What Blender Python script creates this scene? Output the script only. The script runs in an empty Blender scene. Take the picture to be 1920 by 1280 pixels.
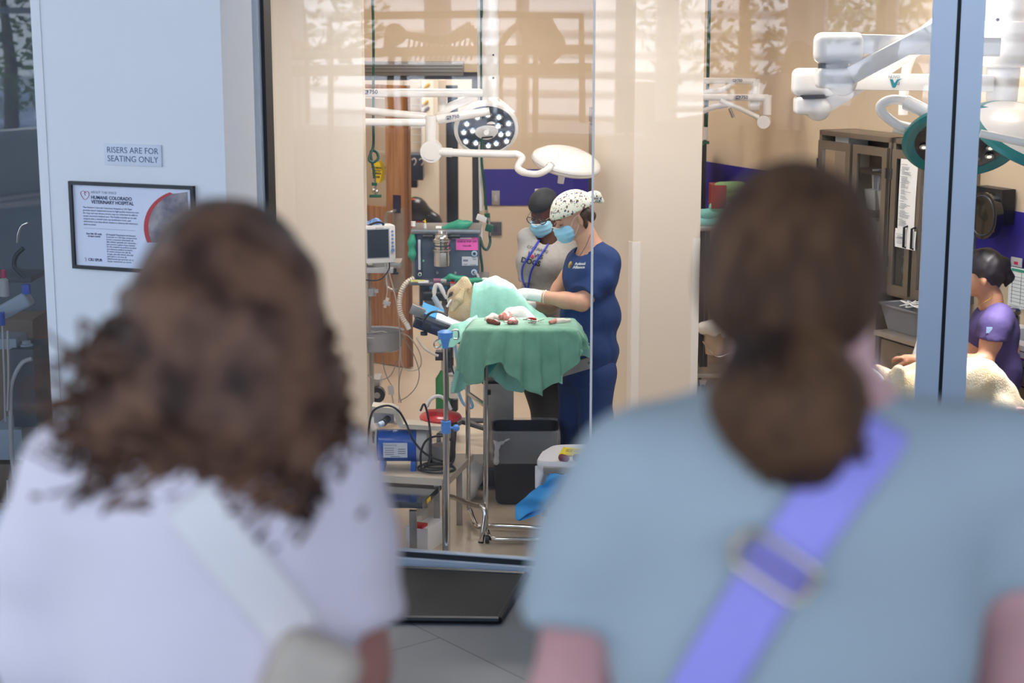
import bpy, bmesh, math, random
import numpy as np
from mathutils import Vector, Matrix
C = bpy.context.scene.collection
SC = bpy.context.scene
PI = math.pi
V = Vector
rnd = random.Random(7)

# ---------------------------------------------------------------- camera, world, exposure
CAM_H = 2.57; FPX = 3150.0; PITCH = math.radians(11.07)
cam_d = bpy.data.cameras.new('camera'); cam = bpy.data.objects.new('camera', cam_d); C.objects.link(cam)
cam.location = (0, 0, CAM_H); cam.rotation_euler = (PI/2-PITCH, 0, 0)
cam_d.sensor_width = 36; cam_d.lens = FPX*36/1920
cam_d.clip_start = 0.05; cam_d.clip_end = 200
cam_d.dof.use_dof = True; cam_d.dof.focus_distance = 8.9; cam_d.dof.aperture_fstop = 2.7
SC.camera = cam
SC.view_settings.view_transform = 'Standard'; SC.view_settings.look = 'None'
SC.view_settings.gamma = 1; SC.view_settings.exposure = 0.0
SC.view_settings.use_curve_mapping = False

world = bpy.data.worlds.new('sky'); SC.world = world; world.use_nodes = True
wn = world.node_tree; wn.nodes.clear()
wo = wn.nodes.new('ShaderNodeOutputWorld'); wb = wn.nodes.new('ShaderNodeBackground')
tc = wn.nodes.new('ShaderNodeTexCoord'); sx = wn.nodes.new('ShaderNodeSeparateXYZ'); cr = wn.nodes.new('ShaderNodeValToRGB')
wn.links.new(tc.outputs['Generated'], sx.inputs[0]); wn.links.new(sx.outputs[2], cr.inputs[0])
cr.color_ramp.elements[0].position = 0.0; cr.color_ramp.elements[0].color = (0.70, 0.81, 0.94, 1)
cr.color_ramp.elements[1].position = 0.5; cr.color_ramp.elements[1].color = (0.42, 0.63, 1.0, 1)
wn.links.new(cr.outputs[0], wb.inputs[0]); wb.inputs[1].default_value = 4.6
wn.links.new(wb.outputs[0], wo.inputs[0])

sl = bpy.data.lights.new('sun', 'SUN'); sl.energy = 15; sl.angle = math.radians(2); sl.color = (1, .96, .9)
so_ = bpy.data.objects.new('sun', sl); so_.location = (0, 20, 20); so_.rotation_euler = (V((.25, -.80, -.85))).to_track_quat('-Z', 'Y').to_euler(); C.objects.link(so_)
def area(name, loc, rot, sx_, sy_, power, col):
    l = bpy.data.lights.new(name, 'AREA'); l.shape = 'RECTANGLE'; l.size = sx_; l.size_y = sy_
    l.energy = power; l.color = col
    o = bpy.data.objects.new(name, l); o.location = loc; o.rotation_euler = rot; C.objects.link(o); return o
def spot(name, loc, target, power, col, angle, size=.12, blend=.5):
    l = bpy.data.lights.new(name, 'SPOT'); l.energy = power; l.color = col; l.spot_size = math.radians(angle)
    l.spot_blend = blend; l.shadow_soft_size = size
    o = bpy.data.objects.new(name, l); o.location = loc
    o.rotation_euler = (V(target)-V(loc)).to_track_quat('-Z', 'Y').to_euler(); C.objects.link(o); return o
ORC = (1.0, 0.97, 0.93)
OR_PANELS = [(-0.15, 8.75, 3.02), (-0.15, 11.2, 3.02), (1.5, 8.4, 3.02), (-2.1, 11.4, 3.02), (2.55, 8.9, 3.02)]  # last entry is an added, unseen panel that lifts the dark right wall
for i, p in enumerate(OR_PANELS):
    area('panel_light', (p[0], p[1], p[2]-.02), (0, 0, 0), 1.15, .55, [30, 32, 20, 14, 26][i], ORC)
area('far_room_light', (-.3, 14.8, 2.9), (0, 0, 0), 1.2, 1.2, 70, (1, .94, .85))
area('left_room_light', (-3.3, 9.6, 2.9), (0, 0, 0), .6, .6, 9, (.7, .85, 1))
spot('surgical_beam', (-.02, 9.3, 1.80), (-.03, 8.52, 1.1), 120, (1, .98, .95), 26, .10, .8)
spot('exam_beam', (2.35, 7.75, 1.70), (2.14, 7.55, .9), 110, (1, .97, .92), 80, .1)

# ---------------------------------------------------------------- pixel helpers
_c, _s = math.cos(PITCH), math.sin(PITCH)
def ray(px, py):
    u = (px-960)/FPX; v = (640-py)/FPX
    return V((u, _c+v*_s, -_s+v*_c))
def P(px, py, Y):
    d = ray(px, py); return V((0, 0, CAM_H)) + d*(Y/d.y)
def G(px, py, z=0.0):
    d = ray(px, py); return V((0, 0, CAM_H)) + d*((z-CAM_H)/d.z)
def pm(px, py, Y):            # metres per pixel there
    p = P(px, py, Y); return (p.y*_c + (CAM_H-p.z)*_s)/FPX
GA = math.radians(12.8)       # the glass wall's turn
GP = V((-.17, 7.55, 0)); GT = V((math.cos(GA), -math.sin(GA), 0)); GN = V((-math.sin(GA), -math.cos(GA), 0))
def mirror(p):
    p = V(p); d = (p-GP).dot(GN); return p-2*d*GN
def gw(t, z=0, off=0):        # point on the glass wall: t along, off towards the lobby
    p = GP+GT*t+GN*off; return V((p.x, p.y, z))
def gt_px(px):                # t where the glass wall crosses a pixel column (approx)
    k = (px-960)/FPX/1.015
    return (k*GP.y-GP.x)/(GT.x-k*GT.y)

# ---------------------------------------------------------------- materials
def lin(c):
    if isinstance(c, str):
        c = tuple(int(c[i:i+2], 16)/255 for i in (0, 2, 4))
    return tuple(x/12.92 if x <= .04045 else ((x+.055)/1.055)**2.4 for x in c)
_m = {}
def mat(name, col='808080', rough=.5, metal=0, noise=0, nscale=20, bump=0, bscale=60, trans=0, alpha=1, emit=None, es=1, coat=0, col2=None, spec=.5, sss=0, sheen=0):
    if name in _m: return _m[name]
    m = bpy.data.materials.new(name); m.use_nodes = True; _m[name] = m
    n = m.node_tree.nodes; L = m.node_tree.links; b = n['Principled BSDF']
    c = lin(col)+(1,)
    b.inputs['Base Color'].default_value = c; b.inputs['Roughness'].default_value = rough
    b.inputs['Metallic'].default_value = metal; b.inputs['Specular IOR Level'].default_value = spec
    if trans: b.inputs['Transmission Weight'].default_value = trans
    if alpha < 1: b.inputs['Alpha'].default_value = alpha
    if coat: b.inputs['Coat Weight'].default_value = coat
    if sheen: b.inputs['Sheen Weight'].default_value = sheen
    if sss:
        b.inputs['Subsurface Weight'].default_value = sss; b.inputs['Subsurface Radius'].default_value = (.02, .008, .004)
    if emit:
        b.inputs['Emission Color'].default_value = lin(emit)+(1,); b.inputs['Emission Strength'].default_value = es
    if noise or bump:
        t = n.new('ShaderNodeTexCoord')
        if noise:
            nz = n.new('ShaderNodeTexNoise'); nz.inputs['Scale'].default_value = nscale; nz.inputs['Detail'].default_value = 5
            r = n.new('ShaderNodeValToRGB'); L.new(t.outputs['Object'], nz.inputs[0]); L.new(nz.outputs[0], r.inputs[0])
            c2 = lin(col2)+(1,) if col2 else tuple(x*(1-noise) for x in c[:3])+(1,)
            r.color_ramp.elements[0].position = .35; r.color_ramp.elements[1].position = .65
            r.color_ramp.elements[0].color = c2; r.color_ramp.elements[1].color = c
            L.new(r.outputs[0], b.inputs['Base Color'])
        if bump:
            n2 = n.new('ShaderNodeTexNoise'); n2.inputs['Scale'].default_value = bscale; n2.inputs['Detail'].default_value = 6
            bp = n.new('ShaderNodeBump'); bp.inputs['Strength'].default_value = bump; bp.inputs['Distance'].default_value = .02
            L.new(t.outputs['Object'], n2.inputs[0]); L.new(n2.outputs[0], bp.inputs['Height']); L.new(bp.outputs[0], b.inputs['Normal'])
    return m
def clearmat(name, tint=(1, 1, 1), refl=1.0, ior=1.5, rough=0.0):
    """thin sheet: Fresnel mix of straight-through and mirror"""
    if name in _m: return _m[name]
    m = bpy.data.materials.new(name); m.use_nodes = True; _m[name] = m
    n = m.node_tree.nodes; L = m.node_tree.links; n.clear()
    o = n.new('ShaderNodeOutputMaterial'); mx = n.new('ShaderNodeMixShader'); t = n.new('ShaderNodeBsdfTransparent'); g = n.new('ShaderNodeBsdfGlossy')
    f = n.new('ShaderNodeFresnel'); f.inputs[0].default_value = ior; g.inputs['Roughness'].default_value = rough
    mu = n.new('ShaderNodeMath'); mu.operation = 'MULTIPLY'; mu.inputs[1].default_value = refl; mu.use_clamp = True
    t.inputs[0].default_value = tuple(tint)+(1,)
    L.new(f.outputs[0], mu.inputs[0]); L.new(mu.outputs[0], mx.inputs[0]); L.new(t.outputs[0], mx.inputs[1]); L.new(g.outputs[0], mx.inputs[2]); L.new(mx.outputs[0], o.inputs[0])
    return m
def nodes(m): return m.node_tree.nodes, m.node_tree.links, m.node_tree.nodes['Principled BSDF']

# ---------------------------------------------------------------- objects and tags
WM = {}
def tag(o, label=None, cat=None, group=None, kind=None):
    if label: o['label'] = label
    if cat: o['category'] = cat
    if group: o['group'] = group
    if kind: o['kind'] = kind
    return o
def empty(name, loc, label, cat, group=None, rz=0):
    o = bpy.data.objects.new(name, None); C.objects.link(o); o.location = loc; o.rotation_euler = (0, 0, rz)
    o.empty_display_size = .1; WM[o.name] = Matrix.Translation(V(loc)) @ Matrix.Rotation(rz, 4, 'Z')
    return tag(o, label, cat, group)
def link(name, me, m=None, parent=None, smooth=False):
    """me is in world coordinates"""
    o = bpy.data.objects.new(name, me); C.objects.link(o)
    if m is not None and not me.materials: me.materials.append(m)
    if smooth: me.shade_smooth()
    if parent is not None:
        W = WM[parent.name]; me.transform(W.inverted()); o.parent = parent; WM[o.name] = W.copy()
    else:
        co = np.empty(len(me.vertices)*3, 'f'); me.vertices.foreach_get('co', co); co = co.reshape(-1, 3)
        lo = co.min(0); hi = co.max(0); b = V(((lo[0]+hi[0])/2, (lo[1]+hi[1])/2, lo[2])); b = V([float(x) for x in b])
        W = Matrix.Translation(b); me.transform(W.inverted()); o.location = b; WM[o.name] = W
    return o
def cat_(path, close=False):
    return path
def spline(pts, n=8, closed=False):
    pts = [V(p) for p in pts]; out = []; N = len(pts)
    if N < 3: return pts
    rng = N if closed else N-1
    for i in range(rng):
        p0 = pts[(i-1) % N] if (closed or i > 0) else pts[0]*2-pts[1]
        p1 = pts[i]; p2 = pts[(i+1) % N]
        p3 = pts[(i+2) % N] if (closed or i+2 < N) else pts[-1]*2-pts[-2]
        for k in range(n):
            t = k/n
            out.append(.5*((2*p1)+(p2-p0)*t+(2*p0-5*p1+4*p2-p3)*t*t+(3*p1-p0-3*p2+p3)*t**3))
    if not closed: out.append(pts[-1])
    return out
class MB:
    def __init__(s, M=None): s.v = []; s.f = []; s.M = M; s.sm = []
    def add(s, vs, fs, smooth=False):
        b = len(s.v); s.v += [V(v) for v in vs]; s.f += [tuple(i+b for i in f) for f in fs]; s.sm += [smooth]*len(fs); return s
    def box(s, c, size, R=None, bev=0, taper=1):
        c = V(c); hx, hy, hz = [a/2 for a in size]
        if bev:
            bm = bmesh.new(); bmesh.ops.create_cube(bm, size=1)
            for v in bm.verts: v.co = V((v.co.x*2*hx, v.co.y*2*hy, v.co.z*2*hz))
            bmesh.ops.bevel(bm, geom=bm.edges[:], offset=bev, segments=2, profile=.7, affect='EDGES')
            vs = [v.co.copy() for v in bm.verts]; bm.verts.index_update(); fs = [[v.index for v in f.verts] for f in bm.faces]; bm.free()
        else:
            vs = [V((x*hx, y*hy, z*hz)) for z in (-1, 1) for y in (-1, 1) for x in (-1, 1)]
            fs = [(0, 2, 3, 1), (4, 5, 7, 6), (0, 1, 5, 4), (2, 6, 7, 3), (0, 4, 6, 2), (1, 3, 7, 5)]
        if taper != 1:
            for v in vs:
                k = taper+(1-taper)*(v.z+hz)/(2*hz); v.x *= k; v.y *= k
        if R is not None: vs = [R @ v for v in vs]
        return s.add([c+v for v in vs], fs, bool(bev))
    def rings(s, rings, caps=True, closed=False, smooth=True):
        n = len(rings[0]); vs = [p for r in rings for p in r]; fs = []
        m = len(rings)
        for i in range(m if closed else m-1):
            for j in range(n):
                a = i*n+j; b = i*n+(j+1) % n; c = ((i+1) % m)*n+(j+1) % n; d = ((i+1) % m)*n+j
                fs.append((a, b, c, d))
        if caps and not closed: fs += [tuple(reversed(range(n))), tuple(range((m-1)*n, m*n))]
        return s.add(vs, fs, smooth)
    def tube(s, pts, r, seg=10, closed=False, flat=1, ref=None):
        pts = [V(p) for p in pts]; N = len(pts); rs = r if isinstance(r, (list, tuple)) else [r]*N
        if len(rs) != N: rs = [rs[0]+(rs[-1]-rs[0])*i/(N-1) for i in range(N)]
        rings = []; up = None
        for i, p in enumerate(pts):
            a = pts[(i-1) % N] if (closed or i) else pts[0]; b = pts[(i+1) % N] if (closed or i < N-1) else pts[-1]
            t = (b-a).normalized() if (b-a).length > 1e-9 else V((0, 0, 1))
            if up is None:
                up = V(ref) if ref is not None else (V((0, 0, 1)) if abs(t.z) < .9 else V((1, 0, 0)))
            up = (up-t*up.dot(t)); up = up.normalized() if up.length > 1e-6 else t.orthogonal().normalized()
            sd = t.cross(up)
            rings.append([p+(sd*math.cos(2*PI*k/seg)+up*math.sin(2*PI*k/seg)*flat)*rs[i] for k in range(seg)])
        return s.rings(rings, closed=closed)
    def cyl(s, p0, p1, r0, r1=None, seg=24, smooth=True):
        return s.tube([p0, p1], [r0, r0 if r1 is None else r1], seg)
    def lathe(s, c, prof, seg=28, axis='Z', R=None, sx=1, sy=1):
        """prof [(r,h)...] from bottom"""
        rings = []
        for r, h in prof:
            ring = [V((math.cos(2*PI*k/seg)*r*sx, math.sin(2*PI*k/seg)*r*sy, h)) for k in range(seg)]
            if R is not None: ring = [R @ v for v in ring]
            rings.append([V(c)+v for v in ring])
        ring_ = len(prof) >= 3 and abs(prof[0][0]-prof[-1][0]) < 1e-6
        return s.rings(rings, closed=ring_)
    def ell(s, c, r, R=None, seg=16, ringn=10):
        if not isinstance(r, (tuple, list)): r = (r, r, r)
        rings = []
        for i in range(ringn+1):
            a = -PI/2+PI*max(.02, min(.98, i/ringn)); rr = math.cos(a); h = math.sin(a)
            ring = [V((math.cos(2*PI*k/seg)*rr*r[0], math.sin(2*PI*k/seg)*rr*r[1], h*r[2])) for k in range(seg)]
            if R is not None: ring = [R @ v for v in ring]
            rings.append([V(c)+v for v in ring])
        return s.rings(rings)
    def quad(s, a, b, c, d): return s.add([a, b, c, d], [(0, 1, 2, 3)])
    def prism(s, poly, d):
        """polygon extruded along vector d"""
        n = len(poly); vs = [V(p) for p in poly]+[V(p)+V(d) for p in poly]
        fs = [tuple(range(n)), tuple(reversed(range(n, 2*n)))]+[(i, i+n, (i+1) % n+n, (i+1) % n) for i in range(n)]
        return s.add(vs, fs)
    def grid(s, rows, smooth=True):
        n = len(rows[0]); vs = [p for r in rows for p in r]
        fs = [(i*n+j, i*n+j+1, (i+1)*n+j+1, (i+1)*n+j) for i in range(len(rows)-1) for j in range(n-1)]
        return s.add(vs, fs, smooth)
    def text(s, body, size, M, depth=.0004, align='CENTER', bold=0, sp=1):
        cu = bpy.data.curves.new('t', 'FONT'); cu.body = body; cu.size = size; cu.align_x = align; cu.align_y = 'CENTER'
        cu.extrude = depth; cu.resolution_u = 3; cu.offset = bold; cu.space_line = sp
        o = bpy.data.objects.new('t', cu); me = bpy.data.meshes.new_from_object(o)
        s.add([M @ v.co for v in me.vertices], [tuple(p.vertices) for p in me.polygons])
        bpy.data.objects.remove(o); bpy.data.curves.remove(cu); bpy.data.meshes.remove(me); return s
    def mesh(s, name):
        me = bpy.data.meshes.new(name)
        vs = [s.M @ v for v in s.v] if s.M is not None else s.v
        me.from_pydata([tuple(v) for v in vs], [], s.f); me.update()
        bm = bmesh.new(); bm.from_mesh(me)
        bm.faces.ensure_lookup_table()
        bmesh.ops.recalc_face_normals(bm, faces=bm.faces); bm.to_mesh(me); bm.free()
        me.polygons.foreach_set('use_smooth', s.sm if len(s.sm) == len(me.polygons) else [False]*len(me.polygons))
        return me
    def put(s, name, m, parent=None, auto=True, **k):
        me = s.mesh(name); o = link(name, me, m, parent)
        if auto and any(s.sm):
            try: me.set_sharp_from_angle(angle=math.radians(40))
            except Exception: pass
        if k: tag(o, **k)
        return o
def frameM(origin, xdir, zdir=(0, 0, 1)):
    """matrix with local X along xdir, local Y up along zdir (for text: faces local +Z)"""
    x = V(xdir).normalized(); y = V(zdir).normalized(); z = x.cross(y).normalized()
    return Matrix(((x.x, y.x, z.x, origin[0]), (x.y, y.y, z.y, origin[1]), (x.z, y.z, z.z, origin[2]), (0, 0, 0, 1)))
def struct(mb, name, m, parent=None):
    o = mb.put(name, m, parent)
    if parent is None: o['kind'] = 'structure'
    return o
def children(o): return [c for c in bpy.data.objects if c.parent == o]
def copy_tree(o, parent=None):
    c = o.copy(); C.objects.link(c)
    if parent is not None: c.parent = parent
    for ch in children(o): copy_tree(ch, c)
    return c
def Rz(a): return Matrix.Rotation(a, 3, 'Z')
def Rx(a): return Matrix.Rotation(a, 3, 'X')
def Ry(a): return Matrix.Rotation(a, 3, 'Y')

# ---------------------------------------------------------------- sculpting by smooth distance fields
def _n(a): return np.array(a, dtype=np.float32)
class SDF:
    def __init__(s, k=.02): s.p = []; s.k = k
    def cap(s, a, b, r0, r1=None, k=None, op='+', sq=None):
        s.p.append(('c', _n(a), _n(b), r0, r0 if r1 is None else r1, k, op, sq)); return s
    def chain(s, pts, rs, k=None):
        for i in range(len(pts)-1): s.cap(pts[i], pts[i+1], rs[i], rs[i+1], k)
        return s
    def ell(s, c, r, R=None, k=None, op='+'):
        s.p.append(('e', _n(c), _n(r), None if R is None else _n([list(x) for x in R]), None, k, op, None)); return s
    def box(s, c, r, R=None, rd=.01, k=None, op='+'):
        s.p.append(('b', _n(c), _n(r), None if R is None else _n([list(x) for x in R]), rd, k, op, None)); return s
    def bounds(s, pad):
        lo = _n([9e9]*3); hi = -lo
        for q in s.p:
            if q[6] != '+': continue
            if q[0] == 'c':
                r = max(q[3], q[4]); 
                for a in (q[1], q[2]): lo = np.minimum(lo, a-r); hi = np.maximum(hi, a+r)
            else:
                r = float(np.max(q[2])) if q[3] is not None else q[2]; lo = np.minimum(lo, q[1]-r); hi = np.maximum(hi, q[1]+r)
        return lo-pad, hi+pad
    def ev(s, X):
        d = None
        for q in s.p:
            if q[0] == 'c':
                a, b = q[1], q[2]; ba = b-a; L = float(ba@ba)+1e-9
                pa = X-a; h = np.clip((pa@ba)/L, 0, 1)[:, None]
                dd = np.linalg.norm(pa-h*ba, axis=1)-(q[3]+(q[4]-q[3])*h[:, 0])
            elif q[0] == 'e':
                p = X-q[1]
                if q[3] is not None: p = p@q[3]
                k0 = np.linalg.norm(p/q[2], axis=1); k1 = np.linalg.norm(p/(q[2]**2), axis=1)+1e-6
                dd = k0*(k0-1)/k1
            else:
                p = X-q[1]
                if q[3] is not None: p = p@q[3]
                w = np.abs(p)-(q[2]-q[4]); dd = np.linalg.norm(np.maximum(w, 0), axis=1)+np.minimum(w.max(1), 0)-q[4]
            k = s.k if q[5] is None else q[5]
            if d is None: d = dd; continue
            if q[6] == '+':
                if k > 0:
                    h = np.maximum(k-np.abs(d-dd), 0)/k; d = np.minimum(d, dd)-h*h*k*.25
                else: d = np.minimum(d, dd)
            else:
                dd = -dd
                if k > 0:
                    h = np.maximum(k-np.abs(d-dd), 0)/k; d = np.maximum(d, dd)+h*h*k*.25
                else: d = np.maximum(d, dd)
        return d
def wob(X, f, seed=0):
    """cheap smooth noise -1..1"""
    r = np.random.RandomState(seed); out = 0
    for i in range(5):
        w = r.randn(3).astype('f'); w /= np.linalg.norm(w); w *= f*(.7+.6*r.rand())
        out = out+np.sin(X@w+r.rand()*6.28+1.3*np.sin(X@(w[[1, 2, 0]]*.7)))
    return out/3.2
def nets(fn, lo, hi, h):
    n = np.maximum(np.ceil((hi-lo)/h).astype(int)+1, 3)
    ax = [lo[i]+h*np.arange(n[i], dtype='f') for i in range(3)]
    F = np.empty(n, 'f')
    Y, Z = np.meshgrid(ax[1], ax[2], indexing='ij'); yz = np.stack([Y.ravel(), Z.ravel()], 1).astype('f')
    ch = max(1, int(200000/len(yz)))
    for i in range(0, n[0], ch):
        xs = ax[0][i:i+ch]; X = np.empty((len(xs), len(yz), 3), 'f'); X[:, :, 0] = xs[:, None]; X[:, :, 1:] = yz
        F[i:i+ch] = fn(X.reshape(-1, 3)).reshape(len(xs), n[1], n[2])
    I = F < 0
    I[0] = I[-1] = False; I[:, 0] = I[:, -1] = False; I[:, :, 0] = I[:, :, -1] = False
    F = np.where(I, np.minimum(F, -1e-6), np.maximum(F, 1e-6))
    c = np.zeros(n-1, 'i')
    for a in (0, 1):
        for b in (0, 1):
            for d in (0, 1): c += I[a:n[0]-1+a, b:n[1]-1+b, d:n[2]-1+d]
    act = (c > 0) & (c < 8); idx = -np.ones(n-1, 'i'); cells = np.argwhere(act); idx[act] = np.arange(len(cells))
    acc = np.zeros((len(cells), 3), 'f'); cnt = np.zeros(len(cells), 'f')
    for axis in range(3):
        for u in (0, 1):
            for w in (0, 1):
                o = [0, 0, 0]; o[(axis+1) % 3] = u; o[(axis+2) % 3] = w; o2 = list(o); o2[axis] = 1
                A = cells+o; B = cells+o2
                fa = F[A[:, 0], A[:, 1], A[:, 2]]; fb = F[B[:, 0], B[:, 1], B[:, 2]]
                m = (fa < 0) != (fb < 0); t = np.where(m, fa/(fa-fb+1e-20), 0)
                p = np.tile(_n(o), (len(cells), 1)); p[:, axis] = t
                acc += p*m[:, None]; cnt += m
    vs = (cells+acc/cnt[:, None])*h+lo
    faces = []
    for axis in range(3):
        sl = [slice(None)]*3; s2 = [slice(None)]*3; sl[axis] = slice(0, -1); s2[axis] = slice(1, None)
        ed = np.argwhere(I[tuple(sl)] != I[tuple(s2)])
        u, w = (axis+1) % 3, (axis+2) % 3
        q = []
        for (du, dw) in ((-1, -1), (0, -1), (0, 0), (-1, 0)):
            e = ed.copy(); e[:, u] += du; e[:, w] += dw; q.append(idx[e[:, 0], e[:, 1], e[:, 2]])
        q = np.stack(q, 1); ins = I[ed[:, 0], ed[:, 1], ed[:, 2]]
        q[~ins] = q[~ins][:, ::-1]; faces.append(q)
    return vs, np.concatenate(faces)
def blob(name, fn, lo, hi, h, m, parent=None, relax=1, **k):
    vs, fs = nets(fn, _n(lo), _n(hi), h)
    for _ in range(relax):
        a = np.zeros_like(vs); c = np.zeros(len(vs), 'f')
        for i in range(4):
            for j in (1, 3):
                np.add.at(a, fs[:, i], vs[fs[:, (i+j) % 4]]); np.add.at(c, fs[:, i], 1)
        vs = vs*.4+.6*a/np.maximum(c, 1)[:, None]
    me = bpy.data.meshes.new(name); me.vertices.add(len(vs)); me.vertices.foreach_set('co', vs.astype('f').ravel())
    me.loops.add(len(fs)*4); me.loops.foreach_set('vertex_index', fs.astype('i').ravel())
    me.polygons.add(len(fs)); me.polygons.foreach_set('loop_start', np.arange(len(fs), dtype='i')*4)
    me.update(calc_edges=True); me.validate()
    o = link(name, me, m, parent, smooth=True)
    if k: tag(o, **k)
    return o
def sblob(name, S, h, m, parent=None, grow=0, cut=None, wr=0, wf=30, seed=0, relax=1, **k):
    lo, hi = S.bounds(grow+wr+2*h)
    def fn(X):
        d = S.ev(X)-grow
        if wr: d = d+wob(X, wf, seed)*wr
        if cut is not None: d = np.maximum(d, cut(X))
        return d
    return blob(name, fn, lo, hi, h, m, parent, relax, **k)
# ================================================================ THE ROOMS
M_orwall = mat('or_wall_paint', 'D6C0A4', .55, noise=.03, nscale=3)
M_orwall2 = mat('or_white_panel', 'E6DACB', .45)
M_stripe = mat('violet_wall_band', '342A8C', .45, noise=.08, nscale=4)
M_lob = mat('lobby_white_paint', 'E6E7EA', .6, bump=.03, bscale=200)
M_frame = mat('pale_aluminium', 'BECBDC', .35, .25)
M_gask = mat('black_gasket', '15171C', .5)
M_steel = mat('brushed_steel', 'B8B0A6', .36, .75, noise=.12, nscale=14)
M_chrome = mat('chrome', 'CFCBC6', .12, 1)
M_black = mat('black_plastic', '17171A', .4)
M_dark = mat('dark_grey_plastic', '33353B', .45)
M_white = mat('white_enamel', 'F2EDE8', .25, coat=.3)
M_whitep = mat('white_plastic', 'E9E6E2', .4)
M_greyp = mat('light_grey_plastic', 'B5B4B5', .45)
M_green = mat('green_hose', '0E4A3C', .35)
M_paper = mat('paper', 'F0EEF0', .8)
M_ink = mat('ink', '2A3050', .7)
M_inkg = mat('grey_ink', '7A7F92', .7)
M_glass = clearmat('window_glass', (.97, .98, .985), 1.85, 1.5)
M_thing = clearmat('cabinet_glass', (.86, .88, .88), 1.6, 1.5)

# floors
m = mat('or_floor', 'CDBCA8', .28, noise=.05, nscale=6, spec=.5)
F0 = gw(-14, 0); F1 = gw(9, 0)
mb = MB(); mb.prism([V((F0.x, F0.y, -.1)), V((F1.x, F1.y, -.1)), V((6.5, 17, -.1)), V((-9, 17, -.1))], (0, 0, .1))
struct(mb, 'floor_operating_room', m)
m = mat('lobby_tile', '6E6F74', .45)
n, L, b = nodes(m)
t = n.new('ShaderNodeTexCoord'); mp = n.new('ShaderNodeMapping'); mp.inputs['Rotation'].default_value = (0, 0, math.radians(52)); mp.inputs['Scale'].default_value = (1, 1, 1)
br = n.new('ShaderNodeTexBrick'); br.inputs['Scale'].default_value = 1.0; br.inputs['Brick Width'].default_value = 1.2; br.inputs['Row Height'].default_value = .6
br.inputs['Mortar Size'].default_value = .004; br.inputs['Color1'].default_value = lin('7C7C80')+(1,); br.inputs['Color2'].default_value = lin('727276')+(1,); br.inputs['Mortar'].default_value = lin('4A4A50')+(1,)
L.new(t.outputs['Object'], mp.inputs[0]); L.new(mp.outputs[0], br.inputs[0]); L.new(br.outputs[0], b.inputs['Base Color'])
mb = MB(); mb.prism([V((F0.x, F0.y, -.1)), V((F0.x, -7, -.1)), V((7.4, -7, -.1)), V((F1.x, F1.y, -.1))], (0, 0, .1))
struct(mb, 'floor_lobby', m)

# lobby shell: window wall behind the risers, side walls, ceiling
M_lceil = mat('lobby_ceiling_paint', 'D8D8D6', .8)
mb = MB(); mb.prism([V((F0.x, F0.y, 6.0)), V((F0.x, -7, 6.0)), V((7.4, -7, 6.0)), V((F1.x, F1.y, 6.0))], (0, 0, .2)); struct(mb, 'ceiling_lobby', M_lceil)
mb = MB(); mb.box((7.5, .0, 3.0), (.2, 14.2, 6.2)); struct(mb, 'wall_lobby_right', M_lob)
# wall above the glass line
mb = MB(); a = gw(-14, 3.25); b_ = gw(9, 3.25); mb.prism([a, b_, b_-GN*.15, a-GN*.15], (0, 0, 2.8)); struct(mb, 'wall_above_glass', M_lob)
# low wall of the far facade and its window frames
YW = -6.6
mb = MB(); mb.box((-3, YW, .45), (21, .2, .9)); struct(mb, 'wall_lobby_rear', mat('facade_sill_grey', '9C9CA0', .6))
M_wf = mat('facade_frame_white', 'DEDFE4', .5)
mb = MB()
for x in (-12.4, -10.2, -7.9, -6.6, -4.6, -2.6, -1.6, .6, 2.8, 5, 7.2):
    w = .34 if x in (-7.9, -2.6, 2.8) else .12
    mb.box((x, YW, 3.45), (w, .16, 5.1))
for z in (.93, 1.75, 3.6, 5.9): mb.box((-3, YW, z), (21, .14, .09 if z != 5.9 else .3))
struct(mb, 'window_1', M_wf)
mb = MB(); mb.box((F0.x-.1, (F0.y-7)/2, .45), (.2, F0.y+7, .9)); mb.box((F0.x-.1, (F0.y-7)/2, 5.6), (.2, F0.y+7, .8)); struct(mb, 'wall_lobby_left', M_lob)
mb = MB()
for k in range(7): mb.box((F0.x-.1, -6.5+k*2.7, 3.05), (.16, .12, 4.3))
mb.box((F0.x-.1, (F0.y-7)/2, 2.6), (.14, F0.y+7, .09)); struct(mb, 'window_2', M_wf)
# risers the audience sits on
M_ris = mat('riser_carpet', '5A5A60', .9, noise=.2, nscale=120)
mb = MB()
for k, (y0, z1) in enumerate(((3.75, .5), (2.85, 1.0), (2.0, 1.5), (.35, 1.62))):
    mb.box((.6, (y0-3.2)/2 if k < 3 else -1.4, z1/2), (5.4, y0+3.2 if k < 3 else 3.5, z1))
struct(mb, 'floor_riser_steps', M_ris)

# operating room shell
ZC = 3.05
mb = MB(); mb.prism([V((F0.x, F0.y+.16, ZC)), V((F1.x, F1.y+.16, ZC)), V((6.5, 17, ZC)), V((-9, 17, ZC))], (0, 0, .1)); struct(mb, 'ceiling_operating_room', mat('or_ceiling', 'E9E4DC', .8))
YB = 12.7
DX0, DX1, DZ = -1.62, P(893, 500, YB).x, 2.1
mb = MB(); mb.box(((DX1+3.2)/2, YB+.08, ZC/2), (3.2-DX1, .16, ZC)); mb.box(((DX0+DX1)/2, YB+.08, (ZC+DZ)/2), (DX1-DX0, .16, ZC-DZ)); mb.box(((DX0-3)/2, YB+.08, ZC/2), (DX0+3, .16, ZC))
struct(mb, 'wall_back', M_orwall)
bz0, bz1 = P(960, 385, YB).z, P(960, 317, YB).z
mb = MB(); mb.box(((DX1+.06+3.1)/2, YB-.004, (bz0+bz1)/2), (3.1-DX1-.06, .008, bz1-bz0)); struct(mb, 'trim_1', M_stripe)
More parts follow.
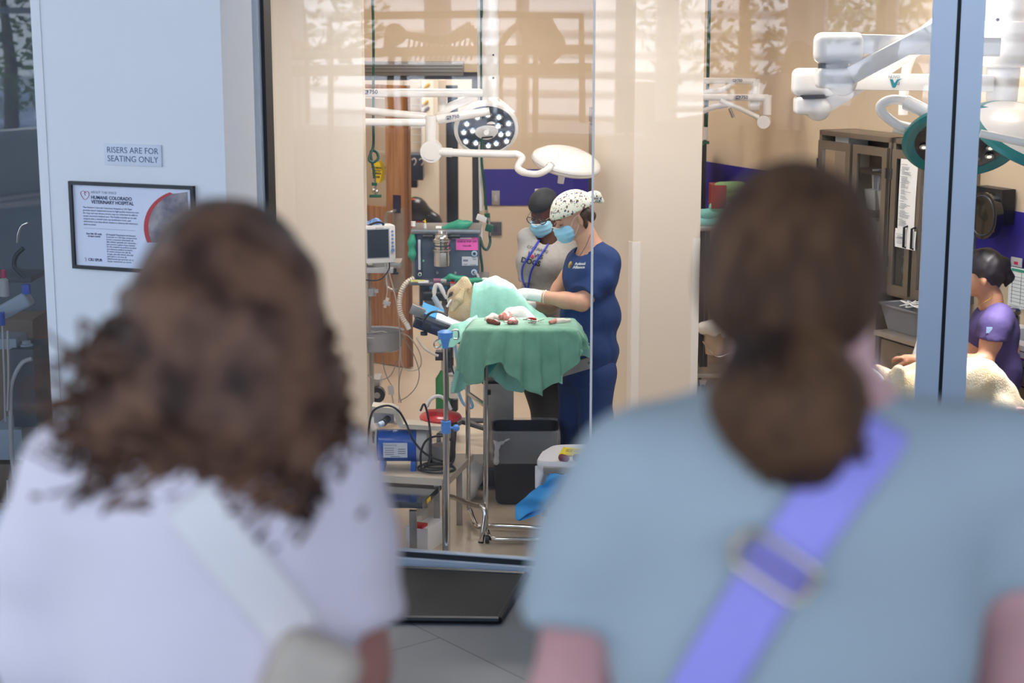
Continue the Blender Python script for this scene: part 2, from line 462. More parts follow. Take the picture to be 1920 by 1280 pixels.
# door frame (dark) around the opening
mb = MB(); t_ = .05
mb.box((DX1-.0, YB+.02, DZ/2), (t_, .24, DZ)); mb.box((DX0, YB+.02, DZ/2), (t_, .24, DZ)); mb.box(((DX0+DX1)/2, YB+.02, DZ+.01), (DX1-DX0+t_, .24, t_))
struct(mb, 'door_1', mat('dark_door_frame', '2B2C30', .5))
# room beyond the doorway
mb = MB(); mb.box((-1, 16.3, ZC/2), (6, .1, ZC)); struct(mb, 'wall_far_room', mat('far_room_wall', 'DDD5CA', .6))
mb = MB(); mb.box((-3.2, 14.5, ZC/2), (.1, 3.6, ZC)); struct(mb, 'wall_far_left', M_orwall)
mb = MB(); mb.box((1.2, 14.5, ZC/2), (.1, 3.6, ZC)); struct(mb, 'wall_far_right', M_orwall)
# left white partition just inside the glass
XL = P(683, 400, 9.97).x
mb = MB(); mb.box(((XL-1.75)/2, 9.97+.1, ZC/2), (XL+1.75, .2, ZC), bev=.004); mb.box((-1.70, 8.95, ZC/2), (.1, 1.85, ZC)); struct(mb, 'wall_left', M_orwall2)
mb = MB(); mb.box((-1.9, 11.4, ZC/2), (.1, 2.5, ZC)); struct(mb, 'wall_left_rear', M_orwall)
# right wall running towards the glass
RA = V((1.36, 12.05, 0)); RU = V((.3927, -.9197, 0)); RN = V((-.9197, -.3927, 0))
def rw(u, n=0, z=0): p = RA+RU*u+RN*n; return V((p.x, p.y, z))
mb = MB(); mb.prism([rw(-1.0), rw(5.4), rw(5.4, -.15), rw(-1.0, -.15)], (0, 0, ZC)); struct(mb, 'wall_right', M_orwall)
mb = MB(); mb.prism([rw(-1.0, .008, bz0+.02), rw(5.2, .008, bz0+.02), rw(5.2, 0, bz0+.02), rw(-1.0, 0, bz0+.02)], (0, 0, bz1-bz0+.1)); struct(mb, 'trim_2', M_stripe)
# free-standing column with corner guards
CU = RU; CV_ = V((.9197, .3927, 0))
ca = P(1186, 500, 10.0); ca = V((ca.x, ca.y, 0))
mb = MB(); cw = .46; cd = .55
mb.prism([ca, ca+CV_*cw, ca+CV_*cw-CU*cd, ca-CU*cd], (0, 0, ZC)); struct(mb, 'wall_column', M_orwall2)
M_guard = mat('white_corner_guard', 'EFE9E2', .35)
mb = MB()
for q, d in ((ca, CV_), (ca+CV_*cw, -CV_)):
    mb.prism([q+CU*.004, q+CU*.004+d*.05, q+d*.05, q], (0, 0, 1.22))
mb.prism([ca-CV_*.004, ca-CV_*.004-CU*.05, ca-CU*.05, ca], (0, 0, 1.22))
struct(mb, 'trim_3', M_guard)
# side closing walls of the rooms, out of sight
mb = MB(); mb.box((-4.9, 11.0, ZC/2), (.1, 5.5, ZC)); struct(mb, 'wall_exam_left', mat('exam_wall', '5B636E', .6))
mb = MB(); mb.box((-3.4, 11.2, ZC/2), (3, .1, ZC)); struct(mb, 'wall_exam_back', mat('exam_wall', '5B636E', .6))
pr = rw(5.4)
mb = MB(); mb.box(((pr.x+5)/2, pr.y+.05, ZC/2), (5-pr.x, .1, ZC)); struct(mb, 'wall_right_return', M_orwall)

# ---------------------------------------------------------------- glass wall: panes, mullions, sill
tL = gt_px(485)
tR0, tR1 = gt_px(1745), gt_px(1842)
def gbox(mb, t0, t1, o0, o1, z0, z1):
    mb.prism([gw(t0, z0, o0), gw(t1, z0, o0), gw(t1, z0, o1), gw(t0, z0, o1)], (0, 0, z1-z0))
mb = MB(); gbox(mb, tL-.045, tL+.035, -.04, .10, 0, 3.3); s1 = struct(mb, 'window_3', M_frame)
mb = MB(); gbox(mb, tL+.035, tL+.052, -.03, .06, .06, 3.3); gk = mb.put('gasket', M_gask, s1)
mb = MB(); gbox(mb, tR0, (tR0+tR1)/2-.008, -.05, .12, 0, 3.3); s2 = struct(mb, 'window_4', M_frame)
mb = MB(); gbox(mb, (tR0+tR1)/2+.008, tR1, -.05, .12, 0, 3.3); mb.put('mullion', M_frame, s2)
mb = MB(); gbox(mb, (tR0+tR1)/2-.008, (tR0+tR1)/2+.008, -.05, .095, 0, 3.3); mb.put('gasket', M_gask, s2)
mb = MB(); gbox(mb, tL+.03, tR0, -.03, .05, 0, .045); gbox(mb, tR1, 8, -.03, .05, 0, .045); gbox(mb, tL+.03, tR0, -.03, .012, .045, .072)
s3 = struct(mb, 'window_5', M_frame)
mb = MB(); gbox(mb, tL+.03, tR0, .012, .02, .045, .068); mb.put('gasket', M_gask, s3)
tJ = gt_px(1114)
for i, (a, b_) in enumerate(((tL+.04, tJ-.003), (tJ+.003, tR0+.01), (tR1-.01, 8.0))):
    mb = MB(); mb.quad(gw(a, .06, 0), gw(b_, .06, 0), gw(b_, 3.3, 0), gw(a, 3.3, 0)); struct(mb, 'window_%d' % (6+i), M_glass)
mb = MB(); gbox(mb, tJ-.0045, tJ+.0045, -.004, .006, .06, 3.3); struct(mb, 'window_9', mat('silicone_joint', 'F2ECE6', .4))
# left pane beyond the pillar
mb = MB(); mb.quad(gw(-13, .12, 0), gw(-1.6, .12, 0), gw(-1.6, 3.3, 0), gw(-13, 3.3, 0)); struct(mb, 'window_10', M_glass)
mb = MB(); gbox(mb, -13, -1.6, -.03, .06, 0, .12); struct(mb, 'window_11', M_frame)

# pillar in front of the glass line
pa = math.radians(21); px_ = V((math.cos(pa), -math.sin(pa), 0)); py_ = V((math.sin(pa), math.cos(pa), 0))
pr0 = P(433, 640, 7.35); pr0 = V((pr0.x, pr0.y, 0))
pl0 = P(69, 640, 7.60); pw = (V((pl0.x, pl0.y, 0))-pr0).length
mb = MB(); q0 = pr0-px_*pw
mb.prism([q0, pr0, pr0+py_*.27, q0+py_*.27], (0, 0, 6)); struct(mb, 'wall_pillar', M_lob)
mb = MB(); mb.prism([q0-py_*.004-px_*.004, q0-py_*.004+px_*.045, q0-py_*.0+px_*.045, q0], (0, 0, 6)); struct(mb, 'trim_4', M_lob)
def pil(px, py, off=0):
    """point on the pillar face seen at a pixel"""
    d = ray(px, py); o = V((0, 0, CAM_H)); nrm = -py_; p0 = pr0+nrm*off
    return o+d*((p0-o).dot(nrm)/d.dot(nrm))
# ================================================================ OPERATING ROOM: DOOR, CEILING ARMS, HOSES, FAR ROOM
M_wood = mat('oak_veneer', 'A8784E', .45)
n, L, b = nodes(M_wood); t = n.new('ShaderNodeTexCoord'); mp = n.new('ShaderNodeMapping'); mp.inputs['Scale'].default_value = (14, 14, .9)
nz = n.new('ShaderNodeTexNoise'); nz.inputs['Scale'].default_value = 3; nz.inputs['Detail'].default_value = 8; r = n.new('ShaderNodeValToRGB')
r.color_ramp.elements[0].position = .35; r.color_ramp.elements[1].position = .7; r.color_ramp.elements[0].color = lin('9A6A42')+(1,); r.color_ramp.elements[1].color = lin('BC8C5F')+(1,)
L.new(t.outputs['Object'], mp.inputs[0]); L.new(mp.outputs[0], nz.inputs[0]); L.new(nz.outputs[0], r.inputs[0]); L.new(r.outputs[0], b.inputs['Base Color'])
M_yel = mat('yellow_sign', 'F2D21E', .5)

# ceiling light panels, the last one added to brighten the right wall
for i, p in enumerate(OR_PANELS):
    e = empty('ceiling_light', (p[0], p[1], p[2]), ['white light panel above the operating table', 'white light panel nearest the oak door', 'white light panel above the exam table', 'white light panel in the rear left corner', 'added white light panel brightening the right wall'][i], 'ceiling light', 'operating room ceiling light panels')
    MB().box((p[0], p[1], p[2]+.012), (1.24, .64, .03)).put('frame', M_whitep, e)
    MB().box((p[0], p[1], p[2]-.004), (1.16, .56, .006)).put('diffuser', mat('light_diffuser', 'FFFFFF', .5, emit='FFF4E8', es=2.5), e)

# wooden door leaf standing open towards the glass
dz = 2.07
dfree = V((P(768, 420, 12.1).x, 12.1, 0)); dh = V((-1.57, 12.72, 0)); dd = (dfree-dh).normalized(); dw = (dfree-dh).length; dn = V((dd.y, -dd.x, 0))
dM = Matrix(((dd.x, dn.x, 0, dh.x), (dd.y, dn.y, 0, dh.y), (0, 0, 1, 0), (0, 0, 0, 1)))   # x along leaf, y towards viewer side
door = empty('door_leaf', dh, 'oak swing door with glass pane, standing open in the dark frame', 'door')
wx0, wx1, wz0, wz1 = .12, dw-.2, 1.18, 1.96
mb = MB(dM)
mb.box((wx0/2, 0, dz/2), (wx0, .045, dz-.02)); mb.box(((wx1+dw)/2, 0, dz/2), (dw-wx1, .045, dz-.02))
mb.box(((wx0+wx1)/2, 0, (wz0+.01)/2), (wx1-wx0, .045, wz0-.01)); mb.box(((wx0+wx1)/2, 0, (wz1+dz)/2), (wx1-wx0, .045, dz-wz1-.02)); mb.put('panel', M_wood, door)
mb = MB(dM); mb.quad(V((wx0, .0, wz0)), V((wx1, .0, wz0)), V((wx1, 0, wz1)), V((wx0, 0, wz1))); mb.put('pane', M_thing, door)
mb = MB(dM)
mb.tube(spline([(dw-.11, .023, 1.16), (dw-.11, .075, 1.155), (dw-.15, .085, 1.12), (dw-.15, .085, .92), (dw-.15, .085, .80), (dw-.15, .085, .62), (dw-.11, .075, .585), (dw-.11, .023, .58)], 5), .013)
mb.put('pull_handle', M_steel, door, label='bent steel pull handle')
MB(dM).box((dw-.085, .026, .87), (.11, .004, .62)).put('push_plate', M_steel, door, label='steel push plate')
MB(dM).box((dw-.095, .027, 1.21), (.07, .004, .13)).put('plate_sign', mat('dark_sign', '2D2A48', .4), door, label='small dark plate above the handle')
mb = MB(dM); mb.box((dw-.012, .0, dz/2), (.024, .047, dz-.02)); mb.put('edge_strip', mat('oak_edge', '8A5C38', .5), door)
# yellow oval notice stuck on the pane
sx_ = V((0, 0, 0)); oc = P(712, 322, 12.28)
dec = empty('door_decal', oc, 'yellow oval caution notice stuck on the door pane', 'sign')
mb = MB(); rr = pm(712, 322, 12.28)
xa = dd; 
mb.prism([oc+xa*math.cos(a)*rr*11+V((0, 0, 1))*math.sin(a)*rr*21+dn*.03 for a in [2*PI*k/28 for k in range(28)]], dn*.002); mb.put('plate', M_yel, dec)
Mx = frameM(oc+dn*.034, dd); mb = MB()
mb.text('AUTOMATIC', rr*4.6, Mx @ Matrix.Translation((0, rr*8, 0)), bold=.0006); mb.text('DOOR', rr*5, Mx @ Matrix.Translation((0, -rr*9, 0)), bold=.0006)
mb.prism([oc+dn*.0335+xa*a*rr*10.8+V((0, 0, 1))*c*rr for a, c in ((-1, 4.2), (1, 4.2), (1, -3.6), (-1, -3.6))], dn*.0006); mb.put('lettering', M_black, dec)
MB().text('CAUTION', rr*6.2, Mx @ Matrix.Translation((0, .3*rr, .0012)), bold=.0008).put('caution_word', M_yel, dec)
# door operator box over the opening
a0, a1 = P(640, 130, YB-.12), P(869, 130, YB-.12); z0, z1 = P(700, 142, YB-.12).z, P(700, 116, YB-.12).z
dop = empty('door_operator', ((a0.x+a1.x)/2, YB-.08, z0), 'long grey metal automatic door operator box above the doorway', 'door operator')
MB().box(((a0.x+a1.x)/2, YB-.075, (z0+z1)/2), (a1.x-a0.x, .14, z1-z0), bev=.006).put('housing', mat('operator_grey', '85807A', .35, .6), dop)
mb = MB()
for k in (.25, .5, .72): mb.box(((a0.x+a1.x)/2, YB-.147, z0+(z1-z0)*k), (a1.x-a0.x-.01, .006, .006))
mb.put('groove', mat('operator_groove', '55524E', .4, .5), dop)
MB().box(((a0.x+a1.x)/2-.2, YB-.1, z0-.02), (.5, .05, .025)).put('arm_track', M_dark, dop)

# ---------------------------------------------------------------- surgical light rig
YL = 10.4
rig = empty('surgical_light_mount', (P(920, 100, YL).x, YL, P(920, 232, YL).z), 'white ceiling post with jointed arms reaching left over the operating table', 'surgical light')
cx = P(920, 120, YL).x; zb = P(920, 232, YL).z
mb = MB(); mb.lathe((cx, YL, zb), [(.052, 0), (.054, .01), (.054, .16), (.0525, .162), (.0525, .166), (.054, .168), (.054, .29), (.0525, .292), (.0525, .296), (.054, .298), (.054, .62), (.048, .66), (.048, ZC-zb)]); mb.put('ceiling_post', M_white, rig)
for zz in (103, 146):
    q = P(925, zz, YL-.053); MB().cyl(q, q+V((0, -.006, 0)), .006, seg=10).put('screw', M_dark, rig)
def PL(pts, Y): return [P(x, y, Y) for x, y in pts]
lbl = []
def arm750(px, py, Y, ang=0, sc=1.0, parent=None):
    q = P(px, py, Y); u = pm(px, py, Y)*sc
    Mx = Matrix.Translation(q+V((0, -.004, 0))) @ Matrix.Rotation(PI/2, 4, 'X') @ Matrix.Rotation(ang, 4, 'Z')
    MB().prism([Mx @ V((x*u, y*u, -.002)) for x, y in ((-13, -4), (-2.5, -4), (-2.5, 4), (-13, 4))], V((0, -.003, 0))).put('logo_patch', mat('logo_navy', '1B2A63', .5), parent)
    MB().text('ML', 8.5*u, Mx @ Matrix.Translation((-7.6*u, 0, .0025)), align='CENTER', bold=.0002).put('logo_letters', M_whitep, parent)
    MB().text('750', 11*u, Mx @ Matrix.Translation((-1*u, 0, .001)), align='LEFT', bold=.0003).put('number_letters', mat('label_navy', '26305E', .5), parent)
# upper horizontal arm and its hub
mb = MB(); mb.tube(PL([(640, 174), (910, 174)], YL), .026, 16); mb.put('arm', M_white, rig)
arm750(693, 172.5, YL-.03, 0, 1.0, rig)
mb = MB(); mb.tube(PL([(820, 224), (870, 216), (918, 208)], YL-.1), [.031, .028, .026], 16); mb.put('arm', M_white, rig)
arm750(848, 219.5, YL-.13, .13, .85, rig)
mb = MB(); mb.tube(PL([(640, 200), (683, 207), (800, 219)], YL-.06), .0235, 16); mb.put('arm', M_white, rig)
mb = MB(); mb.tube(PL([(640, 228), (798, 230)], YL-.16), .0225, 16); mb.put('arm', M_white, rig)
mb = MB(); mb.cyl(P(807.5, 268, YL-.16), P(807.5, 217, YL-.16), .0345); mb.put('arm_joint', M_white, rig); mb = MB(); mb.cyl(P(830, 214, YL+.12), P(830, 172, YL+.12), .031); mb.ell(P(828, 220, YL+.1), (.04, .04, .04)); mb.put('arm_joint', M_white, rig)
mb = MB(); q = P(809, 283, YL-.16)
mb.cyl(q+V((0, .07, 0)), q+V((0, -.06, 0)), .066, seg=32); mb.cyl(q+V((0, -.06, 0)), q+V((0, -.066, 0)), .05, seg=32); mb.put('knuckle', M_white, rig)
# lamp head A: LED disc facing down-left towards the viewer
lh = P(912, 243, YL-.02)
headA = empty('surgical_lamp', lh, 'round surgical lamp with glowing diodes on dark face, facing the table', 'surgical lamp', None)
R_ = Matrix.Rotation(math.radians(-6), 3, 'Y') @ Matrix.Rotation(math.radians(-58), 3, 'X')   # local -Z = face
def hp(x, y, z, c=lh, R=R_): return c+R @ V((x, y, z))
ra = .193
mb = MB(); mb.lathe(lh, [(.02, .075), (.09, .075), (.16, .06), (.196, .035), (ra+.008, .012), (ra+.004, -.004), (ra-.012, -.008), (ra-.02, .0), (.02, .0)][::-1], 48, R=R_); mb.put('housing', M_white, headA)
mb = MB(); mb.lathe(lh, [(.01, .0), (ra-.018, .0), (ra-.018, -.003), (.01, -.003)], 40, R=R_); mb.put('lens_plate', mat('lamp_face', '3C4A5C', .15, coat=1), headA)
M_led = mat('led_lens', 'F4F6FA', .1, emit='E6F0FF', es=1.6); M_ledr = mat('led_reflector', '9FA6AE', .15, .9)
for k, (x, y) in enumerate([(-.135, .07), (-.075, .09), (-.14, .0), (-.085, -.005), (-.115, -.06), (-.045, -.1), (.02, -.11), (.085, -.085), (.14, -.03), (.075, -.02), (.13, .045), (.085, .045), (.115, .1), (.0, .12), (.05, .11)]):
    o_ = MB().lathe(hp(x, y, -.003), [(.024, .0), (.026, -.004), (.021, -.008), (.017, -.005)], 16, R=R_).put('diode_ring', M_ledr, headA)
    MB().lathe(hp(x, y, -.003), [(.002, 0), (.0165, -.001), (.013, -.008), (.003, -.011)], 14, R=R_).put('diode', M_led, o_)
mb = MB(); mb.prism([hp(math.cos(a)*.07*(1-.25*math.sin(a)), .015+math.sin(a)*.05, -.004) for a in [2*PI*k/32 for k in range(32)]], R_ @ V((0, 0, -.012))); mb.put('control_panel', M_whitep, headA)
mb = MB(); mb.box(hp(0, .045, -.018), (.07, .012, .002), R=R_); mb.put('button_strip', M_dark, headA)
mb = MB(); mb.tube([hp(0, .0, -.01), hp(0, -.02, -.05), hp(0, -.05, -.10)], [.018, .017, .016], 16); mb.put('handle', M_whitep, headA)
mb = MB(); mb.tube(spline(PL([(828, 228), (838, 205), (862, 193), (900, 183), (930, 190), (960, 215)], YL+.1), 6), .014, 12, flat=1.9); mb.put('yoke', M_white, headA)
# lower arm to head B
headB = empty('surgical_lamp', P(1062, 330, YL-.3), 'white domed surgical lamp on curved arm, seen from above over the masked pair', 'surgical lamp')
mb = MB(); pts = PL([(815, 285), (880, 287), (960, 289)], YL-.2)
mb.tube(pts, .024, 16); mb.put('arm', M_white, headB); MB().tube(PL([(826, 285), (848, 286)], YL-.2), .028, 16).put('collar', M_whitep, headB)
mb = MB(); mb.tube(spline([P(955, 289, YL-.2), P(968, 289, YL-.2), P(979, 296, YL-.22), P(973, 308, YL-.24), P(972, 317, YL-.28), P(985, 324, YL-.33), P(1008, 326, YL-.38), P(1026, 318, YL-.4), P(1034, 308, YL-.38)], 6), [.0225]*30+[.02]*18+[.026], 14); mb.put('bent_arm', M_white, headB)
cB = P(1063, 299, YL-.2); RB = Matrix.Rotation(math.radians(11), 3, 'Y') @ Matrix.Rotation(math.radians(13), 3, 'X')
def hb(x, y, z): return cB+RB @ V((x, y, z))
mb = MB(); rb = .212
mb.lathe(cB, [(.02, -.055), (rb-.035, -.055), (rb-.01, -.045), (rb, -.03), (rb, -.005), (rb-.006, .005), (rb-.05, .034), (.12, .05), (.05, .056), (.01, .057)], 56, R=RB); mb.put('housing', M_white, headB)
mb = MB(); mb.lathe(cB, [(rb+.001, -.026), (rb+.004, -.02), (rb+.001, -.014)], 56, R=RB); mb.put('rim', mat('rim_grey', 'C9C6C4', .3), headB)
mb = MB(); mb.tube([P(1030, 312, YL-.38), hb(-.06, -.10, .062)], [.022, .007], 14); mb.put('handle', M_white, headB)
mb = MB(); mb.tube([P(1053, 330, YL-.25), P(1051, 344, YL-.25)], [.021, .019], 16); mb.put('grip', M_whitep, headB)

# ---------------------------------------------------------------- gas hoses hanging from the ceiling
YH = 10.4
h1 = empty('gas_hose', P(700, 350, YH), 'dark green hanging gas hose looped in a knot left of the lamp arms', 'hose', 'hanging gas hoses')
x7 = P(700, 200, YH).x
pts = [(x7, YH, ZC)]+[P(700, y, YH) for y in (60, 160, 230, 272)]+[P(694, 290, YH-.02), P(692, 300, YH-.03), P(700, 304, YH-.03), P(709, 297, YH), P(706, 285, YH+.02), P(696, 283, YH+.03), P(696, 297, YH+.0), P(700, 315, YH), P(702, 335, YH)]
MB().tube(spline(pts, 8), .0085, 10).put('tube', M_green, h1)
MB().cyl(P(702, 334, YH), P(702, 343, YH), .010).cyl(P(702, 346, YH), P(703, 364, YH), .011).ell(P(700, 356, YH-.01), .014).ell(P(706, 359, YH-.01), .012).put('fitting', M_chrome, h1)
MB().cyl(P(702, 342, YH), P(702, 348, YH), .017, seg=16).put('collar', mat('green_plastic', '1B5C40', .4), h1); MB().box(P(704, 367.5, YH), (.075, .03, .017), bev=.003).put('connector', mat('green_plastic'), h1)
h2 = empty('gas_hose', P(905, 420, YH), 'dark green hanging gas hose hooking down beside the grey machine', 'hose')
x9 = P(903, 200, YH).x
MB().tube(spline([(x9, YH, ZC), P(903, 100, YH), P(903, 250, YH), P(903, 300, YH), P(907, 340, YH), P(912, 395, YH)], 6), .0085, 10).tube(spline([P(918, 440, YH), P(919, 455, YH), P(913, 468, YH-.03), P(905, 462, YH-.03), P(900, 445, YH), P(900, 470, YH), P(904, 500, YH), P(904, 525, YH)], 6), .0085, 10).put('tube', M_green, h2)
MB().cyl(P(913, 400, YH), P(914, 408, YH), .018, seg=14).put('collar', mat('green_plastic'), h2); MB().box(P(917, 427, YH), (.045, .045, .045), bev=.006, R=Ry(.3)).put('connector', mat('green_plastic', '1B5C40', .4), h2)
for q_ in ((912, 393, 912, 400, .011), (915, 408, 916, 420, .013), (918, 434, 918, 442, .010)): MB().cyl(P(q_[0], q_[1], YH), P(q_[2], q_[3], YH), q_[4]).put('fitting', M_chrome, h2)
h3 = empty('vacuum_hose', P(900, 410, YH), 'white hanging suction hose beside the green hose', 'hose')
MB().tube(spline([(P(896, 200, YH).x, YH+.03, ZC), P(899, 200, YH+.03), P(900, 300, YH+.03), P(902, 395, YH)], 6), .011, 10).put('tube', mat('clear_white_tube', 'DAD6D2', .3), h3)
MB().box(P(903, 409, YH), (.065, .04, .035), bev=.006, R=Ry(.35)).tube(PL([(902, 418), (903, 450)], YH), .008).put('valve_block', M_whitep, h3)

# wall plates on the back wall
for i, (px, py, w, h, m_, lab) in enumerate(((929.5, 371, 15, 27, M_steel, 'small steel switch plate on the violet band near the doorway'), (929, 428.5, 23, 25, mat('dark_outlet_plate', '4E4A4A', .4), 'dark grey outlet plate low on the beige back wall'), (1010, 362, 14, 16, M_whitep, 'white outlet plate on the violet band behind the black cap'))):
    q = P(px, py, YB-.012); u = pm(px, py, YB)
    e = empty('wall_plate', (q.x, YB-.01, q.z-h*u/2), lab, 'wall plate')
    MB().box((q.x, YB-.012, q.z), (w*u, .012, h*u), bev=.003).put('plate', m_, e)
    MB().box((q.x, YB-.02, q.z), (w*u*.34, .004, h*u*.45)).put('socket', M_greyp if i != 1 else M_dark, e)

# ---------------------------------------------------------------- far room seen through the doorway
YF = 15.0
sh = empty('wire_rack', P(775, 250, YF+.6), 'white wire grid panel on the far room wall behind the door', 'rack')
mb = MB()
for y in range(155, 330, 14): mb.tube([P(755, y, YF+.9), P(792, y, YF+.9)], .004, 6)
for x in (757, 790):
    mb.tube([P(x, 150, YF+.9), P(x, 335, YF+.9)], .006, 6)
    for y in (160, 325): mb.tube([P(x, y, YF+.9), P(x, y, YF+1.26)], .006, 6)
mb.put('grid', M_greyp, sh)
def pbox(name, x0, y0, x1, y1, Y, d, m_, parent=None, bev=.004):
    a = P((x0+x1)/2, y0, Y); b_ = P((x0+x1)/2, y1, Y); u = pm((x0+x1)/2, (y0+y1)/2, Y)
    mb = MB(); mb.box((a.x, Y+d/2, (a.z+b_.z)/2), ((x1-x0)*u, d, abs(a.z-b_.z)), bev=bev); return mb.put(name, m_, parent)
pn = empty('wall_poster', P(803, 230, YF+.9), 'white poster with small yellow drawings in the far room', 'poster')
pbox('sheet', 788, 150, 812, 300, YF+1.1, .02, mat('poster_white', 'E8E3DA', .7), pn)
for x, y in ((801, 160), (798, 192), (800, 204)):
    MB().tube(spline([P(x-5, y+4, YF+1.08), P(x, y, YF+1.08), P(x+5, y-3, YF+1.08)], 4), .012, 8).put('drawing', mat('drawing_yellow', 'D9B24A', .7) if y < 200 else M_inkg, pn)
post = tag(pbox('door_slot', 835, 160, 858, 690, YF+.4, .06, mat('dark_glazing', '20262E', .25)), 'tall narrow dark window strip in the far room', 'window')
tag(pbox('door_jamb', 822, 150, 835, 690, YF+.3, .08, mat('taupe_post', 'A99C8E', .5)), 'taupe upright trim beside the dark strip', 'trim')
# dark wall-mounted apparatus and the black cushion chair
ap = empty('console_box', P(783, 320, YF), 'navy equipment box on a stand in the far room, behind the oak door', 'console')
pbox('body', 700, 290, 793, 338, YF, .3, mat('navy_enamel', '2B3547', .35), ap); pbox('lower_body', 762, 338, 782, 352, YF+.05, .2, M_black, ap)
pbox('screen', 704, 294, 740, 330, YF-.01, .01, M_dark, ap); pbox('stand', 730, 338, 745, 640, YF+.1, .08, M_dark, ap)
mb = MB(); 
for x in (772, 786): mb.tube(spline(PL([(x, 300), (x+5, 297), (x+8, 303), (x+4, 310)], YF-.02), 4), .006, 8)
mb.put('cable', M_greyp, ap)
ch = empty('padded_stool', P(790, 520, YF-.4), 'black padded seat with orange back bar in the far room', 'chair')
S = SDF(.04); S.chain([P(764, 400, YF-.3), P(780, 392, YF-.3), P(800, 402, YF-.3)], [.08, .1, .06]); S.chain([P(798, 402, YF-.3), P(815, 412, YF-.32), P(832, 440, YF-.34)], [.05, .05, .045])
sblob('cushion', S, .014, mat('black_vinyl', '1C1C20', .3), ch)
MB().tube(spline(PL([(764, 376), (778, 375), (786, 382), (788, 392)], YF-.35), 6), .013).put('back_bar', mat('orange_bar', 'B4471E', .4), ch)
pbox('seat_box', 766, 412, 812, 440, YF-.3, .25, mat('orange_bar', 'B4471E', .4), ch); pbox('leg', 785, 438, 792, 660, YF-.2, .05, M_dark, ch)
# squeeze bottle on a shelf, seen through the door pane
tag(pbox('shelf_board', 690, 286, 745, 289.5, YF-.15, .3, M_greyp), 'narrow grey shelf in the far room behind the door pane', 'shelf')
bo = empty('squeeze_bottle', P(726, 289, YF-.02), 'translucent white squeeze bottle standing behind the door pane', 'bottle')
q = P(726, 288.6, YF); q.z = P(726, 289, YF-.15).z+.012; MB().lathe(q, [(.03, 0), (.036, .005), (.036, .10), (.03, .125), (.012, .14), (.012, .15)]).put('body', M_whitep, bo)
MB().lathe(q, [(.012, .15), (.014, .152), (.012, .165), (.004, .19), (.003, .20)]).put('nozzle', M_whitep, bo)
# tubing and green bag behind the door pane
tb = empty('breathing_circuit', P(735, 500, YF-.6), 'white corrugated breathing tube and green bag behind the door pane', 'tube')
MB().tube(spline(PL([(740, 345), (724, 370), (718, 400), (716, 440)], YF-.5), 8), .02).put('tube', M_whitep, tb)
S = SDF(.03); S.chain([P(730, 372, YF-.5), P(730, 395, YF-.5), P(729, 420, YF-.5)], [.03, .06, .025]); sblob('bag', S, .012, mat('green_rubber', '2F9A78', .4), tb)
q = P(716, 500, YF-.55); MB().cyl((q.x, q.y, 0), (q.x-.02, q.y, P(712, 350, YF-.55).z), .012).put('pole', M_whitep, tb)
# ================================================================ OPERATING ROOM: EQUIPMENT
# ---------------------------------------------------------------- anaesthesia machine
YA = 9.95
def PB(mb, x0, y0, x1, y1, Y, d, bev=.004):
    a = P((x0+x1)/2, y0, Y); b_ = P((x0+x1)/2, y1, Y); u = pm((x0+x1)/2, (y0+y1)/2, Y)
    return mb.box((a.x, Y+d/2, (a.z+b_.z)/2), ((x1-x0)*u, d, abs(a.z-b_.z)), bev=bev)
am = empty('anesthesia_machine', (P(836, 700, YA).x, YA+.15, 0), 'slate blue anesthesia machine with steel vaporizer and a pink notice', 'medical machine')
M_slate = mat('slate_enamel', '4A5568', .4, noise=.05, nscale=5)
pbox('cabinet', 776, 437, 897, 523, YA, .3, M_slate, am, .006)
a0 = P(776, 437, YA); a1 = P(897, 437, YA)
MB().box(((a0.x+a1.x)/2, YA+.14, a0.z+.012), (a1.x-a0.x+.03, .36, .024), bev=.008).put('top_shelf', mat('machine_steel', '8F8F92', .3, .7), am)
pbox('side_trim', 772, 437, 777, 524, YA-.006, .3, mat('machine_steel', '8F8F92'), am)
f = pbox('flowmeter', 781, 441, 791, 516, YA-.012, .02, mat('slate_dark', '2C3546', .3), am)
pbox('gauge_tube', 783.5, 449, 788.5, 506, YA-.018, .01, mat('gauge_white', 'CED2D8', .2), f)
q = P(787.5, 513.5, YA-.02); MB().cyl(q, q+V((0, -.02, 0)), .011).put('knob', M_whitep, f); MB().cyl(q+V((0, -.02, 0)), q+V((0, -.024, 0)), .007).put('knob_cap', mat('green_plastic'), f)
q = P(794, 488.5, YA); MB().cyl(q, q+V((0, -.008, 0)), .006).put('button', mat('light_green', '6FC79B', .4), am)
for x, y, lab in ((889.5, 475, 1), (889, 510, 2)):
    q = P(x, y, YA); u = pm(x, y, YA)
    o_ = MB().lathe(q, [(3*u, 0), (5.6*u, 0), (5.6*u, .012), (3*u, .014)], 24, R=Rx(PI/2)).put('port_ring', mat('port_blue', 'A9C3DC', .35), am)
    MB().cyl(q, q+V((0, -.01, 0)), 2.8*u).put('port', M_dark, am)
q = P(889, 510, YA); MB().tube([q, q+V((.02, -.04, -.01)), q+V((.035, -.05, -.05))], .008).put('outlet_pipe', M_greyp, am)
for x in (820, 854):
    q = P(x, 511, YA); MB().lathe(q, [(.003, 0), (.007, 0), (.007, .004), (.003, .004)], 16, R=Rx(PI/2)).put('screw', M_greyp, am)
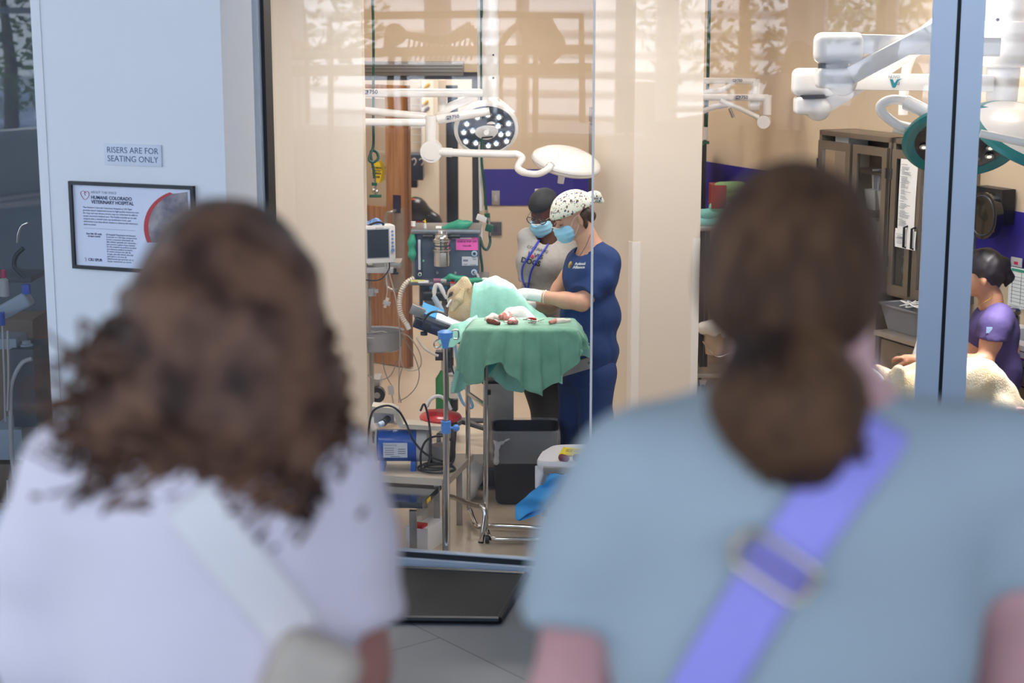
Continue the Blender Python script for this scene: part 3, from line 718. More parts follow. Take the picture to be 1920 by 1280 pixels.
# vaporizer
vx = P(828, 470, YA-.07).x; zt, zbm = P(828, 434, YA-.07).z, P(828, 499, YA-.07).z; Hh = zt-zbm
va = MB().lathe((vx, YA-.07, zbm), [(.045, 0), (.05, .004), (.05, Hh*.42), (.052, Hh*.43), (.052, Hh*.5), (.047, Hh*.52), (.047, Hh*.68), (.053, Hh*.70), (.053, Hh*.80), (.045, Hh*.83), (.04, Hh*.92), (.026, Hh*.95), (.024, Hh*1.02), (.01, Hh*1.02)], 32).put('vaporizer', M_chrome, am)
for z in (.47, .60, .75): MB().lathe((vx, YA-.07, zbm+Hh*z), [(.0535, -.003), (.0545, 0), (.0535, .003)], 32).put('dial_ring', M_dark if z == .6 else M_steel, va)
MB().box((vx+.012, YA-.122, zbm+Hh*.22), (.035, .012, Hh*.4), bev=.003).put('sight_block', M_steel, va)
for s_ in (-1, 1): MB().cyl((vx+s_*.05, YA-.07, zbm+Hh*.86), (vx+s_*.11, YA-.07, zbm+Hh*.86), .012).put('mount_arm', M_black, va)
q = P(859, 447, YA-.002); MB().box((q.x+.02, YA-.006, q.z+.002), (.12, .008, .006)).put('clip_rail', M_whitep, am)
# labels on it
pk = P(875.5, 457, YA-.006); u = pm(875.5, 457, YA)
e = empty('paper_notice', (pk.x, YA-.004, pk.z-.04), 'pink paper notice taped to the slate blue machine', 'sign')
MB().box((pk.x, YA-.0045, pk.z), (41*u, .003, 24*u)).put('sheet', mat('pink_paper', 'F060B8', .7), e)
Mx = Matrix.Translation((pk.x, YA-.0065, pk.z)) @ Matrix.Rotation(PI/2, 4, 'X')
MB().text('CHECK POP OFF', 4.9*u, Mx @ Matrix.Translation((0, 4*u, 0)), bold=.0004).text('VALVE!', 5.1*u, Mx @ Matrix.Translation((0, -4*u, 0)), bold=.0004).put('lettering', mat('notice_ink', '5A1D4A', .7), e)
o_ = pbox('data_label', 866, 481, 896, 498, YA-.004, .004, mat('silver_label', 'C4C8D0', .4), am, 0)
Mx = Matrix.Translation((P(881, 490, YA).x, YA-.0055, P(881, 490, YA).z)) @ Matrix.Rotation(PI/2, 4, 'X')
MB().box((P(873, 489, YA).x, YA-.0048, P(873, 488, YA).z), (.03, .001, .012)).put('label_sketch', M_inkg, o_); MB().text('VME2', 3*u, Mx @ Matrix.Translation((9*u, 4*u, 0))).text('Vet Equip', 3*u, Mx @ Matrix.Translation((6*u, -6*u, 0))).text('Model', 2.6*u, Mx @ Matrix.Translation((-8*u, -5*u, 0))).put('label_print', M_ink, o_)
# lower shelf, ventilator and stand
zsh = P(840, 531, YA-.12).z
MB().box((P(842, 531, YA-.05).x, YA+.06, zsh), (.47, .4, .02), bev=.005).put('lower_shelf', mat('machine_steel', '8F8F92'), am)
vt = pbox('ventilator', 787, 535, 906, 552, YA-.12, .3, M_black, am, .01)
S = SDF(.01); a = P(818, 552, YA-.14); S.box(a, (.085, .07, .03), rd=.015); sblob('ventilator_base', S, .008, M_black, am)
q = P(822, 541, YA-.125); MB().box(q, (.105, .006, .028)).put('display', mat('screen_blue', '2C5A78', .2, emit='2C6A88', es=.3), vt)
pbox('ventilator_column', 795, 560, 815, 596, YA-.02, .16, mat('machine_steel'), am)
zc0 = 0.10
pbox('post', 828, 553, 849, 842, YA+.02, .05, mat('grey_post', '77777A', .4, .5), am)
for a_ in range(5):
    aa = 2*PI*a_/5+.5; c0 = V((P(840, 800, YA).x+.08, YA+.05, .12)); c1 = c0+V((math.cos(aa)*.30, math.sin(aa)*.26, -.03))
    lg = MB().tube([c0, c1], [.028, .018], 8, flat=.7).put('base_leg', M_dark, am)
    MB().cyl(c1+V((-.012, 0, -.045)), c1+V((.012, 0, -.045)), .043, seg=20).put('caster', M_black, lg)
pbox('post_clamp', 816, 660, 846, 676, YA-.1, .08, M_black, am); pbox('post_bracket', 838, 670, 850, 690, YA-.08, .06, M_dark, am)
MB().tube(spline(PL([(781, 632), (795, 652), (812, 663), (822, 667)], YA-.1), 6), .008).put('hanging_hose', mat('clear_white_tube'), am)
# absorber canister (white label) and green cylinder hanging on the post
cn = empty('absorber_canister', P(850, 745, YA-.12), 'white labelled cylindrical canister with grey lid under the machine', 'canister')
q0, q1 = P(851, 745, YA-.12), P(851, 704, YA-.12); hh = q1.z-q0.z
MB().lathe(q0, [(.028, 0), (.03, .004), (.03, hh), (.028, hh+.002)]).put('body', M_whitep, cn)
MB().lathe(q1, [(.032, 0), (.034, .003), (.034, .014), (.012, .02), (.011, .05), (.008, .06)]).put('lid', M_greyp, cn)
Mx = Matrix.Translation((q0.x, YA-.152, (q0.z+q1.z)/2)) @ Matrix.Rotation(PI/2, 4, 'X')
mb = MB()
for k in range(6): mb.box((q0.x-.004+.003*(k % 2), YA-.151, q0.z+.035+k*.013), (.028, .001, .0035))
mb.put('label_print', M_inkg, cn)
gc = empty('gas_cylinder', P(833, 775, YA-.02), 'green gas cylinder hanging behind the chrome stand pole', 'gas cylinder')
q0, q1 = P(831, 772, YA-.04), P(831, 700, YA-.04); MB().lathe(q0, [(.03, 0), (.045, .012), (.045, q1.z-q0.z-.03), (.025, q1.z-q0.z), (.015, q1.z-q0.z+.02)]).put('tank', mat('cylinder_green', '1F7A3C', .3), gc)
q0, q1 = P(848, 770, YA+.0), P(848, 747, YA+.0); MB().lathe(q0, [(.03, 0), (.036, .01), (.036, q1.z-q0.z)]).put('lower_tank', M_black, gc)
MB().cyl(P(831, 700, YA-.04), P(831, 672, YA-.04), .012).put('valve', M_chrome, gc)
# corrugated breathing hose in a big arc
def corr(name, pts, r, m_, parent, pitch=.012, amp=.12, seg=12):
    sp = spline(pts, 40); out = [sp[0]]; 
    for p in sp[1:]:
        if (p-out[-1]).length > pitch/2: out.append(p)
    rs = [r*(1+(amp if i % 2 else -amp)) for i in range(len(out))]
    return MB().tube(out, rs, seg).put(name, m_, parent)
bh = empty('breathing_hose', P(765, 615, YA-.1), 'ribbed translucent breathing hose arcing down left of the machine', 'hose')
corr('tube', PL([(777, 521), (762, 530), (752, 548), (749, 572), (753, 592), (763, 609)], YA-.06), .0145, mat('cream_tube', 'E2D6C4', .35), bh)
MB().cyl(P(762, 606, YA-.06), P(767, 617, YA-.06), .015).put('cuff', M_whitep, bh)
bh2 = empty('breathing_hose', P(820, 560, YA-.2), 'short white ribbed hose bent over the dark ventilator by the dog muzzle', 'hose')
corr('tube', PL([(814, 556), (815, 542), (819, 533), (825, 536), (832, 550), (838, 560)], YA-.2), .014, M_whitep, bh2, .010, .07)
MB().tube(spline(PL([(813, 556), (820, 568), (828, 582)], YA-.25), 5), .017).put('lower_tube', mat('pale_blue_tube', 'B7CBE2', .25), bh2)
MB().ell(P(808, 553, YA-.18), .016).put('port', M_greyp, bh2)
MB().tube(spline(PL([(803, 610), (826, 591), (836, 582), (838, 566)], YA-.62), 5), .004).put('sample_line', M_black, bh2)
# green breathing bags
def bag(name, pts, rs, lab, grp=None):
    e = empty(name, pts[0], lab, 'breathing bag')
    S = SDF(.02); S.chain(pts, rs); sblob('bag', S, .006, mat('green_rubber', '2F9A78', .45), e, wr=.003, wf=60, seed=3); return e
e = bag('breathing_bag', [P(832, 428, YA+.05), P(845, 425, YA+.05), P(862, 421.5, YA+.05), P(876, 420, YA+.05), P(887, 417, YA+.05)], [.014, .02, .028, .022, .004], 'green rubber breathing bag lying on top of the machine')
MB().cyl(P(817, 427, YA+.05), P(828, 427, YA+.05), .0125).put('neck', M_whitep, e)
e = bag('breathing_bag', [P(824, 527, YA-.16), P(845, 521, YA-.16), P(870, 525, YA-.16), P(890, 526, YA-.16), P(904, 525, YA-.16)], [.006, .02, .022, .016, .012], 'green rubber breathing bag on the shelf behind the dog')
MB().cyl(P(904, 524, YA-.16), P(913, 524, YA-.16), .012).put('neck', M_whitep, e)
e = bag('breathing_bag', [P(775, 432, YA-.02), P(772, 455, YA-.02), P(772, 478, YA-.02), P(774, 493, YA-.02)], [.01, .02, .02, .006], 'green rubber breathing bag hanging off the machine left side')
MB().cyl(P(775, 424, YA+.03), P(775, 415, YA+.03), .013, .014).put('neck', M_whitep, e)
# syringe vial with yellow needle on top of the machine
e = empty('syringe', P(797, 431, YA+.04), 'small white syringe with yellow needle hub standing on the machine', 'syringe')
q = P(797, 431, YA+.04); MB().lathe(q, [(.008, 0), (.009, .002), (.009, .035), (.004, .04)]).put('barrel', M_whitep, e); MB().lathe(q, [(.004, .04), (.005, .045), (.002, .065)]).cyl(q+V((-.012, 0, .055)), q+V((.008, 0, .05)), .002).put('needle_hub', M_yel, e)
# items on the lower shelf
e = empty('folded_label', P(795, 528, YA-.16), 'yellow and white paper strip lying on the machine shelf', 'paper')
MB().box(P(783, 526.5, YA-.16), (.08, .05, .006)).put('yellow_strip', mat('pale_yellow', 'D9DB83', .7), e); MB().box(P(794, 528, YA-.17), (.06, .04, .01)).put('white_strip', M_paper, e)
e = empty('connector_tube', P(825, 527, YA-.17), 'purple and clear ribbed connector lying on the machine shelf', 'connector')
MB().cyl(P(813, 526, YA-.2), P(826, 526, YA-.2), .014).put('purple_end', mat('mauve_rubber', '8E5A78', .5), e); corr('clear_end', PL([(826, 526), (832, 526.5), (838, 527)], YA-.2), .012, M_greyp, e, .008)
e = empty('vial', P(848.5, 537, YA-.24), 'small vial with black cap and red band in front of the bag', 'vial')
q = P(848.5, 538, YA-.24); MB().lathe(q, [(.012, 0), (.013, .002), (.013, .03)]).put('body', M_greyp, e); MB().lathe(q, [(.0145, .022), (.0145, .034)]).put('red_band', mat('red_plastic', 'C8242A', .4), e); MB().lathe(q, [(.013, .034), (.014, .036), (.014, .046), (.006, .047)]).put('cap', M_black, e)

# ---------------------------------------------------------------- patient monitor on its rolling stand
YM = 10.15
mon = empty('patient_monitor', P(707, 495, YM), 'white patient monitor with dark screen facing right on its grey shelf', 'monitor')
mR = Matrix.Rotation(.28, 3, 'Z') @ Matrix.Rotation(-.02, 3, 'X'); mc = P(708, 456, YM); u = pm(708, 456, YM)
def mp_(x, y, z): return mc+mR @ V((x*u, y*u, z*u))
MB().box(mc, (60*u, 42*u, 70*u), R=mR, bev=.012).put('housing', M_whitep, mon)
MB().box(mp_(-3.5, -21.5, 2), (40*u, 2*u, 52*u), R=mR).put('screen', mat('monitor_glass', '20242E', .3), mon)
MB().box(mp_(-3.5, -21, 2), (44*u, 1*u, 56*u), R=mR).put('screen_bezel', M_greyp, mon)
for k in range(5): MB().cyl(mp_(24, -21, 24-k*7), mp_(24, -23, 24-k*7), 2.1*u).put('key', mat('key_blue', '6E8CC6', .4), mon)
MB().cyl(mp_(24, -21, -11), mp_(24, -26, -11), 3*u).put('knob', mat('key_blue'), mon)
MB().text('BeneVision', 3.4*u, Matrix.Translation(mp_(0, -22, 31)) @ mR.to_4x4() @ Matrix.Rotation(PI/2, 4, 'X')).put('brand_print', M_inkg, mon)
S = SDF(.02); S.chain([P(690, 424, YM+.02), P(705, 418, YM+.02), P(720, 421, YM+.04)], [.03, .028, .012])
cz = sblob('folded_cuff', S, .008, mat('cuff_blue', '3D5FA0', .7, noise=.5, nscale=60, col2='8FB2E0'), None); tag(cz, 'blue patterned cuff draped over the white monitor', 'blood pressure cuff')
MB().tube(spline(PL([(688, 424), (706, 417), (717, 418), (719, 424)], YM-.04), 6), .007).put('cuff_strap', M_black, cz)
ms = empty('monitor_stand', (P(690, 700, YM).x, YM+.1, 0), 'grey rolling stand holding the monitor and a round basket', 'stand')
xs = P(690, 600, YM+.05).x
MB().box((xs+.06, YM+.05, P(700, 503, YM).z), (.22, .3, .03), bev=.006).put('shelf', M_greyp, ms)
sb = P(735, 496, YM); MB().box((sb.x-.03, YM+.06, sb.z), (.17, .2, .035), bev=.004).put('side_shelf', M_steel, ms)
MB().cyl((sb.x+.02, YM-.02, sb.z-.02), (sb.x+.02, YM-.02, sb.z-.045), .009).cyl((sb.x+.02, YM-.02, sb.z-.045), (sb.x+.02, YM-.02, sb.z-.055), .02).put('thumb_screw', M_black, ms)
MB().cyl((xs, YM+.05, .1), (xs, YM+.05, P(690, 505, YM).z), .021).put('pole', mat('cart_grey', 'B9B6B2', .4, .4), ms)
MB().cyl((xs+.0, YM+.05, .06), (xs, YM+.05, P(690, 645, YM).z), .032).put('lower_pole', mat('cart_grey'), ms)
q = P(694, 547, YM); MB().box(q, (.07, .05, .05), bev=.01).put('pole_clamp', M_greyp, ms); MB().cyl(q+V((.04, -.03, 0)), q+V((.04, -.03, .02)), .014).put('clamp_knob', M_greyp, ms)
for aa in (-.35, .9, 2.2, 3.6, 4.9):
    c0 = V((xs, YM+.05, .09)); c1 = c0+V((math.cos(aa)*.28, math.sin(aa)*.28, -.02))
    lg = MB().tube([c0, c1], [.03, .02], 8, flat=.6).put('base_leg', M_greyp, ms); MB().cyl(c1+V((-.012, 0, -.035)), c1+V((.012, 0, -.035)), .036, seg=20).put('caster', M_dark, lg)
# round basket with cables
bk = empty('cable_basket', P(712, 664, YM), 'grey oval basket full of cables hooked on the monitor stand', 'basket')
bc = P(706, 640, YM-.05); 
mb = MB(); mb.lathe((bc.x, YM-.02, P(706, 664, YM-.15).z), [(.02, 0), (.13, 0), (.15, .01), (.165, .125), (.17, .128), (.158, .12), (.145, .014), (.02, .01)], 40, sy=.75); mb.put('tub', mat('basket_grey', '9D9B9C', .5), bk)
mb = MB(); mb.tube(PL([(684, 633), (702, 633)], YM-.16), .005).tube(spline(PL([(686, 628), (684, 640), (688, 641)], YM-.165), 4), .003); mb.put('hook', M_chrome, bk)
rnd2 = random.Random(3); M_cab = mat('grey_cable', 'BDB8B2', .4)
for k in range(5):
    cb = empty('coiled_cable', (bc.x, YM-.02, P(706, 628, YM).z), ['grey cable coiled lowest in the oval basket', 'grey cable coiled second lowest in the oval basket', 'grey cable coiled midway in the oval basket', 'grey cable coiled near the top of the oval basket', 'grey cable coiled topmost in the oval basket'][k], 'cable', 'cables in the monitor basket')
    pts = [V((bc.x+.11*math.cos(a*1.0+k)*rnd2.uniform(.6, 1), YM-.02+.07*math.sin(a+k), P(706, 632, YM).z+.02*math.sin(a*2.3+k)+.004*k)) for a in [i*.9 for i in range(7)]]
    MB().tube(spline(pts, 6), .0032, 6).put('cord', M_cab, cb)
def cable(name, pts, Y, r, m_, lab, cat='cable', grp=None):
    o_ = MB().tube(spline([P(p[0], p[1], Y+(p[2] if len(p) > 2 else 0)) for p in pts], 8), r, 7).put(name, m_, None); return tag(o_, lab, cat, grp)
cable('sensor_cable', [(726, 492), (732, 520), (742, 560), (748, 600), (750, 650), (748, 700), (748, 755)], YM-.1, .004, M_cab, 'thick pale cable hanging straight down beside the monitor')
cable('sensor_cable', [(722, 492), (724, 520), (726, 545), (723, 562)], YM-.12, .003, M_cab, 'short pale cable ending in a grey plug left of the door handle')
e = empty('cable_connector', P(724, 567, YM-.12), 'light grey T-shaped sensor connector hanging below the monitor', 'connector')
MB().box(P(725, 568, YM-.12), (.045, .02, .025), bev=.004, R=Ry(.3)).put('body', M_greyp, e); MB().box(P(726, 561, YM-.12), (.02, .015, .02), bev=.003, R=Ry(.4)).box(P(722, 574, YM-.12), (.018, .015, .018), bev=.003, R=Ry(.3)).put('plug', mat('plug_cream', 'CFC6BA', .5), e)
cable('monitor_cable', [(730, 492), (729, 505), (716, 522), (700, 526), (680, 524)], YM-.14, .004, M_black, 'black power cord curving under the monitor')
cable('sensor_cable', [(752, 624), (768, 632), (784, 655), (790, 675), (786, 690), (772, 695), (758, 690), (752, 675), (752, 650)], YM-.1, .0035, M_cab, 'pale cable looped wide to the right of the basket')
cable('sensor_cable', [(753, 628), (764, 645), (778, 670), (786, 700), (780, 725), (765, 742), (752, 750)], YM-.12, .003, mat('dim_cable', '8C8884', .45), 'dull grey cable sweeping from the loop to the floor plug')
cable('sensor_cable', [(754, 690), (749, 710), (748, 735), (752, 755)], YM-.13, .003, mat('dim_cable'), 'dull grey cable hanging inside the cable loop')
cable('sensor_cable', [(682, 690), (692, 705), (705, 712), (722, 710), (735, 700), (745, 675)], YM-.14, .003, mat('dim_cable'), 'dull grey cable sagging below the round basket')
cable('sensor_cable', [(718, 666), (720, 690), (728, 712), (734, 722)], YM-.1, .003, mat('dim_cable'), 'dull grey cable from the basket to the inline adapter')
e = empty('cable_adapter', P(734, 738, YM-.1), 'grey inline cable adapter hanging near the floor by the stand', 'adapter')
MB().box(P(733, 731, YM-.1), (.035, .02, .055), bev=.008, R=Ry(-.12)).put('body', M_greyp, e); MB().tube(PL([(735, 740), (738, 758)], YM-.1), .005).put('cord', M_cab, e)
# small device with fan behind the stand
e = empty('floor_unit', (P(707, 740, 10.6).x, 10.6, 0), 'low grey unit with black wheel behind the monitor stand', 'machine')
pbox('housing', 694, 712, 712, 730, 10.55, .2, M_greyp, e); q = P(707, 741, 10.5); MB().cyl(q, q+V((0, .06, 0)), .05, seg=28).put('wheel', M_black, e); MB().cyl(q+V((0, -.004, 0)), q, .02, seg=20).put('hub', M_greyp, e)

# ---------------------------------------------------------------- operating table
ot = empty('operating_table', (P(935, 800, 8.75).x, 8.75, 0), 'steel operating table with navy pads on a boxy lifting column', 'operating table')
tcx = P(935, 740, 9.0).x
z_lo, z_mid, z_top = .10, P(935, 718, 8.9).z, .86
MB().box((tcx, 9.0, (z_lo+z_mid)/2), (.165, .17, z_mid-z_lo), bev=.004).put('outer_column', M_steel, ot)
MB().box((tcx+.002, 9.0, (z_mid+z_top)/2+.01), (.135, .14, z_top-z_mid+.02), bev=.003).put('inner_column', M_steel, ot)
MB().box((tcx, 9.0, z_mid), (.18, .185, .014), bev=.003).put('column_seal', M_black, ot)
MB().box((tcx-.02, 9.05, .07), (.42, .34, .10), bev=.02).put('base', mat('base_dark', '34343A', .4), ot)
zt_ = P(935, 668, 8.5).z
MB().box((tcx+.12, 8.78, .83), (.42, .55, .04), bev=.004).put('top_bracket', M_steel, ot)
TH = .055   # tilt of the top
Rt = Ry(-TH)
tc_ = V((tcx+.0, 8.62, P(1075, 672, 8.4).z-.02))
ra0, ra1 = P(1037, 690, 8.38), P(1111, 668, 8.36)
MB().prism([ra0, ra1, ra1+V((0, 0, -.06)), ra0+V((0, 0, -.06))], V((0, .02, 0))).put('side_rail', M_steel, ot)
for x, y in ((1051, 688), (1104, 675)): q = P(x, y+5, 8.355); MB().cyl(q+V((0, .01, 0)), q, .006).put('rail_bolt', M_chrome, ot)
MB().box((tcx+.16, 8.52, .86), (.62, .32, .03), R=Ry(-.05), bev=.004).put('deck', M_steel, ot)
q = P(1070, 660, 8.5); MB().box((q.x-.10, 8.52, q.z+.0), (.36, .31, .045), R=Ry(-.16), bev=.015).put('foot_pad', mat('navy_vinyl', '232A48', .35), ot)
# head section tipped down-left
hc = P(836, 606, 8.62)
MB().box((hc.x, 8.62, hc.z-.02), (.34, .40, .05), R=Ry(.36), bev=.018).put('head_pad', mat('navy_vinyl'), ot)
q = P(812, 600, 8.5); MB().box(q, (.2, .02, .05), R=Ry(.42), bev=.003).put('head_rail', M_steel, ot)
q = P(783, 583, 8.46); MB().box(q, (.075, .03, .05), R=Ry(.42), bev=.003).put('rail_end', M_steel, ot)
MB().box(P(786, 604, 8.42), (.04, .03, .03), R=Ry(.4), bev=.004).box(P(802, 612, 8.42), (.03, .04, .04), bev=.008).cyl(P(795, 622, 8.42), P(795, 628, 8.42), .018).box(P(815, 620, 8.44), (.09, .03, .03), R=Ry(.4), bev=.004).put('rail_clamp', M_black, ot)
MB().tube(spline(PL([(793, 603), (802, 590), (815, 584), (828, 586), (840, 592)], 8.4), 6), .012, 8, flat=.5).put('strap', M_black, ot)
q = P(815, 583, 8.62); MB().box((q.x-.01, 8.6, q.z), (.12, .3, .008), R=Ry(.36), bev=.002).put('blue_pad_liner', mat('bright_blue_cloth', '2E9BD8', .6), ot)
q = P(842, 601, 8.5); MB().box((q.x, 8.55, q.z-.003), (.14, .25, .01), R=Ry(.36), bev=.003).put('white_liner', M_paper, ot)

# ---------------------------------------------------------------- cloth helper
def cloth(name, rows, m_, parent=None, thick=.003, sub=1, **k):
    mb = MB(); mb.grid(rows); me = mb.mesh(name); o = link(name, me, m_, parent, smooth=True)
    s = o.modifiers.new('thickness', 'SOLIDIFY'); s.thickness = thick; s.offset = 0
    if sub: b_ = o.modifiers.new('smooth', 'SUBSURF'); b_.levels = sub; b_.render_levels = sub
    if k: tag(o, **k)
    return o
def lerp(a, b, t): return a+(b-a)*t
def polyat(pts, t):
    """point at parameter t (0..1) by length on a polyline"""
    d = [0]
    for i in range(len(pts)-1): d.append(d[-1]+(pts[i+1]-pts[i]).length)
    s = t*d[-1]
    for i in range(len(pts)-1):
        if s <= d[i+1] or i == len(pts)-2:
            return pts[i].lerp(pts[i+1], (s-d[i])/max(1e-9, d[i+1]-d[i]))
def wn(x, y, s=0):
    return (math.sin(x*1.7+s)+math.sin(x*2.9-y*1.3+s*2.1)+math.sin(y*2.3+x*.6+s*.7)+math.sin(x*5.1+y*3.7+s))/4

# ---------------------------------------------------------------- dog on the operating table
M_fur = mat('cream_fur', 'D9C49E', .85, noise=.18, nscale=9, bump=.4, bscale=140, col2='C7A878', sheen=.3)
dg = empty('dog', P(900, 590, 8.68), 'cream coated dog lying on its back on the operating table, muzzle intubated', 'dog')
YD = 8.66
S = SDF(.045)
def D(x, y, dy=0): return P(x, y, YD+dy)
S.chain([D(1015, 628), D(968, 612), D(930, 583, .02), D(903, 588)], [.085, .10, .125, .10], k=.06)   # chest, belly up
S.chain([D(903, 588), D(888, 582), D(874, 572)], [.095, .078, .062], k=.05)                          # neck
S.chain([D(871, 525, .0), D(869, 543), D(868, 568), D(866, 590)], [.020, .042, .060, .046], k=.04)    # throat up, cheek
S.chain([D(864, 555, .0), D(854, 551), D(847, 556)], [.040, .032, .024], k=.03)                     # muzzle
S.chain([D(858, 575, -.03), D(850, 590, -.04)], [.04, .03], k=.03)
S.chain([D(905, 560, .05), D(925, 548, .05), D(945, 556, .05)], [.04, .05, .05], k=.05)
SD = S
body = sblob('body', S, .008, M_fur, dg, wr=.0025, wf=90, seed=2)
S = SDF(.01); S.chain([D(853, 547, -.032), D(846, 551, -.03), D(842, 558, -.02)], [.010, .010, .008]); sblob('lips', S, .004, mat('dark_lips', '4A3630', .5), dg)
S = SDF(.01); S.ell(D(839, 577, -.02), (.016, .016, .018)); S.ell(D(838, 584, -.03), (.014, .01, .018)); sblob('nose', S, .004, mat('nose_brown', '5A3E30', .45), dg)
S = SDF(.012); S.chain([D(868, 545, -.055), D(860, 562, -.072), D(848, 580, -.070)], [.012, .024, .014]); sblob('ear', S, .005, mat('ear_fur', 'C9B48C', .85, bump=.3, bscale=140), dg)
MB().tube(spline([D(846, 562, -.05), D(842, 568, -.06), D(838, 575, -.06)], 5), .006).put('muzzle_tie', mat('bandage_white', 'E4E2E0', .7), dg)
MB().ell(D(879, 541, -.052), .008).put('chin_tuft', M_fur, dg)

# ---------------------------------------------------------------- green drapes
M_dr = mat('green_drape', '74A98F', .75, noise=.1, nscale=8, col2='659C82', sheen=.3, bump=.5, bscale=9)
M_dr2 = mat('mint_drape', '92CCBA', .75, noise=.1, nscale=8, col2='82C0AC', sheen=.3, bump=.4, bscale=10)
# patient drape: laid over the dog, hanging at the front edge of the table
def topz(xs, ys):
    X, Y = np.meshgrid(xs, ys); out = np.full(X.shape, .90, 'f')
    for z in np.arange(1.35, .9, -.006):
        pts = np.stack([X.ravel(), Y.ravel(), np.full(X.size, z)], 1).astype('f'); ins = (SD.ev(pts) < .012).reshape(X.shape); out = np.maximum(out, np.where(ins, z+.012, 0))
    return out
NX, NY = 56, 26
ys_ = np.linspace(8.94, 8.30, NY); rows = []
xR_d = P(1052, 620, 8.5).x
for j, y in enumerate(ys_):
    xl = lerp(P(905, 560, 8.9).x, P(862, 610, 8.35).x, (j/(NY-1))**1.2); rows.append(np.linspace(xl, xR_d, NX))
Zg = np.stack([topz(r, [y])[0] for r, y in zip(rows, ys_)])
for _ in range(4):
    Zp = np.pad(Zg, 1, mode='edge'); Zg = np.maximum(Zg, .25*(Zp[:-2, 1:-1]+Zp[2:, 1:-1]+Zp[1:-1, :-2]+Zp[1:-1, 2:])*1.0)
for _ in range(3):
    Zp = np.pad(Zg, 1, mode='edge'); Zg = .2*(Zp[:-2, 1:-1]+Zp[2:, 1:-1]+Zp[1:-1, :-2]+Zp[1:-1, 2:]+Zg)
G_ = [[V((float(rows[j][i]), float(ys_[j]), float(Zg[j, i])+.009*wn(i*.35+j*.3, j*.42, 2)+.004*wn(i*.9-j*.5, j*.9, 5))) for i in range(NX)] for j in range(NY)]
for k in range(1, 11):
    t = k/10; G_.append([V((G_[NY-1][i].x-.05*t*(1-i/NX)+.006*math.sin(i*1.3)*t, 8.30-.012-.02*t-.014*t*math.sin(i*.75+.5*math.sin(i*.3)), G_[NY-1][i].z-.17*t-.04*t*math.sin(i*.21+1))) for i in range(NX)])
pd = cloth('surgical_drape', G_, M_dr2, None, .003, 1, label='mint green surgical drape covering the dog on the table', cat='drape')
# left corner of the drape hanging over the head pad
c_ = [P(895, 590, 8.5), P(870, 600, 8.42), P(848, 608, 8.38), P(826, 628, 8.33), P(820, 640, 8.31)]
e_ = [P(900, 610, 8.3), P(884, 625, 8.28), P(866, 640, 8.27), P(848, 652, 8.27), P(828, 655, 8.28)]
rows = [[polyat(c_, i/20).lerp(polyat(e_, i/20), j/6)+V((0, .006*wn(i*.8, j, 4), .01*wn(i*.6, j, 3))) for i in range(21)] for j in range(7)]
cloth('corner_fold', rows, M_dr2, pd, .003, 1)
# white gauze and incision cloth near the hands
S = SDF(.02)
S.chain([P(958, 588, 8.42), P(975, 590, 8.40), P(990, 598, 8.38), P(1005, 604, 8.38)], [.03, .04, .03, .012]); S.chain([P(958, 590, 8.42), P(942, 600, 8.36)], [.03, .012])
tag(sblob('gauze', S, .007, mat('gauze_white', 'F1EEEC', .8), None, wr=.006, wf=70, seed=5), 'crumpled white gauze on the drape beside the gloved hand', 'gauze')

# ---------------------------------------------------------------- instrument stand with its draped tray
YT0, YT1 = 8.02, 8.34; zT = P(960, 612, 8.1).z
xa_, xb_ = P(880, 610, 8.1).x, P(1088, 610, 8.1).x
st = empty('instrument_stand', (P(915, 1000, 8.0).x, 8.0, 0), 'chrome tube instrument stand with bent U base under the green draped tray', 'instrument stand')
MB().box(((xa_+xb_)/2, (YT0+YT1)/2, zT-.02), (xb_-xa_-.02, YT1-YT0-.02, .02), bev=.006).put('tray', M_steel, st)
def legp(px, py0, py1, Y, r): return [P(px[0], py0, Y), P(px[1], py1, Y)]
U = [P(914, 690, 8.06), P(912, 800, 8.06), P(908, 930, 8.04)]
g = lambda x, y: G(x, y, .025)
t1 = [V((g(912, 985).x, 8.03, P(912, 650, 8.03).z)), V((g(912, 985).x, 8.03, .10)), V((g(914, 1000).x+.0, 8.02, .035)), g(925, 1010), g(975, 1011), g(1015, 1011), g(1031, 1004), g(1027, 994), g(1000, 989), g(940, 986), g(905, 985)]
MB().tube(spline(t1[:1]+[t1[0].lerp(t1[1], .5)]+t1[1:], 8), .0125, 14).put('base_tube', M_chrome, st)
xq = G(878, 968, .02); t2 = [V((xq.x, xq.y, P(880, 655, xq.y).z)), V((xq.x, xq.y, .4)), V((xq.x, xq.y, .11)), V((xq.x+.012, xq.y, .045)), g(893, 985), g(905, 986)]
MB().tube(spline(t2, 8), .0125, 14).put('base_tube', M_chrome, st)
MB().cyl(P(879, 738, xq.y), P(913, 762, 8.05), .012).put('cross_tube', M_chrome, st)
for x, y, Y in ((880, 716, xq.y), (914, 735, 8.04)): MB().cyl(P(x, y-4, Y), P(x, y+4, Y), .017).put('collar', M_black, st)
cl = [P(833, 930, 8.15), P(850, 932, 8.13), P(880, 944, 8.06), P(902, 950, 8.0), P(909, 962, 7.98), P(905, 1000, 7.96), P(902, 1018, 7.96)]
MB().tube(spline(cl, 8), .0125, 14).put('front_leg', M_chrome, st)
q = P(902, 1022, 7.96); MB().cyl(P(902, 1014, 7.96), P(902, 1027, 7.96), .014).put('leg_tip', M_black, st)
MB().cyl(V((q.x+.02, 7.95, .022)), V((q.x+.04, 7.95, .022)), .02).put('caster', M_dark, st)

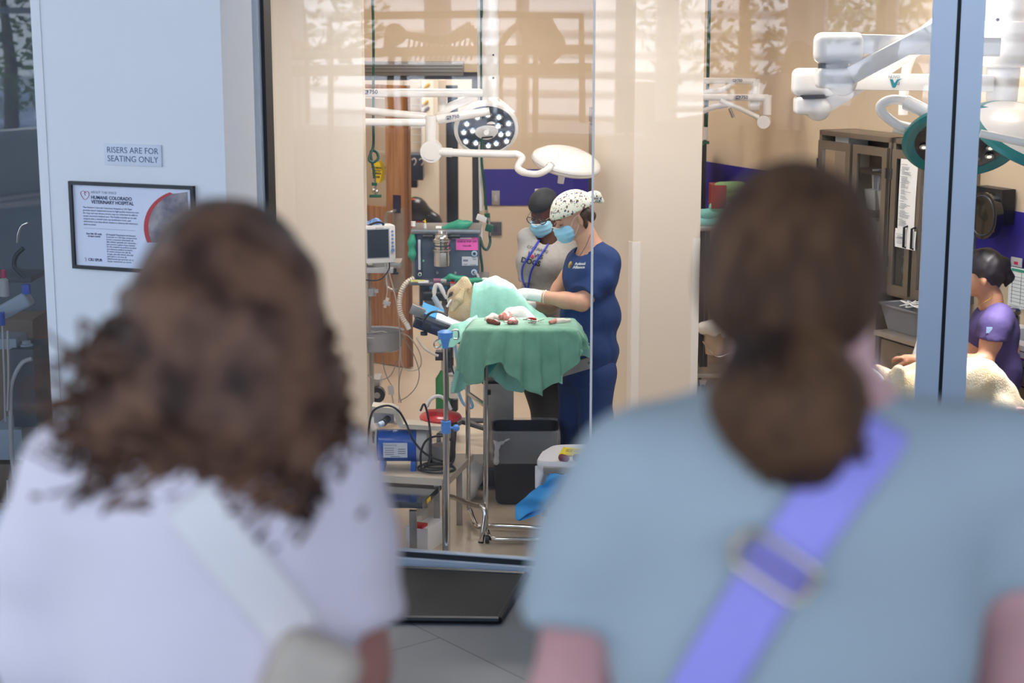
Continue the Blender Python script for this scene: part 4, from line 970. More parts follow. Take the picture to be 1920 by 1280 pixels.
# draped cloth over the tray
def drape(name, corners, z, hemf, m_, nseg=26, nd=12, amp=.03, folds=11, rad=.03, seed=0, **k):
    """rounded top outline plus hanging skirt with folds"""
    out = []
    n = len(corners)
    for i in range(n):
        a = V(corners[i]); b_ = V(corners[(i+1) % n])
        for j in range(nseg): out.append(a.lerp(b_, j/nseg))
    for _ in range(4): out = [(out[i-1]+out[i]*2+out[(i+1) % len(out)])/4 for i in range(len(out))]
    N = len(out); c = sum(out, V((0, 0)))/N
    rings = []
    for j in range(9):
        kk = .02+.98*j/8; r = []
        for i, p in enumerate(out):
            q = c+(p-c)*kk; r.append(V((q.x, q.y, z+.004*wn(q.x*30, q.y*30, seed)-(.006 if j == 8 else 0))))
        rings.append(r)
    for j in range(1, nd+1):
        t = j/nd; r = []
        for i, p in enumerate(out):
            th = i/N; d = (p-c).normalized(); tn = V((-d.y, d.x))
            drop = hemf(th, p)*t
            ph = th*folds*2*PI+.8*math.sin(th*17+seed)
            w = amp*t**.6*(1.6*abs(math.sin(ph*.5))-.8+.5*math.sin(2.3*ph+1+seed))+.016*wn(th*70+t*2, t*5, seed)*t
            o_ = min(.02, .05*t)+w+.02*t
            q = p+d*o_+tn*.012*math.sin(ph*1.1+2)*t
            r.append(V((q.x, q.y, z-.006-drop+.004*wn(th*40, t*6, seed+2))))
        rings.append(r)
    mb = MB(); mb.rings(rings, caps=False); 
    mb.f.append(tuple(range(N))); mb.sm.append(True)
    o = link(name, mb.mesh(name), m_, None, smooth=True)
    s = o.modifiers.new('thickness', 'SOLIDIFY'); s.thickness = .0025; s.offset = 0
    b_ = o.modifiers.new('smooth', 'SUBSURF'); b_.levels = 1; b_.render_levels = 1
    return tag(o, **k) if k else o
hemx = [(850, .13), (866, .17), (890, .27), (910, .26), (925, .17), (945, .15), (965, .22), (985, .29), (1010, .32), (1022, .27), (1040, .24), (1060, .18), (1080, .10), (1100, .06)]
def hem_f(th, p):
    px = 960+FPX*p.x/(p.y*1.02)
    h = .2
    for i in range(len(hemx)-1):
        if hemx[i][0] <= px <= hemx[i+1][0]: h = lerp(hemx[i][1], hemx[i+1][1], (px-hemx[i][0])/(hemx[i+1][0]-hemx[i][0]))
    if px < 850: h = .12
    if px > 1100: h = .05
    if p.y > 8.25: h = .10
    return h
cor = [(P(872, 610, 8.0).x, YT0), (P(1084, 610, 8.0).x, YT0-.01), (P(1085, 600, 8.34).x-.02, YT1), (P(890, 600, 8.34).x, YT1)]
drape('tray_drape', [V(c) for c in cor], zT+.004, hem_f, M_dr, amp=.021, folds=23, nseg=40, nd=16, seed=4, label='green cloth draped over the instrument tray with deep folds', cat='drape')
# second blue green cloth under it
rows = [[P(lerp(882, 934, i/12), lerp(648, 668, j/8)+j*6*(1-abs(i/12-.55)*1.6)*.9, 8.16)+V((0, .008*wn(i*.9, j*.5, 8), 0)) for i in range(13)] for j in range(9)]
cloth('under_cloth', rows, mat('teal_cloth', '3E9A9C', .75), None, .003, 1, label='teal cloth corner hanging below the green tray drape', cat='drape')
# mint cloth hanging at the right end and the navy pad corner
rows = [[P(lerp(1080, 1106, i/6), lerp(636, 660, j/6)+i*2, 8.36)+V((0, .006*wn(i, j, 3), 0)) for i in range(7)] for j in range(7)]
cloth('drape_corner', rows, M_dr2, pd, .003, 1)

# things lying on the tray
M_flesh = mat('raw_tissue', 'B4564C', .3, noise=.5, nscale=70, col2='E0A094', coat=.5)
M_dflesh = mat('dark_tissue', '8E2F30', .3, noise=.4, nscale=60, coat=.5)
zt2 = zT+.012
def onT(x, y): return G(x, y, zt2)
for pts, rs, m_, lab in (
    ([(940, 596), (950, 594), (953, 600)], [.018, .026, .02], M_flesh, 'largest pink tissue lump on the tray drape'),
    ([(916, 603), (926, 605), (935, 607)], [.012, .014, .010], M_dflesh, 'dark red tissue lump at the left end of the tray'),
    ([(955, 605), (962, 603), (966, 605)], [.014, .018, .014], M_flesh, 'small pink tissue lump near the middle of the tray'),
    ([(1032, 606), (1042, 603)], [.010, .014], M_flesh, 'blood stained swab tip at the right of the tray')):
    S = SDF(.01); S.chain([onT(*p)+V((0, 0, .004)) for p in pts], rs); tag(sblob('tissue', S, .005, m_, None, wr=.003, wf=120, seed=len(lab)), lab, 'tissue')
for pts, rs, lab in (([(913, 598), (925, 594), (935, 596)], [.014, .018, .012], 'white gauze swab at the left of the tray'), ([(1043, 603), (1055, 602), (1067, 601)], [.014, .011, .009], 'cream gauze swab at the right of the tray')):
    S = SDF(.015); S.chain([onT(*p) for p in pts], rs); tag(sblob('gauze_swab', S, .005, mat('swab_cream', 'EBD9CC', .8), None, wr=.003, wf=110, seed=9), lab, 'gauze')
M_inst = mat('instrument_steel', '8C8884', .25, 1)
for i, (a, b_, lab) in enumerate((((955, 592), (978, 601), 'steel forceps lying behind the pink tissue'), ((990, 602), (1018, 607), 'steel scissors near the middle of the tray'), ((1000, 606), (1020, 600), 'steel clamp crossing the scissors on the tray'), ((945, 606), (972, 603), 'white handled scalpel in front of the tissue'))):
    e = empty('surgical_instrument', onT(*a), lab, 'surgical instrument'); pa_, pb_ = onT(*a), onT(*b_); pa_.z += .004+.004*(i % 2); pb_.z = pa_.z; d = (pb_-pa_).normalized(); nn = V((-d.y, d.x, 0))
    MB().tube([pa_, pb_], [.0045 if i < 3 else .006, .0018], 8, flat=.6).put('shank', M_inst if i < 3 else M_whitep, e)
    if i < 3:
        for s_ in (-1, 1): MB().tube([pa_-d*.012+nn*s_*.010+V((math.cos(t)*d.x*.01-math.sin(t)*d.y*.01, math.cos(t)*d.y*.01+math.sin(t)*d.x*.01, 0)) for t in [2*PI*k/14 for k in range(14)]], .0018, 6, closed=True).put('finger_ring', M_inst, e)
S = SDF(.01); S.chain([onT(992, 598)+V((0, 0, .004)), onT(1003, 600)+V((0, 0, .004))], [.008, .006]); tag(sblob('blood_swab', S, .004, mat('blood_red', 'B01218', .3), None, wr=.003, wf=140), 'bright red bloody swab near the scissors', 'swab')

# ---------------------------------------------------------------- waste bin with clear liner
bq = G(985, 932, 0); bw = .36
bn = empty('waste_bin', (P(985, 900, 8.86).x, 8.92, 0), 'black rectangular waste bin with clear plastic liner', 'bin')
zR = P(985, 812, 8.58).z
def rr_(cx, cy, hx, hy, z, r=.05, n=6):
    out = []
    for k, (sx2, sy2) in enumerate(((1, 1), (-1, 1), (-1, -1), (1, -1))):
        for j in range(n): a = k*PI/2+j*PI/2/(n-1); out.append(V((cx+sx2*(hx-r)+math.cos(a)*r, cy+sy2*(hy-r)+math.sin(a)*r, z)))
    return out
bx, by = P(984, 850, 8.7).x, 8.73
mb = MB(); mb.rings([rr_(bx, by, .15, .125, .005), rr_(bx, by, .155, .13, .02), rr_(bx, by, .178, .148, zR), rr_(bx, by, .170, .140, zR), rr_(bx, by, .15, .12, .05)], caps=True); mb.put('tub', mat('bin_black', '1E1F24', .45), bn)
rows = []
for j in range(7):
    t = j/6; r0 = rr_(bx, by, .181+.006*math.sin(t*PI), .151+.006*math.sin(t*PI), zR+.012-.17*t, n=14)
    rows.append([p+(p-V((bx, by, p.z))).normalized()*.006*wn(i*.55, t*3, 1)+V((0, 0, (-.05*(i/len(r0)-.6) if t > .8 else 0))) for i, p in enumerate(r0)])
M_film = mat('plastic_film', 'D4D4D6', .25, alpha=.30, bump=.6, bscale=25)
mb = MB(); mb.rings(rows, caps=False); mb.put('liner', M_film, bn)
inr = [[p for p in rr_(bx, by, .168-.01*t, .138-.01*t, zR+.012-.16*t, n=14)] for t in (0, .5, 1)]
kn = G(935, 860, 0); q = P(934, 838, 8.74)
S = SDF(.015); S.chain([P(920, 818, 8.57), P(930, 830, 8.56), P(933, 838, 8.555)], [.004, .007, .008]); S.chain([P(955, 822, 8.57), P(940, 830, 8.56), P(933, 838, 8.555)], [.004, .007, .008]); S.chain([P(933, 838, 8.555), P(931, 852, 8.55), P(930, 866, 8.54)], [.008, .012, .015])
sblob('liner_knot', S, .006, mat('film_white', 'D8D6D8', .35, alpha=.75), bn, wr=.004, wf=140)

# low white draped table at the lower right with two specimens
lt = empty('low_cart', (P(1090, 900, 7.95).x, 8.05, 0), 'low steel cart with casters at the lower right of the glass', 'cart')
zc_ = P(1080, 858, 7.95).z
cxl, cxr = P(1018, 860, 7.95).x, P(1018, 860, 7.95).x+.62
MB().box(((cxl+cxr)/2, 8.0, zc_-.035), (cxr-cxl, .32, .03), bev=.004).put('top', M_steel, lt)
for x in (cxl+.04, cxr-.04):
    for y in (7.9, 8.14):
        l_ = MB().box((x, y, (zc_-.05+.13)/2), (.028, .028, zc_-.18), bev=.002).put('leg', M_steel, lt)
cz_ = .0
for (x, y) in ((cxl+.02, 8.40), (cxr-.05, 8.40)):
    cs = MB().cyl(V((x-.014, y, .055)), V((x+.014, y, .055)), .055, seg=28).put('caster', M_dark, lt); MB().cyl(V((x-.016, y, .055)), V((x+.016, y, .055)), .03, seg=24).put('caster_hub', M_greyp, cs)
    MB().box((x, y, .12), (.02, .03, .09)).put('caster_fork', M_steel, cs)
MB().box(((cxl+cxr)/2, 8.40, .17), (cxr-cxl, .03, .03)).put('rear_bar', M_steel, lt)
for x in (cxl+.02, cxr-.05): MB().box((x, 8.2, .17), (.025, .42, .025)).put('side_bar', M_steel, lt)
# white cloth wrapped tray
mb = MB(); oc_ = [(P(1003, 862, 7.86).x, 7.86), (P(1003, 862, 7.86).x+.66, 7.84), (P(1030, 840, 8.16).x+.6, 8.2), (P(1040, 832, 8.2).x, 8.2), (P(1015, 845, 8.04).x, 8.05)]
out = []
for i in range(5):
    a = V(oc_[i]); b_ = V(oc_[(i+1) % 5])
    for j in range(10): out.append(a.lerp(b_, j/10))
for _ in range(5): out = [(out[i-1]+out[i]*2+out[(i+1) % len(out)])/4 for i in range(len(out))]
c = sum(out, V((0, 0)))/len(out)
mb.rings([[V((c.x+(p.x-c.x)*k, c.y+(p.y-c.y)*k, zc_+dz_)) for p in out] for k, dz_ in ((.9, -.045), (.98, -.04), (1, -.02), (1.0, -.004), (.985, .004), (.9, 0), (.5, 0), (.05, 0))], caps=True)
wt = mb.put('covered_tray', mat('white_sheet', 'ECE9EE', .8, bump=.15, bscale=30), None); tag(wt, 'white sheet covered tray on the low steel cart', 'tray')
# yellow label and two specimens
q = G(1076, 846, zc_+.006)
yl = empty('specimen_label', q, 'yellow handwritten label on the white covered tray', 'label')
u = pm(1076, 846, 8.05)
def tl(x, y, dz_=.003): return G(x, y, zc_+dz_)
MB().prism([tl(1048, 852, .006), tl(1105, 856, .006), tl(1108, 842, .02), tl(1056, 839, .02)], V((0, .002, .002))).put('card', mat('yellow_card', 'F0DC3C', .6), yl)
La = tl(1078, 846.5, .018); xd = (tl(1105, 848, .018)-tl(1050, 845, .018)).normalized(); yd = (tl(1056, 839, .02)-tl(1048, 852, .006)).normalized()
yd = (yd-xd*yd.dot(xd)).normalized()
Mx = frameM(La+V((0, -.002, .004)), xd, yd)
MB().text('ANATOMIC', 6.5*u, Mx @ Matrix.Translation((0, 4*u, 0))).text('FOR TISSUE', 6.5*u, Mx @ Matrix.Translation((0, -3*u, 0))).put('handwriting', mat('brown_ink', '6B4A18', .7), yl)
for (a, b_, lab) in (((1053, 858), (1061, 859), 'small round red specimen left under the yellow label'), ((1080, 858), (1096, 860), 'longer plum coloured specimen right under the yellow label')):
    S = SDF(.01); S.chain([tl(*a, .018), tl(*b_, .018)], [.019, .017]); tag(sblob('specimen', S, .005, mat('plum_tissue', '84384A', .3, noise=.4, nscale=50, coat=.4), None, wr=.002, wf=90), lab, 'specimen')
# bright blue cloth and white cloth hanging off the tray
A = [P(x, y, 7.9) for x, y in ((1004, 872), (1030, 886), (1062, 884), (1083, 884))]
B_ = [P(x, y, 7.88) for x, y in ((963, 945), (968, 962), (974, 972), (1000, 955))]
L1 = [P(x, y, Y) for x, y, Y in ((1031, 884, 7.86), (1018, 908, 7.85), (990, 925, 7.84), (966, 948, 7.84), (966, 970, 7.84))]
L2 = [P(x, y, Y) for x, y, Y in ((1062, 886, 7.87), (1048, 918, 7.87), (1030, 945, 7.87), (1003, 957, 7.86), (972, 973, 7.85))]
L3 = [P(x, y, Y) for x, y, Y in ((1088, 888, 7.95), (1066, 905, 7.93), (1046, 940, 7.91), (1020, 955, 7.89), (976, 972, 7.87))]
rows = [[polyat(L_, i/24).lerp(polyat(L2 if L_ is L1 else L3, i/24), j/6)+V((0, -.018*math.sin(i*.55+j*.5)-.006*j, .004*wn(i*.5, j, 2))) for i in range(25)] for L_ in (L1, L2) for j in range(6 if L_ is L1 else 7)]
cloth('blue_cloth', rows, mat('cyan_cloth', '1E8FDC', .6, noise=.2, nscale=6, col2='3BAAF0'), None, .003, 1, label='bright blue cloth trailing off the white covered tray', cat='cloth')
rows = [[P(lerp(1003, 1038, i/10), 872+j*(5.6-.35*i)+1.2*i, 7.9)+V((0, .012*math.sin(i*.9+j*.4), 0)) for i in range(11)] for j in range(9)]
cloth('white_cloth', rows, mat('white_sheet'), None, .003, 1, label='white cloth corner hanging below the covered tray', cat='cloth')

# ---------------------------------------------------------------- suction cart, pump, canister, pole
M_btop = mat('beige_laminate', 'C9BCAA', .4)
tA = .33
def on(x, y, z): return G(x, y, z)
ca1 = empty('equipment_cart', on(800, 960, 0), 'beige topped steel cart under the blue suction pump', 'cart')
poly = [on(888, 850, tA), on(840, 898, tA), on(700, 890, tA), on(690, 850, tA)]
MB().prism([p+V((0, 0, -.035)) for p in poly], V((0, 0, .035))).put('top', M_btop, ca1)
for x, y in ((868, 868), (826, 895)):
    p = on(x, y, tA); MB().box((p.x-.02, p.y+.02, (tA-.035)/2), (.03, .03, tA-.035), bev=.003).put('leg', M_steel, ca1)
p = on(705, 870, tA); MB().box((p.x, p.y, (tA-.035)/2), (.03, .03, tA-.035), bev=.003).put('leg', M_steel, ca1)
tB = .285
ca2 = empty('steel_trolley', on(770, 990, 0), 'low stainless trolley with yellow sticker in front of the beige cart', 'trolley')
poly = [on(828, 906, tB), on(792, 942, tB), on(640, 936, tB), on(640, 900, tB)]
MB().prism([p+V((0, 0, -.03)) for p in poly], V((0, 0, .03))).put('top', mat('mirror_steel', 'A9ABB0', .15, 1), ca2)
pe = on(790, 942, tB-.03); MB().box((pe.x-.07, pe.y+.04, tB-.048), (.2, .05, .03), bev=.004).put('lip', M_steel, ca2)
for x, y in ((772, 968), (690, 965)): p = G(x, y, tB-.05); MB().box((p.x+.0, p.y+.10, (tB-.05)/2), (.035, .035, tB-.05), bev=.003).put('leg', M_steel, ca2)
a = on(799, 936, tB-.004); b_ = on(806, 929, tB-.004); dd_ = (b_-a).normalized(); nn_ = V((dd_.y, -dd_.x, 0))
MB().prism([a+nn_*.003+V((0, 0, -.002)), b_+nn_*.003+V((0, 0, -.002)), b_+nn_*.003+V((0, 0, -.022)), a+nn_*.003+V((0, 0, -.022))], nn_*.001).put('sticker', M_yel, ca2)
# power strip and boxes under the trolley
ps = empty('power_strip', on(790, 1010, .06), 'cream power strip with black sockets below the trolley', 'power strip')
mb = MB(); p0, p1 = P(772, 1010, 7.9), P(800, 968, 8.05)
dv = (p1-p0).normalized(); mb.prism([p0, p1, p1+V((0, 0, .11)), p0+V((0, 0, .11))], V((.05, .03, 0))); mb.put('body', mat('cream_plastic', 'D9D2C4', .5), ps)
for k in range(4):
    q = p0.lerp(p1, .15+k*.24)+V((-.001, -.004, .03)); MB().prism([q, q+dv*.022, q+dv*.022+V((0, 0, .028)), q+V((0, 0, .028))], V((-.003, -.003, 0))).put('socket', M_black, ps)
bx_ = empty('storage_box', on(800, 1030, 0), 'white box with red corner on the floor below the trolley', 'box')
q = G(798, 1035, 0); MB().box((q.x, q.y+.12, .06), (.12, .22, .12), R=Rz(-.4), bev=.004).put('carton', M_paper, bx_); MB().box((q.x-.03, q.y+.03, .127), (.06, .06, .014), R=Rz(-.4), bev=.002).put('red_lid', mat('red_plastic'), bx_)
# blue suction pump
pc = P(745, 833, 8.14); up = pm(745, 833, 8.14)
pu = empty('suction_pump', on(745, 866, tA), 'blue cylindrical suction pump with cream frame on the beige cart', 'suction pump')
pr_ = 30*up
mb = MB(); xL_, xR_ = P(706, 833, 8.14).x, P(783, 836, 8.14).x
prof = [(pr_*.3, 0), (pr_*.9, .003), (pr_, .012), (pr_, (xR_-xL_)-.012), (pr_*.9, xR_-xL_)]
zc2 = tA+.035+pr_
mb.lathe((xL_, 8.16, zc2), prof, 40, R=Ry(PI/2)); mb.put('motor', mat('pump_blue', '1557B8', .35), pu)
MB().lathe((xL_-.006, 8.16, zc2), [(pr_*.3, 0), (pr_*1.02, 0), (pr_*1.02, .01), (pr_*.3, .01)], 40, R=Ry(PI/2)).put('end_cap', M_greyp, pu)
MB().lathe((xR_-.004, 8.16, zc2), [(pr_*.3, 0), (pr_*1.03, 0), (pr_*1.0, .05), (pr_*.8, .06), (pr_*.2, .06)], 40, R=Ry(PI/2)).put('vented_end', M_greyp, pu)
mb = MB()
for k in range(5):
    for j in range(5): q = V((xR_+.058, 8.16+.012*(j-2), zc2+.014*(k-2))); mb.cyl(q, q+V((.003, 0, 0)), .003, seg=8)
mb.put('vent_holes', M_black, pu)
for x in (xL_+.03, xR_-.02): MB().box((x, 8.15, tA+.025), (.025, .13, .05), taper=1.1, bev=.004).put('foot', mat('pump_blue'), pu)
q = V(((xL_+xR_)/2-.005, 8.16-pr_-.001, zc2-.005))
lb = MB().box(q+V((0, -.001, 0)), (45*up, .003, 28*up)).put('rating_plate', mat('plate_silver', 'D3D8E2', .4), pu)
Mx = Matrix.Translation(q+V((0, -.003, 0))) @ Matrix.Rotation(PI/2, 4, 'X')
mb = MB(); mb.text('PowerVac', 6*up, Mx @ Matrix.Translation((-9*up, 10*up, 0)))
for k in range(5): mb.box(q+V(((-11 if k < 4 else 0)*up, -.0028, (4-k*4)*up)), ((18-2*(k % 2))*up, .0006, 1.2*up))
for k in range(3): mb.box(q+V((12*up, -.0028, (2-k*4)*up)), (14*up, .0006, 1.6*up))
mb.put('plate_print', M_inkg, lb)
# its frame and the front valve
fr = mat('pump_frame', 'CFC4B4', .4)
MB().prism([P(x, y, 8.10) for x, y in ((698, 772), (738, 776), (745, 797), (752, 803), (834, 808), (834, 800), (756, 795), (746, 771), (735, 765), (697, 762))], V((0, .1, 0))).put('frame', fr, pu)
MB().box(P(720, 783, 8.18), (.1, .02, .05), bev=.003).put('back_plate', M_greyp, pu)
q = P(718, 793, 8.08); MB().cyl(q+V((.02, .05, .01)), q, .018).put('valve', M_dark, pu); MB().cyl(q, q+V((-.02, -.02, -.006)), .014).put('valve_cap', mat('cap_white_blue', 'C6D6EC', .3), pu)
# red lidded canister
cc = empty('suction_canister', on(826, 868, tA), 'clear suction canister with a red lid behind the pole', 'canister')
zc3 = P(826, 782, 8.26).z; cxx = P(826, 778, 8.26).x
mb = MB(); mb.lathe((cxx, 8.26, tA), [(.06, .0), (.07, .005), (.088, zc3-tA), (.085, zc3-tA), (.067, .01), (.01, .008)], 36); mb.put('jar', clearmat('clear_plastic', (.97, .97, .97), 1.3, 1.45, .05), cc)
MB().lathe((cxx, 8.26, tA), [(.02, .01), (.045, .01), (.05, .09), (.02, .1)], 24).put('liner_bag', mat('liner_film', 'DDD8D2', .4, alpha=.8), cc)
mb = MB(); mb.lathe((cxx, 8.26, zc3-.012), [(.08, 0), (.104, .004), (.107, .016), (.10, .026), (.07, .036), (.05, .045), (.01, .046)], 40); mb.put('lid', mat('lid_red', 'C41E24', .3, coat=.4), cc)
MB().box((cxx-.04, 8.22, zc3+.03), (.05, .05, .035), bev=.008).box((cxx+.02, 8.2, zc3+.03), (.02, .02, .02), bev=.004).put('lid_port', mat('lid_red'), cc)
MB().tube(spline(PL([(800, 762), (808, 748), (822, 742), (836, 750), (846, 768)], 8.24), 6), .009).put('hose', M_whitep, cc)
# pole with blue fittings
xp = G(838, 1034, .05); Yp = xp.y
iv = empty('drip_pole', (xp.x, Yp, 0), 'tall chrome drip pole with blue plastic fittings and two hooks', 'pole')
zt3 = P(838, 640, Yp).z
def ivz(py): return P(838, py, Yp).z
MB().cyl((xp.x, Yp, 0), (xp.x, Yp, ivz(795)), .0155).put('lower_tube', M_chrome, iv); MB().cyl((xp.x, Yp, ivz(800)), (xp.x, Yp, ivz(640)), .0115).put('upper_tube', M_chrome, iv)
MB().box((xp.x-.012, Yp+.02, .2), (.02, .02, .4), bev=.002).put('rear_tube', M_steel, iv)
M_bl = mat('sky_blue_plastic', '4A8FE0', .35)
MB().lathe((xp.x, Yp, ivz(812)), [(.018, 0), (.023, .004), (.023, ivz(789)-ivz(812)), (.018, ivz(788)-ivz(812))]).put('height_clamp', M_bl, iv)
q = V((xp.x+.02, Yp-.01, ivz(801))); MB().cyl(q, q+V((.02, 0, 0)), .006).ell(q+V((.028, 0, 0)), .017).put('clamp_knob', M_bl, iv)
MB().lathe((xp.x, Yp, ivz(652)), [(.014, 0), (.017, .02), (.024, ivz(634)-ivz(652)), (.034, ivz(633)-ivz(652)), (.036, ivz(622)-ivz(652)), (.02, ivz(619)-ivz(652)), (.004, ivz(618)-ivz(652))]).put('top_cap', M_bl, iv)
for s_, pts in ((1, [(838, 626), (850, 619), (859, 620), (859, 634), (851, 635)]), (-1, [(838, 630), (826, 634), (815, 640), (814, 648), (820, 652), (827, 645)])):
    MB().tube(spline(PL(pts, Yp), 6), .0042).put('hook', M_chrome, iv)
# black cables around the pump
for pts, lab in (([(690, 835), (692, 800), (700, 770), (725, 760), (745, 768), (760, 790), (775, 825), (800, 852), (832, 865)], 'black power cable arching over the pump frame'),
                 ([(788, 770), (796, 758), (804, 790), (808, 830), (804, 868)], 'black cable hanging in front of the red canister'),
                 ([(790, 880), (789, 850), (800, 825), (825, 817), (848, 828), (852, 855), (845, 872), (838, 880)], 'black cable coiled round the drip pole')):
    cable('power_cable', pts, 7.98 if pts[0][0] != 690 else 8.03, .0055, M_black, lab)
for k in range(4):
    pts = [on(818+(34-4*k)*math.cos(a)*(1+.08*math.sin(3*a+k))+5*math.sin(k*2.1), 876+(10-2*k)*math.sin(a)+3*math.sin(k*1.7), tA+.007+.007*k+.003*math.sin(2*a+k)) for a in [2*PI*i/12 for i in range(12)]]
    tag(MB().tube(spline(pts, 4, True), .0045, 7, closed=True).put('coiled_cable', M_black), ['lowest turn of black cable on the beige cart', 'second turn of black cable on the beige cart', 'third turn of black cable on the beige cart', 'topmost turn of black cable on the beige cart'][k], 'cable', 'black cable coils on the beige cart')
MB().tube(spline([P(x, y, 8.6) for x, y in ((848, 615), (846, 650), (848, 690), (858, 705), (900, 715))], 6), .004, 7).put('lead', M_black, ot)
MB().tube(spline([P(x, y, 9.4) for x, y in ((852, 640), (858, 680), (866, 710), (876, 735), (886, 760), (880, 764), (868, 755), (860, 735), (856, 715))], 6), .009, 7).put('blue_tube', mat('light_blue_tube', '7FB6DC', .4), am)
pbox('control_box', 858, 655, 878, 690, 8.55, .08, mat('machine_steel'), ot)
# white plastic bag on the floor behind the stand
S = SDF(.05); p = G(878, 935, 0); S.chain([p+V((0, 0, .06)), p+V((.02, .03, .13)), p+V((-.01, .02, .2))], [.07, .06, .03]); tag(sblob('plastic_bag', S, .01, mat('bag_white', 'EDE9E4', .35), None, wr=.014, wf=45, seed=6), 'crumpled white plastic bag on the floor behind the chrome stand', 'bag')
q = G(872, 978, 0); p = V((P(872, 955, 8.55).x, 8.62, 0)); 
MB().cyl((tcx-.2, 8.9, .045), (tcx-.17, 8.9, .045), .045, seg=24).put('caster', M_black, ot)
# ================================================================ PEOPLE IN THE OPERATING ROOM
def skin(name, c, c2=None): return mat(name, c, .5, noise=.08, nscale=25, col2=c2, sss=.08, spec=.4)
M_skinA = skin('fair_skin', 'D9A488'); M_skinB = skin('deep_brown_skin', '5A3626'); M_skinC = skin('tan_skin', 'B07E62')
M_maskb = mat('mask_blue', '9ED3EE', .75)
M_scrub = mat('navy_scrubs', '1F3C72', .8, noise=.12, nscale=7, bump=.35, bscale=14)
M_hairb = mat('brown_hair', '4A3426', .55, noise=.4, nscale=60)
def side(A, B, n_away):
    """cut function: keeps points on the negative side of plane through A with normal n"""
    A = _n(A); n_ = _n(V(n_away).normalized()); return lambda X: (X-A)@n_
def fmax(*fs): return lambda X: np.maximum.reduce([f(X) for f in fs])
def hand(S, wrist, palm, tips, thumb, r=.0085, pr=.020, spread=None):
    """palm chain plus four fingers and thumb, each (knuckle, mid, tip)"""
    S.cap(wrist, palm, pr*1.05, pr*1.15, k=.02)
    for f_, sc in zip(tips, (1, 1.04, 1, .86)):
        S.chain(f_, [r*1.05*sc, r*sc, r*.85*sc], k=.006)
    S.chain(thumb, [r*1.35, r*1.15, r], k=.008)

# ---------------------------------------------------------------- the surgeon
YS = 8.82
sg = empty('person', (P(1095, 900, YS).x, YS, 0), 'person in navy scrubs, dachshund patterned cap and blue mask, bending over the dog', 'person')
def Q(x, y, dy=0): return P(x, y, YS+dy)
hc_ = Q(1073, 405); hR = Matrix.Rotation(.30, 3, 'Z') @ Matrix.Rotation(-.34, 3, 'Y')     # head: local -X is the face
def H_(x, y, z): return hc_+hR @ V((x, y, z))
S = SDF(.02)
S.ell(H_(.012, 0, .03), (.095, .072, .088), hR)                      # skull
S.ell(H_(-.035, 0, -.035), (.052, .056, .075), hR)                   # face
S.cap(H_(-.060, 0, -.088), H_(-.035, 0, -.085), .022, .035)          # chin, jaw
S.cap(H_(.0, .040, -.055), H_(-.05, .02, -.09), .02, .018); S.cap(H_(.0, -.040, -.055), H_(-.05, -.02, -.09), .02, .018)
S.cap(H_(-.083, 0, -.005), H_(-.100, 0, -.030), .009, .013, k=.012)  # nose
S.cap(H_(-.078, .03, .012), H_(-.082, -.03, .012), .010, k=.012)      # brow ridge
S.ell(H_(.015, -.073, -.02), (.018, .008, .03), hR, k=.006); S.ell(H_(.015, .073, -.02), (.018, .008, .03), hR, k=.006)
for s_ in (-1, 1): S.ell(H_(-.078, s_*.030, -.006), (.012, .015, .009), hR, k=.004)
S.chain([H_(.035, 0, -.04), Q(1103, 452), Q(1112, 468)], [.055, .052, .07], k=.03)
S.chain([Q(1136, 502, -.03), Q(1122, 535, -.09), Q(1091, 568, -.13)], [.044, .043, .042], k=.03)    # near upper arm
S.chain([Q(1091, 567, -.13), Q(1060, 563, -.12), Q(1020, 556, -.10), Q(1000, 553, -.08)], [.045, .043, .030, .024], k=.02)
S.chain([Q(1075, 500, .12), Q(1050, 540, .16), Q(1030, 575, .14)], [.045, .042, .038]); S.chain([Q(1030, 575, .14), Q(1000, 570, .05), Q(985, 572, .0)], [.036, .03, .022])
S.ell(Q(1106, 520), (.13, .11, .16), k=.05); S.ell(Q(1103, 640), (.13, .11, .14), k=.05)
S.chain([Q(1112, 690, -.04), Q(1110, 800, -.05), Q(1105, 905, -.04)], [.09, .065, .045]); S.chain([Q(1085, 690, .08), Q(1078, 800, .1), Q(1075, 905, .1)], [.09, .065, .045])
sblob('body', S, .0068, M_skinA, sg)
# scrub top
S = SDF(.05)
S.ell(Q(1106, 515), (.148, .135, .15)); S.ell(Q(1106, 590, .0), (.163, .14, .16)); S.ell(Q(1104, 655, .0), (.165, .145, .11))
S.cap(Q(1135, 485, -.02), Q(1085, 488, .10), .068, .066); S.cap(Q(1112, 474), Q(1112, 490), .075, .09)
S.cap(Q(1100, 692), Q(1101, 640), .148, .14)
cutn = lambda X: .060-np.sqrt(((X[:, 0]-Q(1096, 463).x)*1.0)**2+((X[:, 1]-(YS-.02))*.95)**2+((X[:, 2]-Q(1096, 463).z)*.85)**2)
hemz = Q(1100, 697).z
S.cap(Q(1082, 470, -.075), Q(1078, 492, -.10), .018, .006, k=.01, op='-')                   # V neck
top_cut = fmax(cutn, lambda X: hemz-X[:, 2])
SL = SDF(.03); SL.chain([Q(1140, 495, -.03), Q(1128, 525, -.08), Q(1102, 552, -.11)], [.060, .066, .072]); slv = SL
a_, b_ = Q(1146, 495, -.03), Q(1096, 558, -.12)
def topfn(X, S=S):
    d1 = np.maximum(S.ev(X), top_cut(X)); d2 = np.maximum(SL.ev(X), side(Q(1100, 552, -.11), None, (b_-a_))(X))
    h = np.maximum(.03-np.abs(d1-d2), 0)/.03; d = np.minimum(d1, d2)-h*h*.03*.25
    return d+wob(X*_n([1, 1, .5]), 34, 3)*.0065+wob(X*_n([1, 1, .35]), 80, 8)*.0032
